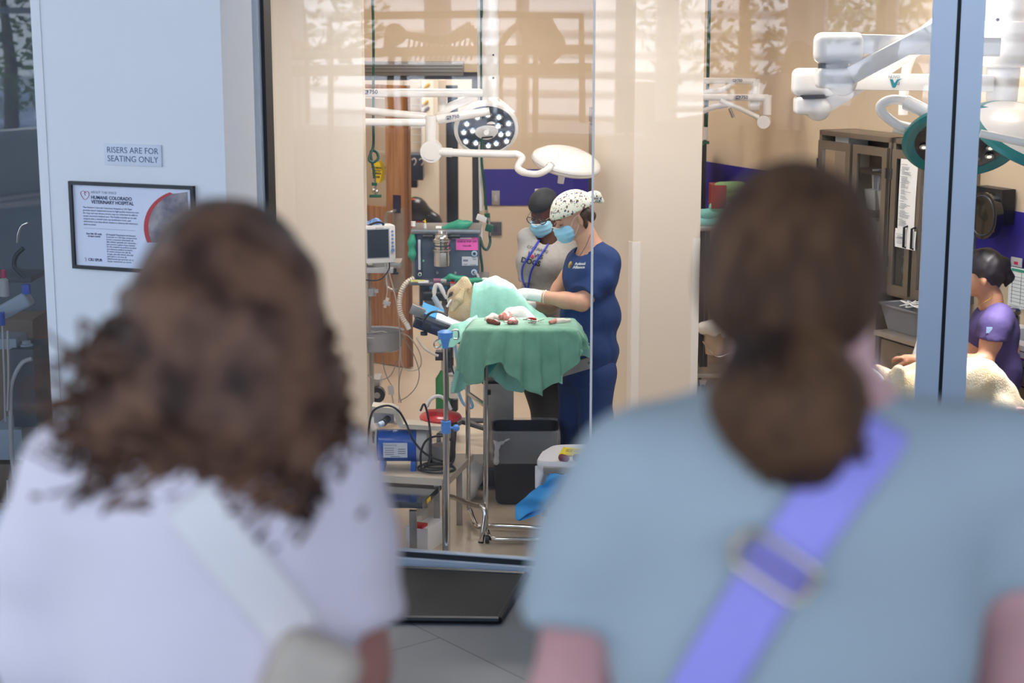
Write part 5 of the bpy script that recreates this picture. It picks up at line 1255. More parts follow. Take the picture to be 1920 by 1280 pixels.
blob('scrub_top', topfn, _n(Q(1106, 560))-_n([.26, .32, .42]), _n(Q(1106, 560))+_n([.24, .26, .32]), .0075, M_scrub, sg)
# trousers
S2 = SDF(.05)
S2.ell(Q(1100, 690, 0), (.15, .135, .12))
S2.chain([Q(1116, 700, -.05), Q(1118, 790, -.06), Q(1112, 850, -.06), Q(1112, 925, -.05)], [.105, .085, .08, .075]); S2.chain([Q(1080, 700, .06), Q(1078, 790, .10), Q(1076, 850, .12), Q(1076, 920, .12)], [.10, .085, .08, .075])
sblob('scrub_trousers', S2, .010, M_scrub, sg, wr=.005, wf=26, seed=4, cut=lambda X: np.maximum(.05-X[:, 2], X[:, 2]-Q(1100, 672).z))
M_shoe = mat('maroon_shoe', '8E2038', .6)
for (x, dy) in ((1108, -.08), (1066, .12)):
    b0 = V((Q(x, 930, dy).x+.01, YS+dy, .0)); Sh = SDF(.03); Sh.chain([b0+V((.03, 0, .045)), b0+V((-.08, -.01, .035)), b0+V((-.15, -.015, .03))], [.042, .038, .032])
    so = sblob('shoe', Sh, .007, M_shoe, sg, cut=lambda X: .018-X[:, 2]); Sh2 = SDF(.02); Sh2.chain([b0+V((.03, 0, .02)), b0+V((-.15, -.015, .02))], [.044, .036]); sblob('sole', Sh2, .007, M_whitep, so, cut=lambda X: np.maximum(.002-X[:, 2], X[:, 2]-.02))
# cap with printed dogs
Sc = SDF(.03); Sc.ell(H_(.015, 0, .05), (.115, .088, .085), hR); Sc.ell(H_(-.01, 0, .02), (.108, .084, .06), hR); Sc.ell(H_(.07, 0, .03), (.07, .07, .05), hR)
capcut = side(H_(-.1, 0, .022), None, hR @ V((.05, 0, -1)))
M_cap = mat('dachshund_print_cap', 'DFE0CE', .8)
n, L, b = nodes(M_cap); tcn = n.new('ShaderNodeTexCoord'); prev = lin('DFE0CE')+(1,); last = None
for sc_, th, c_, seed in ((50, .30, '6A4434', 0), (58, .24, '9CB07A', 3), (54, .23, '46508C', 7), (80, .2, '96504A', 11)):
    mp = n.new('ShaderNodeMapping'); mp.inputs['Location'].default_value = (seed, seed*.7, seed*1.3); mp.inputs['Scale'].default_value = (1, 1, 1.5 if c_ == '5A3426' else .7); vo = n.new('ShaderNodeTexVoronoi'); vo.inputs['Scale'].default_value = sc_
    ds = n.new('ShaderNodeTexNoise'); ds.inputs['Scale'].default_value = 160; lt_ = n.new('ShaderNodeMath'); lt_.operation = 'LESS_THAN'; lt_.inputs[1].default_value = th+.2
    ad = n.new('ShaderNodeMath'); ad.operation = 'MULTIPLY_ADD'; ad.inputs[1].default_value = .45
    L.new(tcn.outputs['Object'], mp.inputs[0]); L.new(mp.outputs[0], vo.inputs[0]); L.new(tcn.outputs['Object'], ds.inputs[0])
    L.new(ds.outputs[0], ad.inputs[0]); L.new(vo.outputs['Distance'], ad.inputs[2]); L.new(ad.outputs[0], lt_.inputs[0])
    mx = n.new('ShaderNodeMix'); mx.data_type = 'RGBA'; L.new(lt_.outputs[0], mx.inputs[0])
    if last is None: mx.inputs[6].default_value = prev
    else: L.new(last, mx.inputs[6])
    mx.inputs[7].default_value = lin(c_)+(1,); last = mx.outputs[2]
L.new(last, b.inputs['Base Color'])
cp = sblob('surgical_cap', Sc, .006, M_cap, sg, cut=capcut, wr=.002, wf=50, seed=2)
Sk = SDF(.02); Sk.ell(H_(.125, -.01, .055), (.035, .035, .028), hR); Sk.chain([H_(.11, 0, .06), H_(.16, -.01, .05), H_(.175, -.02, .02)], [.025, .022, .012])
sblob('cap_knot', Sk, .006, M_cap, cp, wr=.004, wf=110, seed=5)
Shr = SDF(.02); Shr.chain([H_(.06, -.05, .0), H_(.085, -.03, -.03), H_(.075, -.035, -.06)], [.035, .028, .008]); Shr.chain([H_(.07, .02, .0), H_(.09, .0, -.03)], [.04, .02]); Shr.chain([H_(.03, -.068, .0), H_(.035, -.07, -.05), H_(.028, -.068, -.075)], [.015, .010, .003])
sblob('hair', Shr, .005, M_hairb, sg, wr=.002, wf=120)
# mask
def mask(parent, Hf, R3, sc=1.0, pleat=230):
    Sm = SDF(.02); Sm.ell(Hf(-.062*sc, 0, -.062*sc), (.055*sc, .066*sc, .062*sc), R3); Sm.cap(Hf(-.100*sc, 0, -.032*sc), Hf(-.085*sc, 0, -.085*sc), .022*sc, .026*sc)
    o_ = Hf(0, 0, 0); ax_ = _n(R3 @ V((0, 0, 1))); oo = _n(o_)
    fn = lambda X: np.maximum(Sm.ev(X)+.0016*np.sin((X-oo)@ax_*pleat), np.maximum(side(Hf(-.03*sc, 0, -.05*sc), None, R3 @ V((1, 0, .15)))(X), side(Hf(-.1*sc, 0, -.028*sc), None, R3 @ V((-.12, 0, 1)))(X)))
    lo, hi = Sm.bounds(.01); m_ = blob('face_mask', fn, lo, hi, .0045, M_maskb, parent)
    for s_ in (-1, 1):
        MB().tube(spline([Hf(-.040*sc, s_*.058*sc, -.034*sc), Hf(-.012*sc, s_*.070*sc, .004), Hf(.012*sc, s_*.076*sc, .01)], 5), .0013, 6).put('ear_loop', M_whitep, m_)
        MB().tube(spline([Hf(-.036*sc, s_*.055*sc, -.088*sc), Hf(-.008*sc, s_*.070*sc, -.05*sc), Hf(.014*sc, s_*.076*sc, -.01)], 5), .0013, 6).put('ear_loop', M_whitep, m_)
    MB().tube(spline([Hf(-.088*sc, -.045*sc, -.034*sc), Hf(-.122*sc, -.01, -.018*sc), Hf(-.122*sc, .01, -.018*sc), Hf(-.088*sc, .045*sc, -.034*sc)], 6), .0025, 6).put('nose_band', M_whitep, m_)
mask(sg, H_, hR)
M_dkline = mat('dark_lash', '3A241C', .6)
for s_ in (-1, 1):
    MB().tube(spline([H_(-.083, s_*.018, -.012), H_(-.088, s_*.030, -.016), H_(-.078, s_*.044, -.013)], 4), .0018, 6).put('eyelashes', M_dkline, sg)
    MB().tube(spline([H_(-.092, s_*.016, .012), H_(-.092, s_*.03, .018), H_(-.078, s_*.048, .012)], 4), .0028, 6, flat=.6).put('eyebrow', M_hairb, sg)
MB().tube(spline([Q(1107, 440, -.05), Q(1098, 462, -.085), Q(1085, 482, -.125), Q(1078, 490, -.14)], 6), .0016, 6).put('necklace_cord', M_dark, sg)
# small oval badge and chest logo
MB().ell(Q(1069, 496, -.155), (.009, .004, .019), Ry(.3)).put('pendant', mat('brass_pendant', 'C9A25C', .3, .8), sg)
lg0 = Q(1085, 497, -.153); Mx = frameM(lg0, (1, -.25, .06), (.1, .1, 1))
for k_ in range(1):
    mb = MB(); mb.text('Animal', .020, Mx @ Matrix.Translation((.007, .007, .0)), depth=.004, bold=.0005).text('Alliance', .020, Mx @ Matrix.Translation((.002, -.011, 0)), depth=.004, bold=.0005)
    mb.put('chest_logo', M_whitep, sg)
# gloves
S = SDF(.012)
w_ = Q(1020, 556, -.10)
S.chain([w_, Q(1000, 553, -.09), Q(988, 552, -.085)], [.034, .028, .033], k=.02)
S.ell(Q(977, 551, -.085), (.036, .036, .026), k=.02)
for k, (dx, dy_, dz_) in enumerate(((-2, .02, 4), (-4, -.002, 6), (-4, -.022, 8), (0, -.04, 9))):
    a = Q(968+dx*.3+k*1.5, 552+dz_*.4, -.085+dy_); b_ = Q(962+dx+k*2.2, 560+dz_*.4, -.09+dy_); c = Q(966+k*2.5, 570+k*.5, -.09+dy_)
    S.chain([a, b_, c], [.0115, .0098, .0085], k=.006)
S.chain([Q(985, 558, -.11), Q(978, 568, -.11), Q(972, 574, -.10)], [.014, .011, .009], k=.008)
M_glove = mat('white_glove', 'F6F2EC', .45, bump=.15, bscale=60)
sblob('glove', S, .0045, M_glove, sg)
MB().lathe(Q(1022, 556.4, -.10), [(.0345, -.003), (.0375, 0), (.0345, .003)], 28, R=(Q(1000, 553, -.08)-Q(1022, 556.4, -.10)).to_track_quat('Z', 'Y').to_matrix()).put('glove_cuff', M_glove, sg)
# far gloved hand
S = SDF(.012); S.chain([Q(1000, 570, .05), Q(985, 572, .0)], [.034, .026]); S.ell(Q(978, 577, -.03), (.03, .03, .02))
for k in range(4): S.chain([Q(972+k*3, 578, -.05), Q(970+k*3, 586+k*.6, -.07), Q(974+k*3, 592, -.08)], [.010, .009, .008], k=.006)
S.chain([Q(984, 580, -.05), Q(985, 588, -.07)], [.012, .009])
sblob('glove', S, .005, M_glove, sg)

# ---------------------------------------------------------------- the assistant
YB2 = 9.3
asn = empty('person', (P(1025, 880, YB2).x, YB2, 0), 'person in grey slogan t-shirt, black cap, glasses and mask, looking down at the dog', 'person')
def A_(x, y, dy=0): return P(x, y, YB2+dy)
hc2 = A_(1020, 396); hR2 = Matrix.Rotation(1.05, 3, 'Z') @ Matrix.Rotation(-.38, 3, 'Y')
def H2(x, y, z): return hc2+hR2 @ V((x, y, z))
S = SDF(.02); S.ell(H2(.012, 0, .03), (.095, .074, .088), hR2); S.ell(H2(-.035, 0, -.035), (.052, .058, .075), hR2); S.cap(H2(-.06, 0, -.088), H2(-.035, 0, -.085), .022, .035)
S.cap(H2(-.083, 0, -.005), H2(-.100, 0, -.030), .010, .015, k=.012); S.cap(H2(-.078, .03, .012), H2(-.078, -.03, .012), .010, k=.012)
for s_ in (-1, 1): S.ell(H2(.015, s_*.075, -.02), (.018, .008, .03), hR2, k=.006); S.ell(H2(-.078, s_*.030, -.006), (.012, .015, .009), hR2, k=.004)
S.chain([H2(.03, 0, -.04), A_(1028, 440), A_(1030, 455)], [.055, .052, .07], k=.03)
S.ell(A_(1027, 520), (.115, .09, .17), k=.05); S.ell(A_(1027, 640), (.12, .10, .14), k=.05)
S.chain([A_(996, 454, 0), A_(1000, 500, -.0), A_(1006, 556, -.0)], [.036, .034, .030]); S.chain([A_(1006, 556, -.0), A_(996, 570, -.22), A_(986, 577, -.38)], [.030, .027, .022])
S.chain([A_(1060, 455, 0), A_(1066, 500, -.05), A_(1060, 550, -.1)], [.048, .042, .038]); S.chain([A_(1060, 550, -.1), A_(1030, 570, -.2), A_(1003, 580, -.34)], [.036, .03, .022])
S.chain([A_(1045, 690, 0), A_(1042, 800, 0), A_(1045, 870, 0)], [.09, .065, .045]); S.chain([A_(1012, 690, 0), A_(1030, 800, 0), A_(1035, 870, 0)], [.09, .065, .045])
sblob('body', S, .0075, M_skinB, asn)
M_tee = mat('heather_grey_cotton', 'A8A29C', .9, noise=.08, nscale=60, bump=.2, bscale=20)
S = SDF(.05); S.ell(A_(1022, 495), (.150, .135, .14)); S.ell(A_(1020, 490, -.06), (.135, .09, .085)); S.ell(A_(1020, 570), (.155, .14, .17)); S.ell(A_(1022, 640), (.155, .14, .10)); S.cap(A_(988, 445), A_(1062, 450), .055, .055); S.cap(A_(1030, 440), A_(1028, 460), .065, .09)
SL2 = SDF(.03); SL2.chain([A_(992, 450, 0), A_(988, 490, -.03), A_(990, 530, -.06)], [.054, .054, .054]); SL2.chain([A_(1062, 452, 0), A_(1066, 500, -.05)], [.058, .056])
nk = A_(1026, 436, -.04); cz2 = A_(1025, 668).z; slz = A_(985, 524).z
def teefn(X, S=S):
    d1 = np.maximum(S.ev(X), np.maximum(.068-np.linalg.norm((X-_n(nk))*_n([1, .9, .85]), axis=1), cz2-X[:, 2])); d2 = np.maximum(SL2.ev(X), slz-X[:, 2])
    h = np.maximum(.03-np.abs(d1-d2), 0)/.03; return np.minimum(d1, d2)-h*h*.0075+wob(X*_n([1, 1, .6]), 30, 6)*.004
blob('t_shirt', teefn, _n(A_(1022, 555))-_n([.27, .27, .37]), _n(A_(1022, 555))+_n([.27, .22, .42]), .008, M_tee, asn)
S = SDF(.05); S.ell(A_(1025, 680), (.15, .13, .12)); S.chain([A_(1050, 700, 0), A_(1052, 800, 0), A_(1050, 900, 0)], [.10, .085, .075]); S.chain([A_(1005, 695, 0), A_(1028, 790, 0), A_(1030, 890, 0)], [.10, .085, .07])
sblob('trousers', S, .011, mat('charcoal_trousers', '37332F', .85), asn, cut=lambda X: np.maximum(.05-X[:, 2], X[:, 2]-A_(1025, 655).z), wr=.004, wf=25)
for x in (1028, 1052):
    b0 = V((A_(x, 890).x, YB2-.02, 0)); Sh = SDF(.03); Sh.chain([b0+V((0, .03, .04)), b0+V((-.04, -.12, .03))], [.042, .034]); sblob('shoe', Sh, .008, M_black, asn, cut=lambda X: .003-X[:, 2])
Sc = SDF(.02); Sc.ell(H2(.012, 0, .035), (.103, .082, .092), hR2); sblob('surgical_cap', Sc, .006, mat('black_cap', '1A1A1C', .7), asn, cut=side(H2(-.1, 0, .030), None, hR2 @ V((.25, 0, -1))))
mask(asn, H2, hR2)
M_tort = mat('tortoise_frame', '3A1A12', .25)
gl = None
for s_ in (-1, 1):
    ring = [H2(-.104+.010*abs(math.cos(a)), s_*(.034+.027*math.cos(a)), -.006+.020*math.sin(a)) for a in [2*PI*k/24 for k in range(24)]]
    o_ = MB().tube(ring, .0024, 8, closed=True).put('spectacle_rim', M_tort, asn); gl = o_
    MB().rings([ring], caps=False).add(ring, [tuple(range(24))]).put('lens', clearmat('lens_glass', (.95, .96, .97), 2, 1.5), o_)
    MB().tube([H2(-.100, s_*.060, .0), H2(-.01, s_*.080, .0)], .0022, 6).put('temple_arm', M_tort, asn)
    MB().tube(spline([H2(-.086, s_*.018, -.010), H2(-.091, s_*.030, -.014), H2(-.08, s_*.044, -.011)], 4), .002, 6).put('eyelashes', M_black, asn)
MB().tube([H2(-.106, -.010, -.002), H2(-.108, 0, .0), H2(-.106, .010, -.002)], .0024, 6).put('bridge', M_tort, asn)
# shirt lettering follows the chest
def onbody(px, py, fn, Y0, Y1):
    """first hit of the pixel ray with a distance field"""
    t = np.linspace(Y0, Y1, 400); X = _n([list(P(px, py, y)) for y in t]); f = fn(X); i = int(np.argmax(f < 0)); return V([float(v) for v in X[max(0, i-1)]])
o1 = onbody(1004, 478, teefn, 8.9, 9.3); dl = (-.004); dxv = (onbody(1018, 480, teefn, 8.9, 9.3)-onbody(990, 476, teefn, 8.9, 9.3)).normalized(); dzv = (onbody(1004, 466, teefn, 8.9, 9.3)-onbody(1000, 492, teefn, 8.9, 9.3)).normalized()
def wraptext(body, size, px, py, m_, name, parent, bold, fn=teefn, ang=0, Y0=8.9, Y1=9.35, off=.006):
    u = pm(px, py, YB2); mb = MB(); I = Matrix.Identity(4); mb.text(body, size, I, depth=.0, bold=bold)
    ca_, sa_ = math.cos(ang), math.sin(ang); vs = []
    for v in mb.v:
        x, y = (v.x*ca_-v.y*sa_)/u, (v.x*sa_+v.y*ca_)/u
        q = onbody(px+x, py-y, fn, Y0, Y1); vs.append(q+V((0, -off, .0004)))
    mb.v = vs; return mb.put(name, m_, parent)
wraptext('COLORADO', .0215, 1008, 467, M_ink, 'slogan_colorado', asn, .0003, ang=-.25)
wraptext('L  VES', .033, 1004, 479, M_ink, 'slogan_loves', asn, .001, ang=-.25)
wraptext('DOGS', .040, 995, 491, mat('slogan_dark', '20222E', .8), 'slogan_dogs', asn, .0016, ang=-.25)
hq = onbody(998, 480.5, teefn, 8.9, 9.35); MB().ell(hq+V((0, -.007, 0)), (.011, .003, .011)).put('slogan_heart', mat('slogan_pink', 'B8486A', .7), asn)
# lanyard
M_lan = mat('lanyard_blue', '2436B4', .5)
def LB(pts):
    sp2 = spline([V((x, y, 0)) for x, y in pts], 6); return [onbody(p.x, p.y, teefn, 8.9, 9.45)+V((0, -.009, 0)) for p in sp2]
ly = MB().tube(LB([(1016, 442), (1003, 462), (990, 482), (980, 500), (979, 520), (984, 535), (987, 542)]), .0055, 6)
ly.tube(LB([(1036, 446), (1022, 465), (1008, 486), (997, 505), (992, 525), (989, 542)]), .0055, 6)
ly.put('lanyard', M_lan, asn)
# hands in thin gloves with a watch
S = SDF(.012); M_pg = mat('thin_latex_glove', 'C99A8A', .4)
S.cap(A_(986, 577, -.38), A_(981, 583, -.42), .022, .024)
for k in range(4): S.chain([A_(976+k*3, 585, -.44), A_(972+k*3.4, 590+k*.5, -.45), A_(972+k*3.6, 596-k*.3, -.45)], [.010, .009, .008], k=.006)
S.chain([A_(990, 583, -.42), A_(988, 592, -.43)], [.011, .008]); S.cap(A_(1003, 580, -.34), A_(992, 585, -.40), .022, .022)
for k in range(3): S.chain([A_(988-k*2, 587, -.43), A_(984-k*3, 593, -.45)], [.010, .008], k=.006)
sblob('hands', S, .005, M_pg, asn)
MB().lathe(A_(989, 573, -.34), [(.024, -.006), (.027, 0), (.024, .006)], 24, R=(A_(981, 583, -.42)-A_(992, 560, -.2)).to_track_quat('Z', 'Y').to_matrix()).put('wristband', mat('gold_band', 'B8963C', .35, .8), asn)

# ================================================================ RIGHT BAY: EXAM TABLE, DOG, PERSON IN PURPLE
YE = 7.56
tz = .61
et = empty('exam_table', (P(1760, 900, YE).x, YE, 0), 'steel exam table under the sleeping dog at the right', 'exam table')
xa0, xa1 = P(1590, 780, YE).x, 2.52
MB().box(((xa0+xa1)/2, YE+.03, tz-.02), (xa1-xa0, .48, .04), bev=.01).put('top', M_steel, et)
q = P(1905, 880, 7.32)
MB().box((q.x+.1, 7.31, tz-.05), (.28, .04, .08), bev=.004).put('end_rail', mat('warm_steel', 'B8A890', .35, .8), et)
MB().box(((xa0+xa1)/2, YE+.05, tz/2-.02), (.2, .2, tz-.04), bev=.01).put('column', M_steel, et); MB().box(((xa0+xa1)/2, YE+.05, .03), (.7, .4, .06), bev=.01).put('base', M_dark, et)
# white towel
def tw(x0, x1, y0, y1, dx=0):
    rows = []
    for j in range(10):
        rows.append([V((lerp(x0, x1, i/30)+dx*j/9, lerp(y0, y1, j/9), tz+.014+.012*wn(i*.5, j*.6, 3))) for i in range(31)])
    return rows
cloth('towel', tw(xa0+.02, xa1-.05, YE-.23, YE+.25), mat('towel_white', 'E9E6E8', .9, bump=.3, bscale=90), None, .012, 1, label='white towel spread under the sleeping dog', cat='towel')
rows = [[P(lerp(1812, 1900, i/14), lerp(825, 850, i/14)+j*4.5*(.2+i/14), 7.33)+V((0, -.01*j/8+.012*math.sin(i*.8+j*.5), 0)) for i in range(15)] for j in range(9)]
cloth('towel_corner', rows, mat('towel_white'), None, .006, 1, label='corner of the white towel hanging over the table front', cat='towel')
M_fur2 = mat('pale_yellow_fur', 'E4D4B8', .85, noise=.2, nscale=7, bump=.35, bscale=130, col2='D0B080', sheen=.3)
d2 = empty('dog', (P(1760, 760, YE).x, YE, tz), 'pale yellow dog lying on its back on the white towel at the right', 'dog')
def E(x, y, dy=0): return P(x, y, YE+dy)
S = SDF(.05)
S.chain([E(1722, 745), E(1780, 735), E(1830, 728), E(1870, 748)], [.12, .135, .13, .10], k=.06)
S.chain([E(1722, 740), E(1695, 738), E(1672, 728)], [.10, .082, .07], k=.05)
S.chain([E(1672, 724), E(1660, 715), E(1652, 706)], [.065, .052, .04], k=.03)
S.chain([E(1656, 712, -.01), E(1648, 700), E(1643, 692)], [.042, .032, .024], k=.02)
S.chain([E(1682, 712, -.03), E(1685, 696, -.04), E(1694, 712, -.05)], [.03, .026, .02], k=.02)
S.chain([E(1700, 705, .1), E(1730, 700, .1), E(1770, 695, .1)], [.05, .05, .05])
S.chain([E(1870, 775, -.12), E(1845, 800, -.18), E(1862, 825, -.2), E(1884, 838, -.2)], [.085, .055, .032, .03], k=.03)
S.chain([E(1832, 790, -.12), E(1850, 812, -.18), E(1868, 830, -.2)], [.06, .04, .03], k=.03)
S.chain([E(1880, 765, -.05), E(1905, 800, -.1), E(1930, 830, -.1)], [.08, .06, .045], k=.04)
S.chain([E(1884, 838, -.2), E(1895, 845, -.21)], [.03, .034], k=.02)
S.chain([E(1890, 765, .05), E(1925, 780, .05)], [.07, .05])
sblob('body', S, .009, M_fur2, d2, wr=.003, wf=70, seed=4)
S = SDF(.01)
for x, y in ((1900, 842), (1903, 848), (1899, 853), (1893, 855)): S.cap(E(x, y, -.235), E(x+3, y+2, -.24), .010, .008)
sblob('toes', S, .005, mat('paw_brown', '6A4E3C', .7), d2)
S = SDF(.01); S.chain([E(1645, 700, -.03), E(1640, 694, -.025), E(1639, 688, -.01)], [.012, .013, .012]); S.cap(E(1640, 707, -.03), E(1634, 712, -.02), .009, .006); sblob('muzzle_lips', S, .004, mat('dark_lips'), d2)
S = SDF(.01); S.ell(E(1912, 770, -.14), (.03, .02, .02)); sblob('bare_skin_patch', S, .006, mat('pink_skin', 'D9A8A0', .6), d2)
MB().tube(spline([E(1845, 845, -.28), E(1868, 836, -.27), E(1882, 828, -.26), E(1900, 825, -.24), E(1930, 822, -.2)], 6), .013, 8, flat=.4).put('leg_strap', M_black, d2)
q = E(1880, 828, -.275); MB().tube([q+V((a*.018, -.004, c*.012)) for a, c in ((-1, -1), (1, -1), (1, 1), (-1, 1))], .003, 6, closed=True).put('strap_buckle', M_chrome, d2)
corr('anaesthesia_hose', [E(1652, 712, -.06), E(1640, 700, -.1), E(1622, 690, -.12), E(1600, 688, -.12)], .016, M_whitep, None, .012, .1); tag(bpy.data.objects['anaesthesia_hose'], 'white ribbed hose running left from the muzzle of the pale dog', 'hose')
# the person in purple, seated behind the table
YP = 8.0
pp = empty('person', (P(1870, 900, YP).x, YP, .0), 'person in purple scrub top with dark pinned up hair, tending the pale dog', 'person')
def Z(x, y, dy=0): return P(x, y, YP+dy)
S = SDF(.03)
hc3 = Z(1840, 510)
S.ell(hc3, (.085, .08, .10)); S.ell(hc3+V((-.04, -.01, -.045)), (.05, .055, .07)); S.chain([hc3+V((.02, 0, -.06)), Z(1858, 560), Z(1858, 572)], [.055, .05, .06], k=.03)
S.ell(hc3+V((-.01, -.082, -.03)), (.016, .008, .028), k=.006); S.cap(hc3+V((-.088, -.01, -.03)), hc3+V((-.098, -.01, -.05)), .009, .012)
S.chain([Z(1864, 600, -.10), Z(1858, 640, -.15), Z(1845, 680, -.2)], [.048, .047, .042]); S.chain([Z(1845, 680, -.2), Z(1800, 678, -.22), Z(1750, 676, -.22), Z(1710, 675, -.22)], [.042, .040, .034, .024], k=.02)
S.chain([Z(1850, 600, .12), Z(1820, 660, .05), Z(1790, 680, .0)], [.05, .045, .04]); S.chain([Z(1790, 680, .0), Z(1750, 686, -.1), Z(1712, 690, -.2)], [.036, .03, .022])
hand(S, Z(1710, 675, -.22), Z(1697, 673, -.22), [[Z(1690, 670, -.24+.02*k), Z(1680, 671+k*1.5, -.24+.02*k), Z(1673, 674+k*2, -.24+.02*k)] for k in range(4)], [Z(1698, 678, -.24), Z(1690, 683, -.24), Z(1684, 684, -.24)])
hand(S, Z(1712, 690, -.2), Z(1702, 690, -.2), [[Z(1695, 688, -.22+.02*k), Z(1687, 689+k, -.22+.02*k), Z(1681, 692+k, -.22+.02*k)] for k in range(4)], [Z(1702, 694, -.22), Z(1696, 698, -.22), Z(1692, 699, -.22)])
S.ell(Z(1860, 660), (.13, .11, .18), k=.05); S.ell(Z(1862, 760), (.14, .12, .12), k=.05)
S.chain([Z(1868, 790, -.05), Z(1820, 800, -.25)], [.08, .07]); S.chain([Z(1880, 790, .05), Z(1900, 900, .1), Z(1900, 930, .1)], [.08, .06, .05])
sblob('body', S, .0075, M_skinC, pp)
S = SDF(.05); S.ell(Z(1862, 625), (.125, .125, .15)); S.ell(Z(1862, 700), (.14, .13, .18)); S.ell(Z(1864, 790), (.145, .135, .09)); S.cap(Z(1870, 592, -.09), Z(1852, 592, .10), .055, .055)
SLp = SDF(.03); SLp.chain([Z(1874, 596, -.10), Z(1866, 612, -.13), Z(1860, 640, -.16)], [.066, .072, .072]); nk3 = Z(1854, 562)
def ppf(X, S=S):
    d1 = np.maximum(S.ev(X), .062-np.linalg.norm((X-_n(nk3)), axis=1)); d2 = np.maximum(SLp.ev(X), side(Z(1860, 636, -.14), None, V((-.1, 0, -1)))(X)); h = np.maximum(.03-np.abs(d1-d2), 0)/.03
    return np.minimum(d1, d2)-h*h*.0075+wob(X*_n([1, 1, .6]), 32, 9)*.004
blob('scrub_top', ppf, _n(Z(1862, 690))-_n([.25, .27, .36]), _n(Z(1862, 690))+_n([.23, .24, .42]), .0085, mat('purple_scrubs', '3C2E60', .8, noise=.1, nscale=8, bump=.3, bscale=16), pp)
S3 = SDF(.05); S3.ell(Z(1865, 800), (.15, .14, .09)); S3.chain([Z(1862, 800, -.08), Z(1850, 800, -.25)], [.09, .08]); S3.chain([Z(1880, 800, .05), Z(1900, 860, .1), Z(1900, 940, .1)], [.09, .08, .07]); sblob('trousers', S3, .012, mat('purple_trousers', '3C2E68', .85), pp)
q = Z(1846, 618, -.195); MB().box(q+V((.02, -.01, 0)), (.028, .004, .028)).put('sleeve_tag', mat('tag_blue', '9CB8E0', .6), pp)
S = SDF(.025); S.ell(hc3+V((.012, 0, .022)), (.100, .096, .098)); S.ell(Z(1878, 497), (.045, .05, .042)); S.chain([Z(1878, 505), Z(1890, 520), Z(1886, 535)], [.032, .024, .008]); S.chain([hc3+V((.06, -.02, -.03)), hc3+V((.07, 0, -.07))], [.045, .02])
S.ell(hc3+V((-.13, -.02, -.06)), (.08, .09, .075), op='-')
sblob('hair', S, .0065, mat('near_black_hair', '241A22', .5, noise=.3, nscale=60), pp, wr=.004, wf=90, seed=6)
MB().lathe(Z(1874, 500), [(.028, -.004), (.034, 0), (.028, .004)], 20, R=Ry(1.2)).put('hair_band', M_black, pp)
MB().tube(spline([Z(1838, 572, -.06), Z(1846, 566, -.09), Z(1856, 560, -.08), Z(1862, 552, -.06)], 5), .002, 6).put('necklace', mat('gold_band'), pp)
MB().lathe(Z(1724, 677, -.22), [(.028, -.01), (.032, 0), (.028, .01)], 20, R=Ry(PI/2)).put('wristband', mat('mint_band', 'A8D8C8', .5), pp)
sl = empty('stool', (Z(1858, 800).x, YP, 0), 'round black stool under the person in purple', 'stool')
zb_ = Z(1864, 815).z-.06
MB().lathe((Z(1858, 800).x, YP, max(.3, zb_-.1)), [(.05, 0), (.13, .01), (.14, .04), (.13, .06), (.02, .065)], 28).put('seat', M_black, sl); MB().cyl((Z(1858, 800).x, YP, .05), (Z(1858, 800).x, YP, max(.3, zb_-.1)), .03).put('post', M_chrome, sl)
for k in range(5):
    a = 2*PI*k/5; c = V((Z(1858, 800).x, YP, .06)); MB().tube([c, c+V((math.cos(a)*.25, math.sin(a)*.25, -.035))], [.02, .014], 8).put('base_leg', M_chrome, sl)
# ================================================================ RIGHT BAY FURNITURE
# local frame on the right wall: x along the wall towards the glass, y out of the wall into the room
WMx = Matrix(((RU.x, RN.x, 0, RA.x), (RU.y, RN.y, 0, RA.y), (0, 0, 1, 0), (0, 0, 0, 1)))
def wl(p):   # world -> wall frame
    d = V(p)-RA; return V((d.dot(RU), d.dot(RN), p[2]))
def onplane(px, py, n):
    """pixel ray meets the plane parallel to the right wall at distance n"""
    o = V((0, 0, CAM_H)); d = ray(px, py); t = (n-(o-RA).dot(RN))/d.dot(RN); return wl(o+d*t)
M_cabst = mat('warm_grey_steel', '8E8478', .42, .75, noise=.12, nscale=4)
CD = .26
c0 = onplane(1537, 240, CD); c1 = onplane(1672, 300, CD); c2 = onplane(1745, 300, CD)
ctop = onplane(1537, 243, CD).z; zcnt = onplane(1650, 572, CD+.0).z
u0, u1 = c0.x, c1.x; u2 = u1+.46
def wbox(name, x0, x1, y0, y1, z0, z1, m_, parent, bev=.002, **k):
    mb = MB(WMx); mb.box(((x0+x1)/2, (y0+y1)/2, (z0+z1)/2), (x1-x0, y1-y0, z1-z0), bev=bev); return mb.put(name, m_, parent, **k)
zc = .84
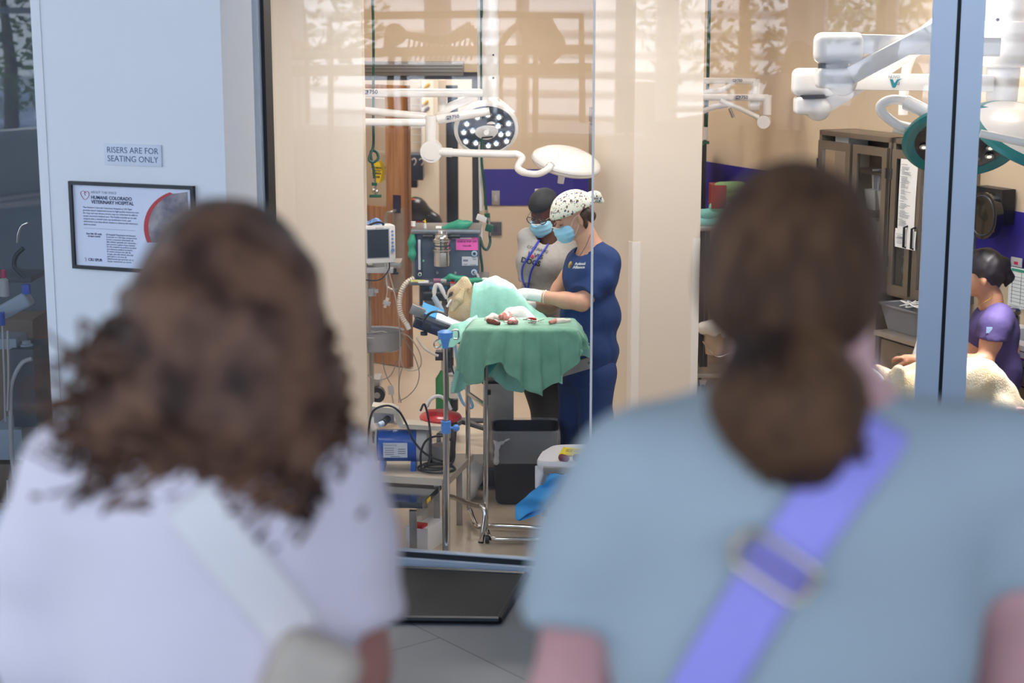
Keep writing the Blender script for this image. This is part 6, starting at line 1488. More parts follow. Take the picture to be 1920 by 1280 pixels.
def tallcab(a, b_, zb, zt, lab, nd=2):
    e = empty('supply_cabinet', tuple(WMx @ V(((a+b_)/2, CD/2, zb))), lab, 'cabinet')
    wbox('back', a, b_, .003, .02, zb, zt, M_cabst, e); wbox('side_panel', a, a+.025, .02, CD, zb, zt, M_cabst, e); wbox('side_panel', b_-.025, b_, .02, CD, zb, zt, M_cabst, e)
    wbox('top', a, b_, .02, CD, zt-.03, zt, M_cabst, e); wbox('bottom', a, b_, .02, CD, zb, zb+.03, M_cabst, e)
    for k in range(1, 4): wbox('shelf', a+.03, b_-.03, .02, CD-.05, zb+(zt-zb)*k/4-.008, zb+(zt-zb)*k/4+.008, M_cabst, e)
    w = (b_-a)/nd
    for k in range(nd):
        x0 = a+k*w+.02; x1 = a+(k+1)*w-.01; fw = .045
        mb = MB(WMx)
        for q in ((x0, x0+fw, zb+.02, zt-.06), (x1-fw, x1, zb+.02, zt-.06)): mb.box(((q[0]+q[1])/2, CD+.01, (q[2]+q[3])/2), (q[1]-q[0], .02, q[3]-q[2]))
        for z in (zb+.045, zt-.085): mb.box(((x0+x1)/2, CD+.01, z), (x1-x0-2*fw, .02, .05))
        d_ = mb.put('door', M_cabst, e)
        mb = MB(WMx); mb.quad(V((x0+fw, CD+.008, zb+.07)), V((x1-fw, CD+.008, zb+.07)), V((x1-fw, CD+.008, zt-.11)), V((x0+fw, CD+.008, zt-.11))); mb.put('pane', M_thing, d_)
        hx = x1-.02 if k == 0 else x0+.02; zm = lerp(zb, zt, .40)
        MB(WMx).tube([V((hx, CD+.02, zm+.06)), V((hx, CD+.045, zm+.055)), V((hx, CD+.045, zm-.055)), V((hx, CD+.02, zm-.06))], .007, 8).put('handle', M_black, d_)
        hx = x0 if k == 0 else x1
        for z in (zt-.2, zb+.2): MB(WMx).cyl(V((hx, CD+.022, z-.03)), V((hx, CD+.022, z+.03)), .006, seg=10).put('hinge', M_dark, d_)
    return e
cA = tallcab(u0, u1-.01, .98, ctop, 'steel cabinet with two glass doors, white boxes and bins behind them')
cB_ = tallcab(u1+.01, u2, .98, ctop, 'steel cabinet with long paper lists taped on its glass door')
# lower cabinets with drawers and counter
def lowcab(a, b_, cols, lab, zt=zc, D=.5, door_first=False):
    e = empty('base_cabinet', tuple(WMx @ V(((a+b_)/2, D/2, 0))), lab, 'cabinet')
    wbox('carcass', a, b_, .003, D-.02, .08, zt-.03, M_cabst, e); wbox('plinth', a+.01, b_-.01, .01, D-.06, 0, .08, M_dark, e)
    w = (b_-a)/cols
    for c in range(cols):
        x0, x1 = a+c*w+.008, a+(c+1)*w-.008
        if door_first and c == 0:
            d_ = wbox('door', x0, x1, D-.02, D, .1, zt-.05, M_cabst, e, .004); MB(WMx).cyl(V((x1-.01, D+.004, .5)), V((x1-.01, D+.004, .6)), .006).put('hinge', M_dark, d_); wbox('card_holder', (x0+x1)/2-.03, (x0+x1)/2+.03, D, D+.003, zt-.12, zt-.1, M_whitep, d_, 0); continue
        for (z0, z1) in ((.1, .33), (.345, .575), (.59, zt-.045)):
            d_ = wbox('drawer', x0, x1, D-.02, D, z0, z1, M_cabst, e, .004); zm = lerp(z0, z1, .72); xm = (x0+x1)/2
            MB(WMx).tube(spline([V((xm-.06, D, zm+.006)), V((xm-.055, D+.028, zm)), V((xm+.055, D+.028, zm)), V((xm+.06, D, zm+.006))], 4), .0045, 8).put('handle', M_chrome, d_)
            if z1 < .4: wbox('card_holder', xm+.0, xm+.06, D, D+.003, z0+.16, z0+.175, M_whitep, d_, 0)
    return e
lowcab(u0-.02, u1-.05, 2, 'steel base cabinet with plain doors left of the drawers', zt=.96, D=CD+.02, door_first=True)
uL = onplane(1652, 580, .5).x
lowcab(uL+.005, uL+1.0, 2, 'steel drawer cabinet below the counter holding the grey bin')
lowcab(uL+1.02, 5.36, 3, 'steel drawer cabinet behind the person in purple', zt=.90, D=.52)
ct = wbox('steel_counter', uL-.02, uL+1.0, .003, .53, zc-.027, zc, M_steel, None, .004); tag(ct, 'brushed steel counter carrying the grey bin of cords', 'counter')
ct2 = wbox('steel_counter', uL+1.0, 5.36, .003, .55, .875, .902, M_steel, None, .004); tag(ct2, 'steel counter with jar and papers behind the purple top', 'counter')
# contents of cabinet A
zs = [lerp(.98, ctop, k/4)+.008 for k in range(4)]
wA = (u1-u0-.01)/2
def citem(name, lab, cat, x, y, z, w, d, h, m_, **k):
    o_ = MB(WMx).box((x, y, z+h/2), (w, d, h), bev=.004).put(name, m_, None); return tag(o_, lab, cat, **k)
M_box = mat('pale_carton', 'C4C0BA', .8)
zt3_ = zs[3]
e = citem('carton', 'white printed carton on the top shelf of the glass cabinet', 'box', u0+.13, .13, zs[3], .2, .16, .13, M_box)
MB(WMx).box((u0+.10, .2125, zs[3]+.085), (.07, .002, .022)).put('label', M_inkg, e); MB(WMx).box((u0+.17, .2125, zs[3]+.06), (.05, .002, .05)).put('print', M_greyp, e)
citem('carton', 'second white carton stacked on the first behind the glass', 'box', u0+.15, .13, zs[3]+.13, .14, .14, .06, mat('white_carton', 'D6D3CE', .8))
for k, (zz, n_) in enumerate(((zs[2], 0), (zs[2], 1))):
    x = u0+wA+.10+k*.13
    b__ = empty('supply_bin', tuple(WMx @ V((x, .18, zz))), ['white bin of sterile pouches on the upper shelf, left of two', 'white bin of sterile pouches on the upper shelf, right of two'][k], 'bin')
    MB(WMx).box((x, .13, zz+.06), (.11, .16, .12), taper=.8, bev=.006).put('tub', M_whitep, b__)
    for j in range(6):
        MB(WMx).box((x-.045+j*.018, .11+.01*(j % 3), zz+.16), (.008, .1, .13+.02*math.sin(j*2)), R=Ry(.12*(j-2.5)/2.5), bev=.001).put('pouch', [M_paper, mat('pouch_blue', '4A62A8', .4), M_whitep][(j % 3) if j > 2 else 0], b__)
for k in range(3):
    citem('supply_box', ['long white box on the middle shelf behind the glass', 'clear fronted drawer box under the white boxes', 'lowest white supply box in the left glass cabinet'][k], 'box', u0+wA+.17, .13, zs[1] if k == 0 else (zs[1]+.09 if k == 1 else zs[0]), .22, .16, .08, [M_whitep, M_greyp, M_box][k])
# contents of cabinet B: folded green towels and dark linens
M_gt = mat('green_towel', '6FAE94', .9, bump=.3, bscale=60)
wB = (u2-u1)/2
for k in range(2):
    S = SDF(.04); p0 = WMx @ V((u1+.07, .12, zs[0]+.05+k*.09)); p1 = WMx @ V((u1+.19, .12, zs[0]+.05+k*.09)); S.chain([p0, p1], [.05, .046]); S.chain([p0+RN*.04, p1+RN*.04], [.042, .042])
    tag(sblob('folded_towel', S, .01, M_gt, None, wr=.006, wf=50, seed=k), ['folded green towel on the cabinet shelf, lower of two', 'folded green towel on the cabinet shelf, upper of two'][k], 'towel', None)
for k, c_ in enumerate(('3A3660', '6A3A5A', '2F5A72')):
    citem('folded_linen', ['dark violet linen folded behind the taped paper list', 'plum linen folded behind the taped paper list', 'blue linen folded at the right of the tall cabinet'][k], 'linen', u1+.15+.12*(k == 2), .13, zs[1+(k == 1)], .2, .16, .10, mat('linen_%s' % ['violet', 'plum', 'blue'][k], c_, .9))
# papers taped on the door
def paper(lab, x0, x1, z0, z1, lines, off=.022, skew=0):
    mb = MB(WMx); rows = [[V((lerp(x0, x1, i/6)+skew*j/8, CD+off+.002*math.sin(i*.9+j*.5), lerp(z1, z0, j/8))) for i in range(7)] for j in range(9)]
    mb.grid(rows); o_ = mb.put('paper_list', mat('paper_list', 'EFEDEA', .8), None); tag(o_, lab, 'paper')
    mb = MB(WMx); r3 = random.Random(int(x0*1000))
    for k in range(lines):
        z = lerp(z1-.03, z0+.02, k/lines)
        if r3.random() < .15: continue
        w = r3.uniform(.2, .6)*(x1-x0); xs = x0+(.12 if k % 5 else .06)*(x1-x0)
        mb.box((xs+w/2+skew*k/lines, CD+off+.004, z), (w, .0008, .0020))
    mb.put('print', M_inkg if True else M_inkg, o_); return o_
pA = onplane(1690, 297, CD+.02); pB = onplane(1722, 305, CD+.02); pC = onplane(1683, 432, CD+.02)
paper('long white printed checklist taped to the cabinet door glass', pA.x, pB.x, pC.z, pA.z, 52, skew=-.008)
qa, qb = onplane(1679, 427, CD+.03), onplane(1716, 470, CD+.03)
paper('short white printed sheet taped below the long checklist', qa.x, qb.x, qb.z, qa.z, 12, .030)
# grey wash bin with cords on the counter
gb = onplane(1708, 560, .30); gz = zc
g0 = onplane(1672, 560, .38); g1 = onplane(1748, 560, .38)
gx, gw_ = (g0.x+g1.x)/2, (g1.x-g0.x)
tb_ = empty('wash_tub', tuple(WMx @ V((gx, .33, gz))), 'grey plastic tub holding white cords on the steel counter', 'tub')
def lrr(cx, cy, hx, hy, z, r=.04): return rr_(cx, cy, hx, hy, z, r)
mb = MB(WMx); mb.rings([lrr(gx, .33, gw_*.42, .11, gz+.001), lrr(gx, .33, gw_*.5, .14, gz+.135), lrr(gx, .33, gw_*.53, .155, gz+.137), lrr(gx, .33, gw_*.53, .155, gz+.145), lrr(gx, .33, gw_*.49, .13, gz+.14), lrr(gx, .33, gw_*.41, .1, gz+.012)]); mb.put('body', mat('tub_grey', '7C7B80', .5), tb_)
for k in range(3):
    pts = [WMx @ V((gx+.09*math.cos(i*1.1+k*2), .33+.07*math.sin(i*1.3+k), gz+.13+.035*math.sin(i*.9+k)**2)) for i in range(8)]
    tag(MB().tube(spline(pts, 6), .0035, 6).put('tangled_lead', M_whitep, None), ['thin white cord rising highest in the grey tub', 'thin white cord at the left of the grey tub', 'thin white cord lying lowest in the grey tub'][k], 'cord', 'white cords tangled in the grey tub')
# white diagonal pole leaning against the table
tag(MB().cyl(P(1748, 560, 8.0), P(1712, 672, 8.0), .010).put('white_rod', M_whitep, None), 'slim white rod slanting up behind the mullion', 'rod')
# speaker shaped wall unit, paper and counter things on the right
sp0 = onplane(1855, 440, .0); spz0, spz1 = onplane(1855, 448, .1).z, onplane(1855, 352, .1).z
sx0, sx1 = onplane(1812, 400, .14).x, onplane(1866, 400, .14).x
e = empty('wall_dispenser', tuple(WMx @ V(((sx0+sx1)/2, .06, spz0))), 'tall black wall unit with an oval front panel above the violet band', 'dispenser')
wbox('housing', sx0, sx1, .01, .10, spz0+.08, spz1, M_black, e, .01)
def oval(z0, z1, x0, x1, n=30):
    r = (x1-x0)/2; cx_ = (x0+x1)/2; o_ = []
    for k in range(n):
        a = 2*PI*k/n; z_ = (z1-r if math.sin(a) >= 0 else z0+r); o_.append((cx_+r*math.cos(a), z_+r*math.sin(a)))
    return o_
mb = MB(WMx); mb.prism([V((x, .10, z)) for x, z in oval(spz0, spz1-.02, sx0+.02, sx1+.02)], V((0, .045, 0))); mb.put('oval_front', mat('glossy_black', '101014', .12, coat=1), e)
mb = MB(WMx); mb.tube([V((x, .146, z)) for x, z in oval(spz0+.02, spz1-.04, sx0+.04, sx1)], .005, 8, closed=True); mb.put('oval_trim', M_dark, e)
# round clear jar with the handwritten note
jp = onplane(1884, 548, .42); jz = .902
jx, jy = onplane(1886, 545, .38).x, .38
jr = empty('practice_jar', tuple(WMx @ V((jx, jy, jz))), 'clear lidded jar with a handwritten white note and photo', 'jar')
jh = .20
MB(WMx).lathe((jx, jy, jz), [(.05, 0), (.075, .004), (.078, jh*.78), (.07, jh*.84), (.066, jh*.84), (.072, jh*.77), (.07, .01), (.01, .01)], 32).put('glass_body', clearmat('jar_glass', (.88, .92, .93), 2, 1.45), jr)
MB(WMx).lathe((jx, jy, jz), [(.08, jh*.85), (.082, jh*.87), (.082, jh*.96), (.07, jh), (.01, jh*1.01)], 32).put('lid', clearmat('lid_plastic', (.8, .84, .86), 3, 1.5, .1), jr)
mb = MB(WMx); nrow = [[V((jx+.0805*math.cos(a), jy+.0805*math.sin(a), z)) for a in [PI*.22+PI*.56*k/14 for k in range(15)]] for z in (jz+.02, jz+.155)]; mb.grid(nrow); mb.put('note', M_paper, jr)
mb = MB(WMx); nrow = [[V((jx+.0812*math.cos(a), jy+.0812*math.sin(a), z)) for a in [PI*.32+PI*.36*k/10 for k in range(11)]] for z in (jz+.03, jz+.085)]; mb.grid(nrow); mb.put('photo_print', mat('photo_patch', '6E5040', .6, noise=.8, nscale=60, col2='2A6AA8'), jr)
mb = MB(); mb.text('Practice Gown', .026, Matrix.Identity(4), depth=0, bold=.0004)
mb.v = [WMx @ V((jx+.082*math.cos(PI/2-v.x/.08), jy+.082*math.sin(PI/2-v.x/.08), jz+.125+v.y)) for v in mb.v]; mb.put('handwriting', M_black, jr)
# holder, box, forms on the counter
hx_ = onplane(1912, 560, .42).x
e = citem('card_holder_box', 'white plastic holder box right of the jar', 'holder', hx_, .42, .902, .10, .12, .13, M_whitep); MB(WMx).box((hx_-.02, .482, .98), (.02, .003, .05)).put('slot', M_greyp, e)
bx0 = onplane(1900, 600, .5).x
e = citem('flat_carton', 'flat white carton with red and blue edge below the jar', 'box', bx0+.08, .50, .903, .34, .09, .075, M_paper)
MB(WMx).box((bx0+.04, .5465, .912), (.2, .002, .012)).put('red_stripe', mat('red_plastic'), e); MB(WMx).box((bx0+.19, .5465, .912), (.1, .002, .012)).put('blue_stripe', mat('stripe_blue', '2E50B8', .5), e); MB(WMx).box((bx0+.1, .5465, .95), (.1, .002, .006)).put('print', M_inkg, e)
fa, fb = onplane(1893, 510, .02), onplane(1960, 560, .02)
mb = MB(WMx); fz0, fz1 = onplane(1900, 575, .02).z, onplane(1900, 500, .02).z
mb.box(((fa.x+fa.x+.5)/2, .02, (fz0+fz1)/2), (.5, .004, fz1-fz0)); o_ = mb.put('wall_form', mat('form_paper', 'E6EBE8', .8), None); tag(o_, 'white printed form with green header pinned below the violet band', 'paper')
mb = MB(WMx)
for k in range(9): mb.box((fa.x+.25, .0235, lerp(fz0+.01, fz1-.03, k/9)), (.46, .001, .002))
for k in range(7): mb.box((fa.x+.03+k*.07, .0235, (fz0+fz1)/2), (.002, .001, fz1-fz0-.04))
mb.put('form_grid', M_inkg, o_); MB(WMx).box((fa.x+.25, .0238, fz1-.014), (.46, .001, .014)).put('green_header', mat('header_green', '3C9A7A', .6), o_)
q = onplane(1906, 493, .02); e = citem('info_card', 'small grey card with magenta mark on the violet band', 'card', q.x, .02, q.z-.02, .09, .006, .05, M_greyp); MB(WMx).box((q.x, .0245, q.z), (.03, .001, .016)).put('magenta_mark', mat('magenta', 'C8205A', .5), e)

# ---------------------------------------------------------------- background trolley between the column and the first viewer's head
YR = 11.2
e = empty('linen_shelf', P(1350, 440, YR), 'dark wire trolley with blue green folded cloths behind the column', 'trolley')
a = P(1335, 429, YR); b_ = P(1335, 680, YR)
MB().box((a.x+.1, YR+.2, a.z), (.5, .4, .03), bev=.004).put('top', M_steel, e)
for x in (1318, 1326, 1420): MB().box((P(x, 550, YR).x, YR+.02, a.z/2+.1), (.025, .025, a.z-.2)).put('upright', M_dark, e)
MB().box((a.x+.1, YR+.2, .14), (.5, .4, .03), bev=.004).put('lower_shelf', M_steel, e)
for x in (1320, 1400):
    q = G(x, 700, .05); q = V((P(x, 690, YR-.2).x, YR-.15, .06)); cs = MB().cyl(q-V((.012, 0, 0)), q+V((.012, 0, 0)), .055, seg=24).put('caster', M_dark, e); MB().cyl(q-V((.014, 0, 0)), q+V((.014, 0, 0)), .028, seg=20).put('caster_hub', M_greyp, cs); MB().box(q+V((0, 0, .06)), (.05, .03, .05), taper=.6).put('caster_fork', M_steel, cs)
for k, (x, y, c_, lab) in enumerate(((1322, 416, '8CCBC8', 'pale teal folded cloth on the dark trolley, lowest of the pile'), (1330, 402, '7FC0B8', 'pale teal folded cloth in the middle of the trolley pile'), (1352, 390, '7CBFA8', 'mint folded cloth above the teal ones on the trolley'), (1358, 368, '7FA06E', 'olive green folded cloth on the trolley pile'), (1362, 352, '87A874', 'olive green folded cloth topmost of the trolley pile'))):
    S = SDF(.03); q = P(x, y, YR+.15); S.chain([q+V((-.05, 0, 0)), q+V((.10, 0, .0))], [.04, .045]); tag(sblob('folded_cloth', S, .012, mat(['teal_fold', 'teal_fold_two', 'mint_fold', 'olive_fold', 'olive_fold_two'][k], c_, .9), None, wr=.005, wf=45, seed=k), lab, 'cloth')
q = P(1340, 350, YR+.2); tag(MB().box(q+V((.02, 0, -.06)), (.1, .2, .16), bev=.004).put('red_bin', mat('brick_red', '8A3A34', .5), None), 'brick red bin behind the folded cloths', 'bin')
pb_ = empty('bucket', P(1338, 665, YR-.05), 'translucent bucket with white liner on the low trolley shelf', 'bucket')
q0 = P(1338, 664, YR-.05); q1 = P(1336, 622, YR-.05)
MB().lathe(q0, [(.04, 0), (.055, .005), (.07, q1.z-q0.z), (.066, q1.z-q0.z), (.05, .01), (.01, .01)], 28).put('pail', mat('tan_plastic', 'AE9A84', .4), pb_)
S = SDF(.03); S.chain([q1+V((-.05, 0, .02)), q1+V((0, -.02, .03)), q1+V((.07, 0, .0))], [.045, .05, .04]); sblob('liner', S, .01, mat('liner_white', 'E6E2DC', .5), pb_, wr=.012, wf=50, seed=2)
tag(MB().tube(spline([P(1318, 640, YR-.1), P(1345, 668, YR-.1), P(1375, 660, YR-.1), P(1395, 668, YR-.1), P(1365, 662, YR-.05)], 6), .005).put('looped_wire', M_chrome, None), 'thin steel loop lying by the bucket on the trolley', 'wire')
# far surgical light arms right of the column
rig2 = empty('surgical_light_mount', P(1440, 200, 11.0), 'second set of white jointed lamp arms right of the white column', 'surgical light')
YR2 = 10.9
xc = P(1300, 100, YR2+.4).x
MB().cyl((xc-.1, YR2+.35, 1.9), (xc-.1, YR2+.35, ZC), .05).put('ceiling_post', M_white, rig2)
MB().tube([V((xc-.1, YR2+.35, P(1314, 151, YR2+.1).z))]+PL([(1314, 151), (1416, 152)], YR2+.1), .020, 14).put('arm', M_white, rig2); arm750(1382, 151, YR2+.08, 0, .62, rig2)
MB().tube([V((xc-.1, YR2+.35, P(1312, 182, YR2).z))]+PL([(1312, 182), (1440, 183)], YR2), .022, 14).put('arm', M_white, rig2); arm750(1390, 182.5, YR2-.025, 0, .80, rig2)
MB().cyl(P(1439, 178, YR2), P(1438, 215, YR2), .029).put('arm_joint', M_white, rig2); q = P(1434, 228, YR2); MB().cyl(q+V((-.015, -.05, 0)), q+V((.01, .05, 0)), .042, seg=28).put('knuckle', M_white, rig2)
MB().cyl(P(1417, 148, YR2+.1), P(1416, 176, YR2+.1), .028).put('arm_joint', M_white, rig2); q = P(1414, 197, YR2+.1); MB().cyl(q+V((-.03, 0, 0)), q+V((.03, 0, 0)), .04).put('knuckle', M_white, rig2)
MB().tube(PL([(1422, 220), (1385, 202), (1350, 188)], YR2-.02), .016, 12).put('spring_arm', M_white, rig2); MB().tube(PL([(1312, 210), (1340, 200), (1365, 196)], YR2+.05), .018, 12).put('spring_arm', M_white, rig2)
MB().tube(PL([(1368, 203), (1375, 220)], YR2), .011, 12).put('handle', M_steel, rig2); MB().tube(spline(PL([(1310, 178), (1330, 172), (1355, 168), (1370, 160)], YR2+.15), 5), .018, 12).put('bent_arm', M_white, rig2)
h4 = empty('gas_hose', P(1326, 260, 11.3), 'dark green gas hose with white fittings right of the column', 'hose')
q = P(1326, 200, 11.3); MB().tube([V((q.x, 11.3, ZC)), P(1326, 190, 11.3), P(1324, 240, 11.3)], .011).put('tube', M_green, h4); MB().cyl(P(1324, 238, 11.3), P(1322, 262, 11.3), .016).put('fitting', M_whitep, h4); MB().box(P(1321, 267, 11.3), (.06, .03, .02), bev=.003).put('connector', mat('green_plastic'), h4)
q = P(1326, 300, 11.35); tag(MB().box((q.x, 11.5, 1.0), (.02, .02, 2.0)).put('dark_post', M_black, None), 'thin black upright pole behind the column edge', 'pole')
tag(pbox('dark_cabinet', 1302, 272, 1320, 700, 11.55, .3, mat('dim_bronze', '4A423C', .5), None), 'narrow dark bronze cabinet between column and trolley', 'cabinet')
# dark monitor tower seen between the surgeon and the column
mt = empty('equipment_tower', (P(1125, 500, 11.9).x, 12.1, 0), 'grey equipment tower with teal screens between surgeon and column', 'equipment rack')
pbox('top_unit', 1108, 205, 1142, 232, 11.8, .3, mat('taupe_unit', '8C7F72', .5), mt); pbox('middle_unit', 1108, 236, 1142, 292, 11.8, .3, mat('taupe_unit'), mt)
s_ = pbox('screen_unit', 1106, 325, 1142, 378, 11.75, .3, M_dark, mt); pbox('teal_panel', 1112, 328, 1141, 362, 11.74, .012, mat('teal_panel', '4C7C94', .3), s_)
pbox('lower_unit', 1106, 382, 1142, 404, 11.8, .3, mat('taupe_unit'), mt); pbox('cart_body', 1104, 405, 1142, 760, 11.85, .3, mat('slate_cart', '6A6B74', .4), mt)

# ---------------------------------------------------------------- ceiling arms and lamp heads on the right
YX = 8.6
rig3 = empty('surgical_light_mount', P(1880, 100, YX), 'large white ceiling mount with long lamp arms at the right', 'surgical light')
cxr_ = P(1885, 60, YX).x
MB().cyl((cxr_, YX, P(1885, 40, YX).z), (cxr_, YX, ZC), .10).put('ceiling_tube', M_white, rig3)
def boxr(name, x0, y0, x1, y1, Y, d, m_, parent, bev): return pbox(name, x0, y0, x1, y1, Y, d, m_, parent, bev)
zA, zB2 = P(1880, 20, YX).z, P(1880, 45, YX).z
MB().lathe((cxr_, YX, P(1885, 126, YX).z), [(.1, 0), (.125, .01), (.135, .03), (.14, .09), (.14, .20), (.13, .225), (.1, .23)], 40).put('hub', M_white, rig3)
MB().lathe((cxr_+.0, YX, P(1885, 200, YX).z), [(.06, 0), (.072, .008), (.075, .03), (.078, .04), (.085, .17), (.084, .195), (.08, .2)], 40).put('lower_hub', M_white, rig3)
MB().cyl((cxr_, YX, P(1885, 128, YX).z-.005), (cxr_, YX, P(1885, 126, YX).z+.01), .06).put('hub_gap', M_black, rig3)
q = P(1870, 37, YX-.14); MB().cyl(q, q+V((0, -.01, 0)), .008).put('bolt', M_dark, rig3)
# horizontal arm with the mark, its elbow and the sloping arms
za, zb3 = P(1600, 137, YX).z, P(1600, 168, YX).z
YN = 8.55
def beam(name, p0, p1, w, d, m_, parent, bev=.02):
    v = (p1-p0); L_ = v.length; x = v.normalized(); up = V((0, -1, 0)); z = x.cross(up).normalized(); up = z.cross(x)
    R3 = Matrix(((x.x, up.x, z.x), (x.y, up.y, z.y), (x.z, up.z, z.z)))
    return MB().box((p0+p1)/2, (L_, d, w), R=R3, bev=bev).put(name, m_, parent)
u_ = pm(1600, 150, YN)
beam('main_arm', P(1560, 152, YN), P(1860, 156, YN), 31*u_, .09, M_white, rig3, .012)
S = SDF(.02); S.box(P(1527, 154, YN), (42*u_, .06, 26*u_), rd=.035); sblob('elbow_housing', S, .008, M_white, rig3)
MB().cyl(P(1522, 177, YN), P(1522, 184, YN), 28*u_).put('elbow_gap', M_dark, rig3)
S = SDF(.02); S.box(P(1515, 197, YN), (26*u_, .055, 17*u_), rd=.02); S.ell(P(1534, 203, YN), (24*u_, .055, 24*u_)); sblob('lower_elbow', S, .007, M_white, rig3)
beam('sloping_arm', P(1548, 198, YN+.03), P(1790, 45, YN+.03), 27*u_, .08, M_white, rig3, .012)
# logo on the arm
Mx = Matrix.Translation(P(1680, 153, YN-.048)) @ Matrix.Rotation(PI/2, 4, 'X')
MB().text('NUVO', 7.5*u_, Mx @ Matrix.Translation((-4*u_, 8.5*u_, 0))).text('u', 12*u_, Mx @ Matrix.Translation((4*u_, -2.5*u_, 0))).put('arm_letters', M_inkg, rig3)
MB().prism([Mx @ V((x*u_, y*u_, 0)) for x, y in ((-12, 5), (-6, 4), (-3, -3), (2, 4), (12, 6), (5, 2), (-1, -11), (-6, -11))], V((0, -.001, 0))).put('arm_mark', mat('mark_teal', '1C8494', .4), rig3)
# second, nearer arm pair (pale blue in the glass reflections)
YN2 = 8.2
u2_ = pm(1560, 90, YN2)
S = SDF(.02); S.box(P(1572, 90, YN2), (46*u2_, .06, 29*u2_), rd=.04); sblob('elbow_housing', S, .008, M_white, rig3)
beam('upper_arm', P(1600, 82, YN2), P(1870, 88, YN2+.1), 36*u2_, .09, M_white, rig3, .012)
S = SDF(.02); S.box(P(1562, 146, YN2), (32*u2_, .055, 19*u2_), rd=.02); S.ell(P(1580, 152, YN2), (28*u2_, .055, 28*u2_)); sblob('lower_elbow', S, .007, M_white, rig3)
MB().cyl(P(1562, 119, YN2), P(1562, 127, YN2), 28*u2_).put('elbow_gap', M_dark, rig3)
beam('sloping_arm', P(1592, 142, YN2-.02), P(1812, 26, YN2-.02), 34*u2_, .07, M_white, rig3, .012)
beam('rear_arm', P(1705, 90, YN+.6), P(1900, -70, YN+.6), 34*u2_, .08, M_white, rig3, .012)
MB().tube(spline(PL([(1712, 100), (1700, 130), (1695, 170), (1693, 215)], YN+.3), 5), .026, 14).put('drop_arm', M_white, rig3)
# teal ringed lamp with the curved handle
YT = 8.15
lc = P(1802, 268, YT)
th = empty('surgical_lamp', lc, 'teal rimmed surgical lamp partly behind the blue mullion', 'surgical lamp')
RT = Matrix.Rotation(math.radians(8), 3, 'Y') @ Matrix.Rotation(math.radians(-40), 3, 'X')
rt = .28
def lampT(e, c, R, rt, shell):
    MB().lathe(c, [(rt-.06, .0), (rt-.02, -.012), (rt, .0), (rt-.004, .02), (rt-.03, .035), (rt-.075, .035), (rt-.06, .01)], 64, R=R).put('teal_rim', mat('teal_rim', '127A7C', .35), e)
    MB().lathe(c, [(.01, .075), (.1, .07), (rt-.08, .045), (rt-.03, .034)][::-1], 56, R=R).put('shell', M_white, e)
    MB().lathe(c, [(.01, .002), (rt-.06, .002)], 48, R=R).put('lens_plate', mat('lamp_dark_face', '3A3338', .15, coat=1), e)
    for k in range(16):
        a = 2*PI*k/16; rr = (rt-.105) if k % 2 else (rt-.135); p = c+R @ V((rr*math.cos(a), rr*math.sin(a), .0))
        o_ = MB().lathe(p, [(.018, .0), (.022, -.006), (.016, -.008)], 14, R=R).put('diode_ring', M_ledr, e); MB().ell(p+R @ V((0, 0, -.004)), (.014, .014, .008), R, 10, 6).put('diode', mat('warm_led', 'FFF3DC', .1, emit='FFF0DA', es=1.2), o_)
lampT(th, lc, RT, rt, True)
MB().tube(spline(PL([(1708, 190), (1672, 187), (1652, 197), (1655, 212), (1680, 232), (1708, 243)], YT+.05), 7), .024, 14).put('curved_handle_arm', M_white, th)
MB().cyl(P(1700, 192, YT), P(1752, 216, YT-.1), .036, .030).put('pivot', M_white, th); MB().cyl(P(1676, 236, YT+.1), P(1712, 244, YT+.08), .032).put('pivot', M_white, th)
# its near twin seen from above at the frame edge
lc2 = P(1945, 262, 7.85)
th2 = empty('surgical_lamp', lc2, 'white domed surgical lamp with teal edge at the right frame edge', 'surgical lamp')
RT2 = Matrix.Rotation(math.radians(14), 3, 'Y') @ Matrix.Rotation(math.radians(24), 3, 'X')
lampT(th2, lc2, RT2, .33, True)
MB().tube([P(1838, 250, 7.55), P(1960, 276, 7.5)], .018, 14).put('grab_rail', M_white, th2)
# ================================================================ THE TWO VIEWERS IN FRONT
M_fs = skin('viewer_skin', 'C98F7E')
M_fs2 = skin('viewer_pink_skin', 'E0A8A4')
def seated(e, F, cx, top, Yv, yaw, m_skin, m_pants, hem_z, hipw=.17):
    """hips, thighs and shins of a person sitting on the riser"""
    z0 = hem_z
    S = SDF(.06)
    S.ell(V((cx, Yv, z0+.10)), (hipw, .14, .13))
    for s_ in (-1, 1):
        S.chain([V((cx+s_*.09, Yv+.02, z0+.085)), V((cx+s_*.11, Yv+.43, z0+.06)), V((cx+s_*.11, Yv+.46, z0-.40))], [.085, .065, .05])
    o_ = sblob('trousers', S, .014, m_pants, e)
    for s_ in (-1, 1):
        S = SDF(.03); S.chain([V((cx+s_*.11, Yv+.44, z0-.455)), V((cx+s_*.115, Yv+.60, z0-.46))], [.042, .035]); sblob('shoe', S, .010, M_dark, e, cut=lambda X: (z0-.495)-X[:, 2])
M_hair1 = mat('curly_brown_hair', '7C5A46', .5, noise=.5, nscale=20, col2='3C2A22', spec=.15)
M_hair2 = mat('dark_brown_hair', '4C3A30', .65, spec=.15)
n, L, b = nodes(M_hair2); t = n.new('ShaderNodeTexCoord'); mp = n.new('ShaderNodeMapping'); mp.inputs['Scale'].default_value = (26, 26, 3); nz = n.new('ShaderNodeTexNoise'); nz.inputs['Scale'].default_value = 2; nz.inputs['Detail'].default_value = 4
r = n.new('ShaderNodeValToRGB'); r.color_ramp.elements[0].position = .3; r.color_ramp.elements[1].position = .75; r.color_ramp.elements[0].color = lin('33231A')+(1,); r.color_ramp.elements[1].color = lin('72523A')+(1,)
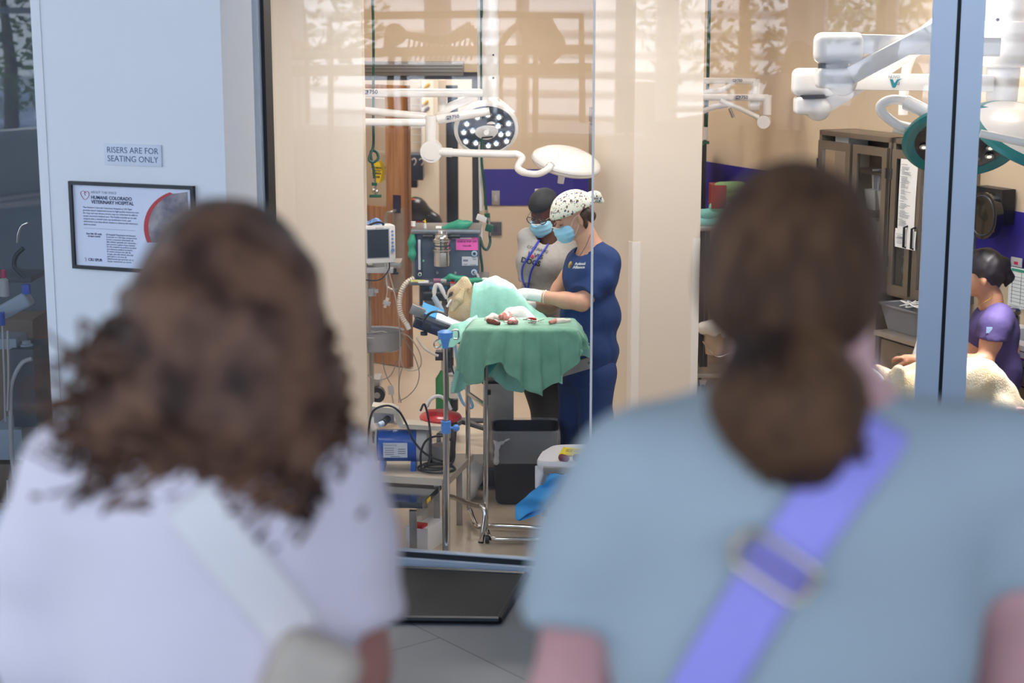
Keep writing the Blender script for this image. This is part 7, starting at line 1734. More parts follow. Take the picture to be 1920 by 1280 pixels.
L.new(t.outputs['Object'], mp.inputs[0]); L.new(mp.outputs[0], nz.inputs[0]); L.new(nz.outputs[0], r.inputs[0]); L.new(r.outputs[0], b.inputs['Base Color'])

M_hair3 = mat('ponytail_brown', '745238', .6, noise=.55, nscale=16, col2='32241D', spec=.15)
# ---------------------------------------------------------------- left viewer, curly hair, pale shirt
Y1 = 1.85
v1 = empty('person', (P(400, 1200, Y1).x, Y1, 1.5), 'person seen from behind with long curly brown hair and pale lilac t-shirt', 'person')
def W1(x, y, dy=0): return P(x, y, Y1+dy)
SEAT1 = 1.5
bxc = W1(395, 1100).x
S = SDF(.03)
S.ell(W1(430, 552, .02), (.073, .088, .090)); S.ell(W1(430, 610, .06), (.06, .07, .08)); S.cap(W1(430, 600, .03), W1(420, 770, .0), .055, .062, k=.04)
S.cap(W1(428, 610, .125), W1(428, 640, .14), .012, .015)
for s_ in (-1, 1): S.ell(W1(430, 590, .03)+V((s_*.08, 0, 0)), (.009, .018, .03), k=.006)
S.ell(V((bxc, Y1, W1(400, 950).z)), (.17, .095, .16), k=.06); S.ell(V((bxc, Y1, W1(400, 1200).z)), (.14, .09, .2), k=.06)
# right arm (image right) hanging, left arm too
S.chain([W1(640, 890, 0), W1(655, 1050, .02), W1(660, 1240, .05), W1(655, 1340, .08)], [.044, .045, .042, .040], k=.03)
S.chain([W1(655, 1340, .08), W1(600, 1420, .22), W1(560, 1440, .30)], [.040, .032, .024], k=.02)
S.chain([W1(150, 905, 0), W1(112, 1080, .02), W1(110, 1280, .05)], [.046, .046, .043], k=.03); S.chain([W1(110, 1280, .05), W1(180, 1400, .2), W1(240, 1430, .3)], [.04, .032, .024], k=.02)
hand(S, W1(560, 1440, .30), W1(545, 1442, .34), [[W1(540-8*k, 1446, .37), W1(537-8*k, 1452, .40), W1(537-8*k, 1462, .41)] for k in range(4)], [W1(562, 1448, .35), W1(566, 1456, .37), W1(562, 1464, .39)])
hand(S, W1(240, 1430, .3), W1(255, 1434, .34), [[W1(258+8*k, 1440, .37), W1(260+8*k, 1446, .40), W1(260+8*k, 1456, .41)] for k in range(4)], [W1(240, 1442, .35), W1(236, 1450, .37), W1(240, 1458, .39)])
sblob('body', S, .0085, M_fs, v1)
M_lil = mat('pale_lilac_cotton', 'F0E4EA', .9, bump=.15, bscale=12)
S = SDF(.06)
S.ell(V((bxc, Y1, W1(400, 935).z)), (.185, .115, .11)); S.ell(V((bxc, Y1+.0, W1(400, 1060).z)), (.175, .115, .18)); S.ell(V((bxc, Y1, W1(400, 1240).z)), (.165, .12, .2))
S.cap(W1(180, 905), W1(590, 895), .068, .066); S.cap(W1(415, 800), W1(410, 880), .065, .10)
SLl = SDF(.03); SLl.chain([W1(615, 885), W1(645, 1010, .01), W1(655, 1160, .02)], [.062, .064, .068]); SLl.chain([W1(140, 890), W1(105, 1030, .01), W1(100, 1200, .02), W1(125, 1400, .04)], [.062, .066, .066, .06])
hz1 = W1(680, 1172).z; hz1L = W1(90, 1330).z; nkz = W1(420, 790)
def f1(X, S=S):
    d1 = S.ev(X); d2 = np.maximum(SLl.ev(X), np.where(X[:, 0] < bxc, hz1L, hz1)-X[:, 2]); h = np.maximum(.03-np.abs(d1-d2), 0)/.03
    d = np.minimum(d1, d2)-h*h*.0075
    return np.maximum(d, .07-np.linalg.norm((X-_n(nkz))*_n([1, 1, .8]), axis=1))+wob(X*_n([1, .6, .35]), 26, 2)*.0075
blob('t_shirt', f1, (bxc-.32, Y1-.22, 1.52), (bxc+.32, Y1+.22, W1(400, 760).z+.02), .010, M_lil, v1)
seated(v1, None, bxc, 0, Y1, 0, M_fs, mat('dark_jeans', '2E3444', .85), SEAT1)
# hair: base volume plus many ringlets
S = SDF(.06); S.ell(W1(425, 546, .02), (.094, .112, .112)); S.ell(W1(405, 670, -.02), (.105, .095, .11)); S.ell(W1(400, 800, -.05), (.115, .065, .10)); S.ell(W1(475, 710, -.03), (.08, .08, .11)); S.ell(W1(290, 760, -.03), (.06, .06, .09))
S.ell(W1(430, 620, .15), (.062, .06, .10), op='-')
hr = sblob('hair', S, .009, M_hair1, v1, wr=.010, wf=42, seed=12)
rc = random.Random(5); mb = MB(); mb2 = MB()
def ringlet(mb, p0, p1, r, turns, tr, wav=.0):
    n_ = max(10, int(turns*9)); pts = []; ph = rc.random()*6.28; ax = (p1-p0).normalized(); a = ax.orthogonal().normalized(); b__ = ax.cross(a)
    for i in range(n_+1):
        t = i/n_; q = p0.lerp(p1, t)+V((0, 0, -.02*math.sin(PI*t))); rr = r*(.35+.65*min(1, t*2.5))
        pts.append(q+a*rr*math.cos(ph+turns*2*PI*t)+b__*rr*math.sin(ph+turns*2*PI*t))
    mb.tube(pts, [tr*(1-.55*(i/n_)) for i in range(n_+1)], 5)
cen = W1(420, 520, .02)
for k in range(330):
    a = rc.uniform(-PI*.98, PI*-.02) if rc.random() < .85 else rc.uniform(-.1, PI+.1)     # mostly the camera side
    yv = rc.uniform(470, 780); rad = lerp(.088, .118, (yv-470)/310)
    c = W1(425, yv, -.0); p0 = V((c.x+math.cos(a)*rad*.95, c.y+math.sin(a)*rad*.85, c.z))
    if p0.y > Y1+.05 and abs(p0.x-c.x) < .075: continue
    sway = rc.uniform(-.03, .03)+(-.07 if rc.random() < .3 and math.cos(a) < 0 else 0)+math.cos(a)*.03
    ln = rc.uniform(.07, .16); end = V((p0.x+sway, p0.y+math.sin(a)*.015-.01, max(p0.z-ln, W1(400, rc.uniform(900, 985)).z)))
    ringlet(mb, p0, end, rc.uniform(.008, .016), rc.uniform(1.2, 2.6), rc.uniform(.0045, .0085))
for k in range(46):   # flyaway curls at the lower left and over the shoulder
    x0 = rc.uniform(210, 330); y0 = rc.uniform(560, 760); p0 = W1(x0, y0, rc.uniform(-.08, .0)); e_ = W1(x0-rc.uniform(30, 190), y0+rc.uniform(60, 150), rc.uniform(-.12, -.06))
    ringlet(mb, p0, e_, rc.uniform(.008, .014), rc.uniform(1.2, 2.4), rc.uniform(.003, .005))
for k in range(22):
    p0 = W1(rc.uniform(540, 575), rc.uniform(600, 720), -.02); e_ = W1(rc.uniform(560, 640), rc.uniform(730, 800), -.06); ringlet(mb, p0, e_, .009, 2, .0045)
for k in range(14):
    x0 = rc.uniform(150, 260); p0 = W1(x0+60, 800, -.06); e_ = W1(x0, rc.uniform(860, 930), -.115); ringlet(mb, p0, e_, .012, 1.8, .004)
for k in range(40):
    x0 = rc.uniform(250, 590); p0 = W1(x0, rc.uniform(780, 860), -.10); e_ = W1(x0+rc.uniform(-20, 20), rc.uniform(930, 985), -.12); ringlet(mb, p0, e_, .010, 2, .005)
mb.put('ringlets', M_hair1, hr)
# white strap and beige bag
bg = empty('shoulder_bag', W1(560, 1230, -.12), 'beige bag on a broad white strap across the pale lilac back', 'bag')
def surf(fn, px, py, Y0, Y1_, off):
    q = onbody(px, py, fn, Y0, Y1_); return q+V((0, -off, 0))
ctr = [(350, 925), (385, 975), (425, 1025), (470, 1075), (520, 1135), (570, 1195)]
rows = []
for (x, y) in ctr:
    dx, dy = .70, .72
    rows.append([surf(f1, x+(k-3)*18*.78, y-(k-3)*18*.62, Y1-.3, Y1+.1, .010) for k in range(7)])
cloth('strap', rows, mat('white_webbing', 'F6ECE8', .7), bg, .003, 1)
S = SDF(.03); q = W1(565, 1300, -.13); S.box(q, (.05, .028, .07), R=Ry(.45), rd=.028); sblob('pouch', S, .008, mat('beige_canvas', 'C9B8A6', .8, bump=.2, bscale=50), bg, wr=.003, wf=30)

# ---------------------------------------------------------------- right viewer, ponytail, grey blue shirt
Y2 = 1.55
v2 = empty('person', (P(1480, 1200, Y2).x, Y2, 1.5), 'person seen from behind with dark ponytail and grey blue t-shirt', 'person')
def W2(x, y, dy=0): return P(x, y, Y2+dy)
bx2 = W2(1490, 1100).x
S = SDF(.03)
S.ell(W2(1490, 500, .03), (.070, .09, .096)); S.ell(W2(1500, 560, .07), (.056, .065, .075)); S.cap(W2(1500, 600, .03), W2(1500, 800, .0), .052, .060, k=.05); S.cap(W2(1500, 530, .13), W2(1500, 565, .15), .012, .014)
for s_ in (-1, 1): S.ell(W2(1492, 545, .03)+V((s_*.073, 0, 0)), (.009, .016, .028), k=.006)
S.ell(V((bx2, Y2, W2(1480, 1000).z)), (.17, .09, .16), k=.06); S.ell(V((bx2, Y2, W2(1480, 1300).z)), (.14, .09, .18), k=.06)
S.chain([W2(1170, 900, 0), W2(1115, 1100, .02), W2(1070, 1330, .05), W2(1050, 1430, .07)], [.050, .047, .042, .038], k=.03)
S.chain([W2(1050, 1430, .07), W2(1120, 1540, .22), W2(1180, 1580, .30)], [.038, .03, .023], k=.02)
S.chain([W2(1890, 880, 0), W2(1905, 1080, .02), W2(1900, 1330, .05)], [.052, .047, .042], k=.03); S.chain([W2(1900, 1330, .05), W2(1830, 1500, .2), W2(1780, 1560, .3)], [.038, .03, .023], k=.02)
hand(S, W2(1180, 1580, .30), W2(1195, 1584, .34), [[W2(1198+10*k, 1590, .37), W2(1200+10*k, 1600, .40), W2(1200+10*k, 1612, .41)] for k in range(4)], [W2(1176, 1592, .35), W2(1172, 1602, .37), W2(1176, 1612, .39)])
hand(S, W2(1780, 1560, .3), W2(1765, 1564, .34), [[W2(1760-10*k, 1570, .37), W2(1758-10*k, 1580, .40), W2(1758-10*k, 1592, .41)] for k in range(4)], [W2(1784, 1572, .35), W2(1788, 1582, .37), W2(1784, 1592, .39)])
sblob('body', S, .0085, M_fs2, v2)
M_gb = mat('grey_blue_cotton', 'AEB9BD', .9, bump=.15, bscale=12)
S = SDF(.06)
S.ell(V((bx2, Y2, W2(1480, 940).z)), (.175, .105, .085)); S.ell(V((bx2, Y2, W2(1480, 1080).z)), (.185, .11, .17)); S.ell(V((bx2, Y2, W2(1480, 1300).z)), (.165, .115, .2))
S.cap(W2(1215, 905), W2(1800, 885), .054, .056); S.cap(W2(1490, 815), W2(1490, 900), .052, .09); S.chain([W2(1240, 872), W2(1420, 815)], [.042, .042]); S.chain([W2(1760, 868), W2(1580, 812)], [.042, .042])
SL2v = SDF(.03); SL2v.chain([W2(1180, 885), W2(1135, 1010, .01), W2(1108, 1140, .02)], [.056, .058, .062]); SL2v.chain([W2(1870, 880), W2(1905, 1000, .01), W2(1915, 1090, .02)], [.062, .064, .068])
a1v, n1v = W2(1080, 1150), None; nk2 = W2(1500, 770)
hzL, hzR = W2(1080, 1150).z, W2(1900, 1095).z
def f2(X, S=S):
    d1 = S.ev(X); hz = np.where(X[:, 0] < bx2, hzL, hzR); d2 = np.maximum(SL2v.ev(X), hz-X[:, 2]); h = np.maximum(.03-np.abs(d1-d2), 0)/.03
    d = np.minimum(d1, d2)-h*h*.0075
    return np.maximum(d, .060-np.linalg.norm((X-_n(nk2))*_n([1, 1, .8]), axis=1))+wob(X*_n([1, .6, .4]), 28, 5)*.0075
blob('t_shirt', f2, (bx2-.30, Y2-.22, 1.52), (bx2+.30, Y2+.2, W2(1480, 760).z+.02), .010, M_gb, v2)
seated(v2, None, bx2, 0, Y2, 0, M_fs2, mat('black_trousers', '26272C', .85), SEAT1)
S = SDF(.04); S.ell(W2(1488, 478, .015), (.084, .100, .090)); S.ell(W2(1478, 555, -.005), (.078, .085, .055)); S.ell(W2(1505, 545, .12), (.06, .06, .085), op='-'); S.cap(W2(1470, 600, -.05), W2(1470, 640, -.06), .040, .032)
h2_ = sblob('hair', S, .007, M_hair2, v2, wr=.0015, wf=60, seed=3)
S = SDF(.03); S.chain([W2(1472, 640, -.065), W2(1475, 700, -.080), W2(1480, 770, -.088), W2(1500, 830, -.092), W2(1530, 880, -.092)], [.032, .044, .050, .040, .018]); S.chain([W2(1440, 680, -.07), W2(1400, 750, -.08), W2(1405, 810, -.08)], [.028, .028, .015]); S.chain([W2(1510, 680, -.07), W2(1560, 740, -.08), W2(1575, 790, -.08)], [.028, .028, .015])
pt = sblob('ponytail', S, .007, M_hair3, v2, wr=.003, wf=60, seed=9)
mb = MB()
for k in range(240):
    u_k = rc.uniform(-1, 1); p0 = W2(1472+38*u_k, 640+rc.uniform(-8, 10), -.085+.02*u_k*u_k); xe = 1478+u_k*rc.uniform(85, 125)+(30 if u_k > .2 else 0); ye = rc.uniform(770, 925)-60*abs(u_k)
    pm1 = W2(1474+u_k*70, 690+rc.uniform(-15, 25), -.105+.02*u_k*u_k-rc.uniform(0, .03)); pm2 = W2(lerp(1474+u_k*70, xe, .6)+rc.uniform(-22, 22), lerp(700, ye, .55), -.115+.02*u_k*u_k-rc.uniform(0, .02)); pe = W2(xe, ye, -.10); pe2 = W2(xe+rc.uniform(-26, 26), ye+rc.uniform(-12, 16), -.105)
    pts = spline([p0, pm1, pm2, pe, pe2], 6); mb.tube(pts, [rc.uniform(.003, .0055)*(1-.6*i/(len(pts)-1)) for i in range(len(pts))], 5)
mb.put('curls', M_hair3, pt)
MB().lathe(W2(1470, 632, -.058), [(.033, -.008), (.041, 0), (.033, .008)], 24, R=Rx(.3)).put('hair_tie', M_dark, v2)
# lilac strap with buckle
cb_ = empty('crossbody_bag', W2(1440, 1050, -.12), 'lilac crossbody strap with metal slider buckle over the grey blue back', 'bag strap')
ctr = [(1655, 780), (1625, 830), (1580, 880), (1540, 935), (1495, 1000), (1450, 1062), (1410, 1125), (1370, 1190), (1330, 1255), (1285, 1330)]
rows = []
for (x, y) in ctr: rows.append([surf(f2, x+(k-3)*20*.82, y+(k-3)*20*.53, Y2-.3, Y2+.12, .012) for k in range(7)])
M_strap = mat('lilac_webbing', 'A9A0EE', .6)
n, L, b = nodes(M_strap); t = n.new('ShaderNodeTexCoord'); wv = n.new('ShaderNodeTexWave'); wv.inputs['Scale'].default_value = 90; bp = n.new('ShaderNodeBump'); bp.inputs['Strength'].default_value = .1; L.new(t.outputs['Object'], wv.inputs[0]); L.new(wv.outputs[0], bp.inputs['Height']); L.new(bp.outputs[0], b.inputs['Normal'])
cloth('strap', rows, M_strap, cb_, .003, 1)
S = SDF(.02); S.cap(W2(1620, 770, .0), W2(1668, 800, -.05), .02, .03); 
r0 = surf(f2, 1445, 1048, Y2-.3, Y2+.1, .020); ax = (surf(f2, 1505, 1088, Y2-.3, Y2+.1, .020)-surf(f2, 1385, 1008, Y2-.3, Y2+.1, .020)).normalized(); ay = (surf(f2, 1470, 1015, Y2-.3, Y2+.1, .02)-surf(f2, 1420, 1085, Y2-.3, Y2+.1, .02)).normalized()
def loop(w, h, r, n=8):
    o_ = []
    for k, (sx2, sy2) in enumerate(((1, 1), (-1, 1), (-1, -1), (1, -1))):
        for j in range(n): a = k*PI/2+j*PI/2/(n-1); o_.append(r0+ax*(sx2*(w-r)+math.cos(a)*r)+ay*(sy2*(h-r)+math.sin(a)*r))
    return o_
MB().tube(loop(.038, .018, .013), .0035, 8, closed=True).put('slider_buckle', mat('pale_gold', 'C9B79A', .3, .8), cb_)
MB().tube([r0-ax*.034+V((0, -.003, 0)), r0+ax*.034+V((0, -.003, 0))], .0045, 8).put('buckle_bar', mat('mauve_bar', '8F7FB8', .4), cb_)
# short white collar strap over the far shoulder
rows = [[W2(x, y, -.02+.02*j/6)+V((0, 0, 0)) for x, y in ((lerp(1600, 1625, j/6)+k*9, lerp(720, 800, j/6)-k*4) for k in range(5))] for j in range(7)]
cloth('shoulder_strap', rows, mat('white_webbing'), cb_, .003, 1)
# ================================================================ LOBBY: SIGNS, MAT, LEFT BAY, AND WHAT THE GLASS REFLECTS
M_signp = mat('sign_plate_white', 'D6DCE8', .5)
c4 = [pil(197, 268), pil(304, 272), pil(304, 314), pil(197, 308)]
def onp(p, o): return p+(-py_)*o
sc_ = (c4[0]+c4[1]+c4[2]+c4[3])/4
w_ = (c4[1]-c4[0]).length; h_ = (c4[0]-c4[3]).length
sgn = empty('wall_sign', onp(sc_, .0), 'small pale plate reading risers are for seating only', 'sign')
PR = Matrix(((px_.x, py_.x, 0), (px_.y, py_.y, 0), (0, 0, 1)))
MB().box(onp(sc_, .004), (w_, .006, h_), R=PR, bev=.001).put('plate', M_signp, sgn)
Mx = frameM(onp(sc_, .0075), px_)
MB().text('RISERS ARE FOR', w_*.128, Mx @ Matrix.Translation((0, h_*.2, 0)), sp=1).text('SEATING ONLY', w_*.128, Mx @ Matrix.Translation((0, -h_*.2, 0))).put('lettering', mat('sign_ink', '4E5F86', .6), sgn)
q4 = [pil(132, 337), pil(366, 350), pil(366, 515), pil(137, 500)]
W_ = ((q4[1]-q4[0]).length); Hh_ = (q4[0].z-q4[3].z)
pc_ = (q4[0]+q4[1])/2; pc_ = V((pc_.x, pc_.y, q4[0].z-Hh_/2-.004))
po = empty('framed_poster', onp(pc_, 0), 'black framed information poster about the veterinary hospital on the white pillar', 'poster')
fb_ = .016
for (dx, dz, sw, sh2) in ((0, Hh_/2-fb_/2, W_, fb_), (0, -Hh_/2+fb_/2, W_, fb_), (-W_/2+fb_/2, 0, fb_, Hh_-2*fb_), (W_/2-fb_/2, 0, fb_, Hh_-2*fb_)):
    MB().box(onp(pc_, .01)+px_*dx+V((0, 0, dz)), (sw, .02, sh2), R=PR).put('frame_bar', mat('frame_black', '14161E', .4), po)
sh_ = MB().box(onp(pc_, .006), (W_-2*fb_, .003, Hh_-2*fb_), R=PR).put('sheet', mat('poster_paper', 'DCE0F0', .5), po)
iw, ih = W_-2*fb_, Hh_-2*fb_
Mx = frameM(onp(pc_, .0082), px_)
def T_(mb, s, size, x, y, align='LEFT', bold=0): return mb.text(s, size*ih, Mx @ Matrix.Translation((x*iw-iw/2, ih/2-y*ih, 0)), align=align, depth=.0002, bold=bold)
mb = MB(); T_(mb, 'ABOUT THIS SPACE', .042, .155, .085); mb.put('heading_small', M_inkg, sh_)
mb = MB(); T_(mb, 'HUMANE COLORADO', .058, .155, .15, bold=.0006); T_(mb, 'VETERINARY HOSPITAL', .058, .155, .205, bold=.0006); mb.put('heading', mat('head_navy', '1E2A56', .6), sh_)
mb = MB()
for k, s in enumerate(['The Humane Colorado Veterinary Hospital at CSU Spur', 'provides donor-supported access to high-quality veterinary care', 'for dogs and cats whose owners may not otherwise be able to', 'access necessary medical care. The facility includes an on-site', 'surgical suite, a dental suite, cat enrichment room, and', 'observation area that allows visitors to observe the veterinary', 'team in action.']):
    T_(mb, s, .031, .08, .275+k*.035)
for k, s in enumerate(['El Hospital Veterinario de Humane', 'Colorado en CSU Spur proporciona', 'acceso a atencion veterinaria de', 'alta calidad, apoyado por donantes,', 'para perros y gatos cuyos duenos', 'de otra manera no podrian acceder', 'a la atencion medica necesaria.', 'El centro incluye una sala de', 'cirugia, una sala dental, una sala', 'para gatos y un area de', 'observacion que permite ver al', 'equipo veterinario en accion.']):
    T_(mb, s, .030, .27, .60+k*.030)
T_(mb, 'Scan this QR code', .03, .165, .60, 'CENTER', .0004); T_(mb, 'to learn more!', .03, .165, .63, 'CENTER', .0004)
mb.put('body_text', mat('body_ink', '4A5274', .7), sh_)
mb = MB(); mb.prism([Mx @ V((a*iw-iw/2, ih/2-y*ih, 0)) for a, y in ((.08, .532), (.52, .532), (.52, .535), (.08, .535))], (-py_)*.0003); mb.put('rule_line', M_inkg, sh_)
mb = MB(); T_(mb, 'CSU SPUR', .046, .105, .925, bold=.0005); mb.put('logo_text', mat('head_navy'), sh_)
M_red = mat('poster_red', 'C0383A', .5)
def pp2(x, y, o=.0004): return Mx @ V((x*iw-iw/2, ih/2-y*ih, o))
MB().tube(spline([pp2(.115, .10), pp2(.095, .075), pp2(.072, .085), (pp2(.072, .13)), pp2(.103, .18), pp2(.137, .13), pp2(.135, .085), pp2(.115, .078), pp2(.10, .10), pp2(.108, .13)], 6), .0022, 6, flat=.3).put('heart_mark', M_red, sh_)
MB().tube(spline([pp2(.088, .90), pp2(.078, .91), pp2(.088, .925), pp2(.080, .94), pp2(.092, .95)], 4), .0015, 6, flat=.3).put('spur_mark', M_red, sh_)
arc = [(.72+.0*0, .03)]; out_, inn = [], []
for k in range(15):
    t = k/14; a = lerp(1.15, -.35, t); out_.append(pp2(.98-.42*math.cos(a)*.92, .50-.50*math.sin(a)*1.0)); inn.append(pp2(1.0-.40*math.cos(a)*.92, .50-.46*math.sin(a)*1.05))
mb = MB(); mb.grid([out_, inn], False); mb.put('red_arc', M_red, sh_)
rim = inn+[pp2(.97, .66), pp2(.97, .03)]
mb = MB(); mb.add(rim, [tuple(range(len(rim)))]); mb.put('photo_area', mat('photo_print', 'A79C9A', .6, noise=.5, nscale=14, col2='5E5A70'), sh_)
# black floor mat against the sill
ma = G(985, 1076, .035); mb_ = G(935, 1160, .035)
pts = [G(986, 1073, .03), G(935, 1157, .03), G(300, 1150, .03), G(300, 1040, .03)]
mt_ = empty('floor_mat', (pts[1]+pts[3])/2-V((0, 0, .03)), 'black rimmed rubber floor mat in front of the glass', 'mat')
M_rub = mat('black_rubber', '17181B', .6, bump=.3, bscale=180)
MB().prism([p-V((0, 0, .03)) for p in pts], V((0, 0, .024))).put('pad', M_rub, mt_)
for i in range(4): a, b_ = pts[i], pts[(i+1) % 4]; MB().tube([a-V((0, 0, .012)), b_-V((0, 0, .012))], .016, 8).put('rim', mat('rubber_rim', '101114', .35), mt_)

# ---------------------------------------------------------------- left bay seen past the pillar
YQ = 8.6
def Lp(x, y, d=0): return P(x, y, YQ+d)
ex = empty('dental_cart', Lp(20, 900), 'dark grey dental cart with hoses beside the pillar edge', 'cart')
pbox('body', 18, 655, 62, 800, YQ, .3, mat('cart_slate', '3E4652', .4), ex); pbox('arm_console', -20, 635, 30, 655, YQ+.05, .2, mat('console_white', '9AA6B4', .4), ex)
S = SDF(.01); S.box(Lp(30, 572), (.085, .05, .04), R=Ry(-.5), rd=.012); sblob('tilted_tray', S, .007, mat('console_white'), ex)
pbox('lower_box', -20, 870, 50, 985, YQ+.05, .3, mat('oak_dim', '6E5640', .5), ex); pbox('mid_shelf', -20, 805, 40, 862, YQ, .3, mat('console_white'), ex)
for k, pts in enumerate(([(60, 672), (40, 682), (22, 720), (20, 780), (22, 850), (28, 900)], [(4, 600), (8, 700), (10, 790)], [(14, 620), (16, 700), (14, 770)], [(14, 900), (16, 950), (24, 990)])):
    tag(MB().tube(spline([Lp(x, y, -.08-.01*k) for x, y in pts], 8), .012 if k == 0 else .006, 10).put('handpiece_hose', M_greyp, None), ['thick white hose curving down the dark cart', 'thin white hose at the left frame edge', 'second thin white hose beside the dark cart', 'thin hose dangling below the cart clamp'][k], 'hose')
e = empty('pump_bottle', Lp(9, 560), 'clear bottle with magenta pump cap on the left cart', 'bottle')
MB().lathe(Lp(9, 556, .1), [(.02, 0), (.025, .003), (.025, .09), (.012, .10)]).put('body', M_greyp, e); MB().lathe(Lp(9, 556, .1), [(.012, .10), (.014, .105), (.012, .14), (.004, .145)]).put('cap', mat('magenta'), e)
MB().cyl(Lp(6, 610, -.1), Lp(2, 585, -.1), .012, .018).put('syringe_tip', mat('stripe_blue'), e)
e = empty('small_jar', Lp(50, 655), 'pale round jar on top of the dark cart', 'jar'); MB().lathe(Lp(50, 656, .1), [(.03, 0), (.034, .004), (.034, .03), (.024, .035), (.024, .05), (.01, .052)]).put('body', mat('console_white'), e)
pbox('blue_cassette', 40, 534, 54, 552, YQ-.05, .04, mat('stripe_blue'), None); tag(bpy.data.objects['blue_cassette'], 'small blue cassette clipped at the pillar edge', 'case')
e = empty('gooseneck_lamp', Lp(40, 470), 'bent steel gooseneck with black cable near the pillar edge', 'lamp')
MB().tube(spline([Lp(52, 418), Lp(40, 424), (Lp(34, 438)), Lp(32, 455)], 6), .007).put('neck', M_chrome, e); MB().tube(spline([Lp(44, 465), Lp(30, 480), Lp(28, 500), Lp(48, 520)], 6), .012).put('cable', M_black, e)
pbox('equipment_shelf', -40, 520, 58, 530, YQ+.1, .3, M_dark, None); tag(bpy.data.objects['equipment_shelf'], 'dark shelf crossing the left bay', 'shelf')
pbox('counter_block', -60, 600, 60, 1000, YQ+.5, .3, mat('oak_dim'), None); tag(bpy.data.objects['counter_block'], 'dim oak counter at the back of the left bay', 'counter')

# ---------------------------------------------------------------- things behind the camera that the glass mirrors
def Mr(px, py, Yv): return mirror(P(px, py, Yv))
YS2 = 17.0
M_sk = mat('bone_brown', '6B5B48', .8)
sk = empty('animal_skeleton', Mr(850, 130, YS2), 'mounted four legged animal skeleton on a stand behind the viewers', 'skeleton')
spine = [(745, 60), (765, 66), (790, 72), (815, 76), (840, 76), (862, 70), (882, 66), (905, 90), (930, 95), (955, 60), (985, 40)]
sp_ = spline([Mr(x, y, YS2) for x, y in spine], 6)
MB().tube(sp_, .035, 8).put('spine', M_sk, sk)
for k in range(22):
    x = 778+k*5.8; yb = float(np.interp(x, [p[0] for p in spine], [p[1] for p in spine])); hgt = 9 if x < 840 else 9+min(16, (x-840)*.45)
    MB().tube([Mr(x, yb+2, YS2), Mr(x-2, yb-hgt, YS2)], .014, 6).put('spinous_process', M_sk, sk)
for k in range(14):
    x = 768+k*9.5
    MB().tube(spline([Mr(x, 76, YS2), Mr(x-3, 92, YS2-.15), Mr(x-9, 112, YS2-.05)], 5), .011, 6).put('rib', M_sk, sk)
S = SDF(.06); S.chain([Mr(985, 42, YS2), Mr(1010, 55, YS2), Mr(1030, 85, YS2), Mr(1025, 110, YS2)], [.10, .16, .15, .08]); sblob('skull', S, .03, M_sk, sk)
S = SDF(.05); S.chain([Mr(740, 66, YS2), Mr(728, 85, YS2)], [.12, .06]); sblob('pelvis', S, .03, M_sk, sk)
for x in (735, 760, 920, 940):
    MB().tube([Mr(x, 95, YS2), Mr(x-4, 160, YS2), Mr(x, 240, YS2)], .035, 7).put('leg_bone', M_sk, sk)
ds = empty('display_stand', Mr(830, 200, YS2-.2), 'tube railing display stand carrying the animal skeleton', 'display stand')
M_rail = mat('bronze_rail', '6E5E4A', .6)
def rail(pts, r, name='rail'): MB().tube([Mr(x, y, YS2-.5) for x, y in pts], r, 8).put(name, M_rail, ds)
rail([(618, 100), (618, 36), (700, 30), (900, 26), (1090, 30), (1092, 230)], .035); rail([(545, 104), (800, 96), (1118, 92)], .045); rail([(1005, 70), (1003, 300)], .03); rail([(985, 40), (982, 300)], .03); rail([(620, 100), (620, 330)], .03)
mb = MB(); a, b_, c_ = Mr(520, 122, YS2), Mr(1110, 118, YS2), None
mb.prism([a, b_, b_+V((0, .8, 0)), a+V((0, .8, 0))], V((0, 0, -.09))); mb.put('platform', M_rail, ds)
# two slim columns and a desk with a perforated chair
M_colw = mat('slim_column_white', 'E8E8EE', .5)
for x, w in ((1172, .12), (1252, .13), (1500, .16)):
    t_ = Mr(x, 100, 20.5); tag(MB().cyl((t_.x, t_.y, 0), (t_.x, t_.y, 5.98), w).put('slim_column', M_colw), {1172: 'slim white column nearest the skeleton stand', 1252: 'slim white column by the desk', 1500: 'slim white column furthest from the skeleton'}[x], 'column')
dk = empty('desk', Mr(1300, 210, 19.0), 'pale top desk on the upper landing behind the viewers', 'desk')
a, b_ = Mr(1175, 203, 18.6), Mr(1420, 205, 18.6)
mb = MB(); mb.prism([a, b_, b_+V((0, -.6, 0)), a+V((0, -.6, 0))], V((0, 0, -.04))); mb.put('top', mat('desk_white', 'E6E6EC', .4), dk)
for p in (a, b_, b_+V((0, -.55, 0)), a+V((0, -.55, 0))): MB().cyl((p.x, p.y-.02, 0), (p.x, p.y-.02, p.z-.04), .03).put('leg', M_rail, dk)
chs = empty('desk_chair', Mr(1195, 280, 18.2), 'perforated back chair on casters by the landing desk', 'chair')
cS = Mr(1190, 262, 18.3)
mb = MB(); mb.rings([rr_(0, 0, .24, .02, 0, .018)] * 2) if False else None
MB().box(cS+V((0, .0, .35)), (.45, .03, .55), bev=.012).put('backrest', M_rail, chs); MB().box(cS+V((0, .25, .02)), (.5, .48, .05), bev=.02).put('seat', M_rail, chs); MB().cyl((cS.x, cS.y+.25, .05), (cS.x, cS.y+.25, cS.z), .03).put('post', M_rail, chs)
for k in range(5): a_ = 2*PI*k/5; c = V((cS.x, cS.y+.25, .08)); MB().tube([c, c+V((math.cos(a_)*.28, math.sin(a_)*.28, -.03))], [.025, .018], 8).put('base_leg', M_rail, chs)
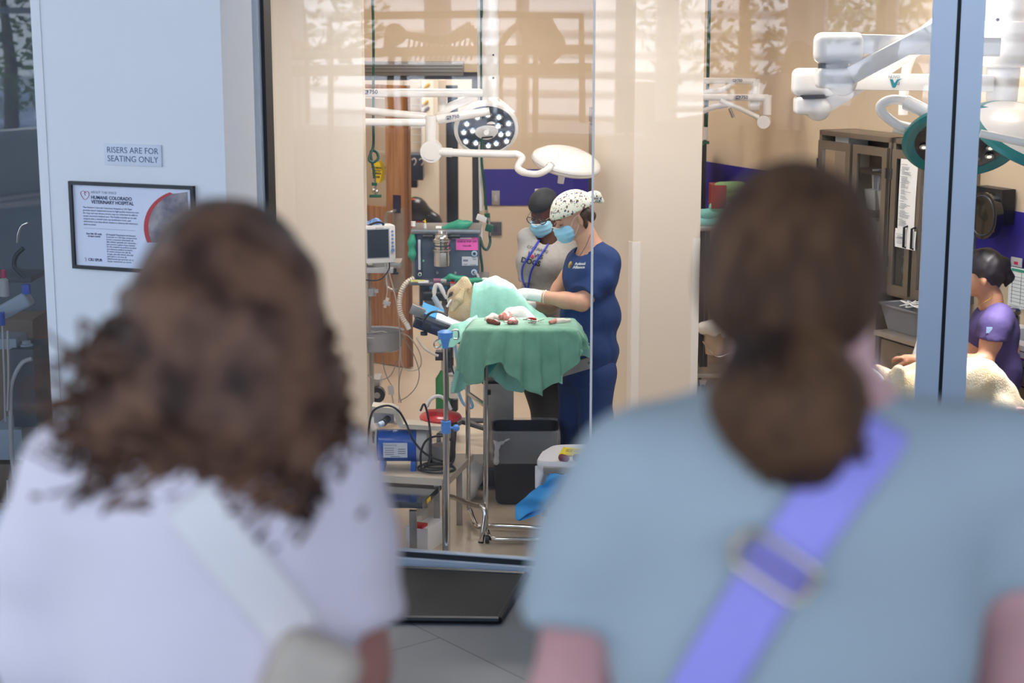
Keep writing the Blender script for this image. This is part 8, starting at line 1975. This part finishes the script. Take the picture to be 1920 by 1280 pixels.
# outdoors: pale building with ribs, red and white awning, trees
M_bld = mat('pale_siding', 'E8EAF0', .7)
mb = MB(); mb.box((-9, -26, 2.4), (26, 1, 4.8))
ob = mb.put('neighbour_building', M_bld); tag(ob, 'long white ribbed building across the street', 'building')
for k in range(9):
    MB().box((-9, -25.4, .6+k*.5), (26, .1, .06)).put('siding_rib', M_greyp, ob)
gr = tag(MB().box((-3, -26, -.25), (90, 38.0, .2)).put('street', mat('street_grey', '8A8C90', .9)), 'grey paved street outside the window wall', 'street'); gr['kind'] = 'structure'
M_leaf = mat('leaf_green', '6E8A2E', .6, noise=.5, nscale=3, col2='3E5A20'); M_bark = mat('bark', '4A3A2C', .9)
def tree(x, y, h, r, lab, seed):
    t = empty('tree', (x, y, -.15), lab, 'tree', None); q = random.Random(seed)
    MB().tube([(x, y, -.15), (x+.1, y, h*.5), (x, y, h*.8)], [.14, .1, .05], 8).put('trunk', M_bark, t)
    mb = MB()
    for k in range(1500):
        a = q.uniform(0, 2*PI); b2 = q.uniform(-1, 1); rr = r*q.uniform(.45, 1)**.5; s = math.sqrt(1-b2*b2); c = V((x+rr*s*math.cos(a), y+rr*s*math.sin(a), h*.75+rr*b2*1.1)); d1 = V((q.gauss(0, 1), q.gauss(0, 1), q.gauss(0, 1))).normalized(); d2_ = d1.orthogonal().normalized(); l = q.uniform(.07, .14)
        mb.add([c-d1*l, c+d2_*l*.45, c+d1*l, c-d2_*l*.45], [(0, 1, 2, 3)])
    mb.put('foliage', M_leaf, t)
def vt(px, Yv): q = mirror(P(px, 100, Yv)); return q.x, q.y
for k, (px, Yv, h, r, lab) in enumerate(((1385, 26, 4.6, 2.0, 'leafy street tree outside the window wall, nearest the desk'), (560, 27, 4.0, 1.5, 'small street tree outside behind the skeleton stand'), (1640, 30, 5.0, 1.6, 'leafy street tree farthest along the window wall'), (10, 27, 3.6, 1.6, 'low bushy street tree outside towards the left bay'))):
    x, y = vt(px, Yv); tree(x, y, h, r, lab, k+3)
x, y = vt(470, 24.5); cnp = empty('striped_awning', (x, y, 0), 'red and white striped awning outside', 'awning')
for k in range(6):
    MB().box((x-.9+k*.3, y, 2.6-.1*k), (.3, .9, .12), R=Ry(.35)).put('stripe', mat('awning_red', 'D8402E', .6) if k % 2 else M_whitep, cnp)
for s_ in (-1, 1): MB().cyl((x+s_*.8, y, -.15), (x+s_*.8, y, 2.6-.25*(s_+1)), .03).put('post', M_greyp, cnp)
# parked car outside, mirrored at the far left
x, y = vt(-60, 30); car = empty('car', (x, y, -.15), 'silver parked car outside the window wall', 'car')
CR = Rz(.3)
S = SDF(.15); c = V((x, y, -.15)); S.box(c+V((0, 0, .62)), (2.1, .85, .33), R=CR, rd=.2); S.box(c+V((-.1, 0, 1.1)), (1.15, .74, .33), R=CR, rd=.25); sblob('body', S, .06, mat('silver_paint', 'B8BEC8', .25, .5, coat=1), car)
S = SDF(.1); S.box(c+V((-.1, 0, 1.14)), (1.08, .78, .22), R=CR, rd=.15); sblob('windows', S, .05, mat('car_glass', '1E2630', .08), car)
for sx2 in (-1, 1):
    for sy2 in (-1, 1): q = c+CR @ V((sx2*1.3, sy2*.8, .33)); ax_ = CR @ V((0, 1, 0)); MB().cyl(q-ax_*.11, q+ax_*.11, .33, seg=28).put('wheel', M_black, car)
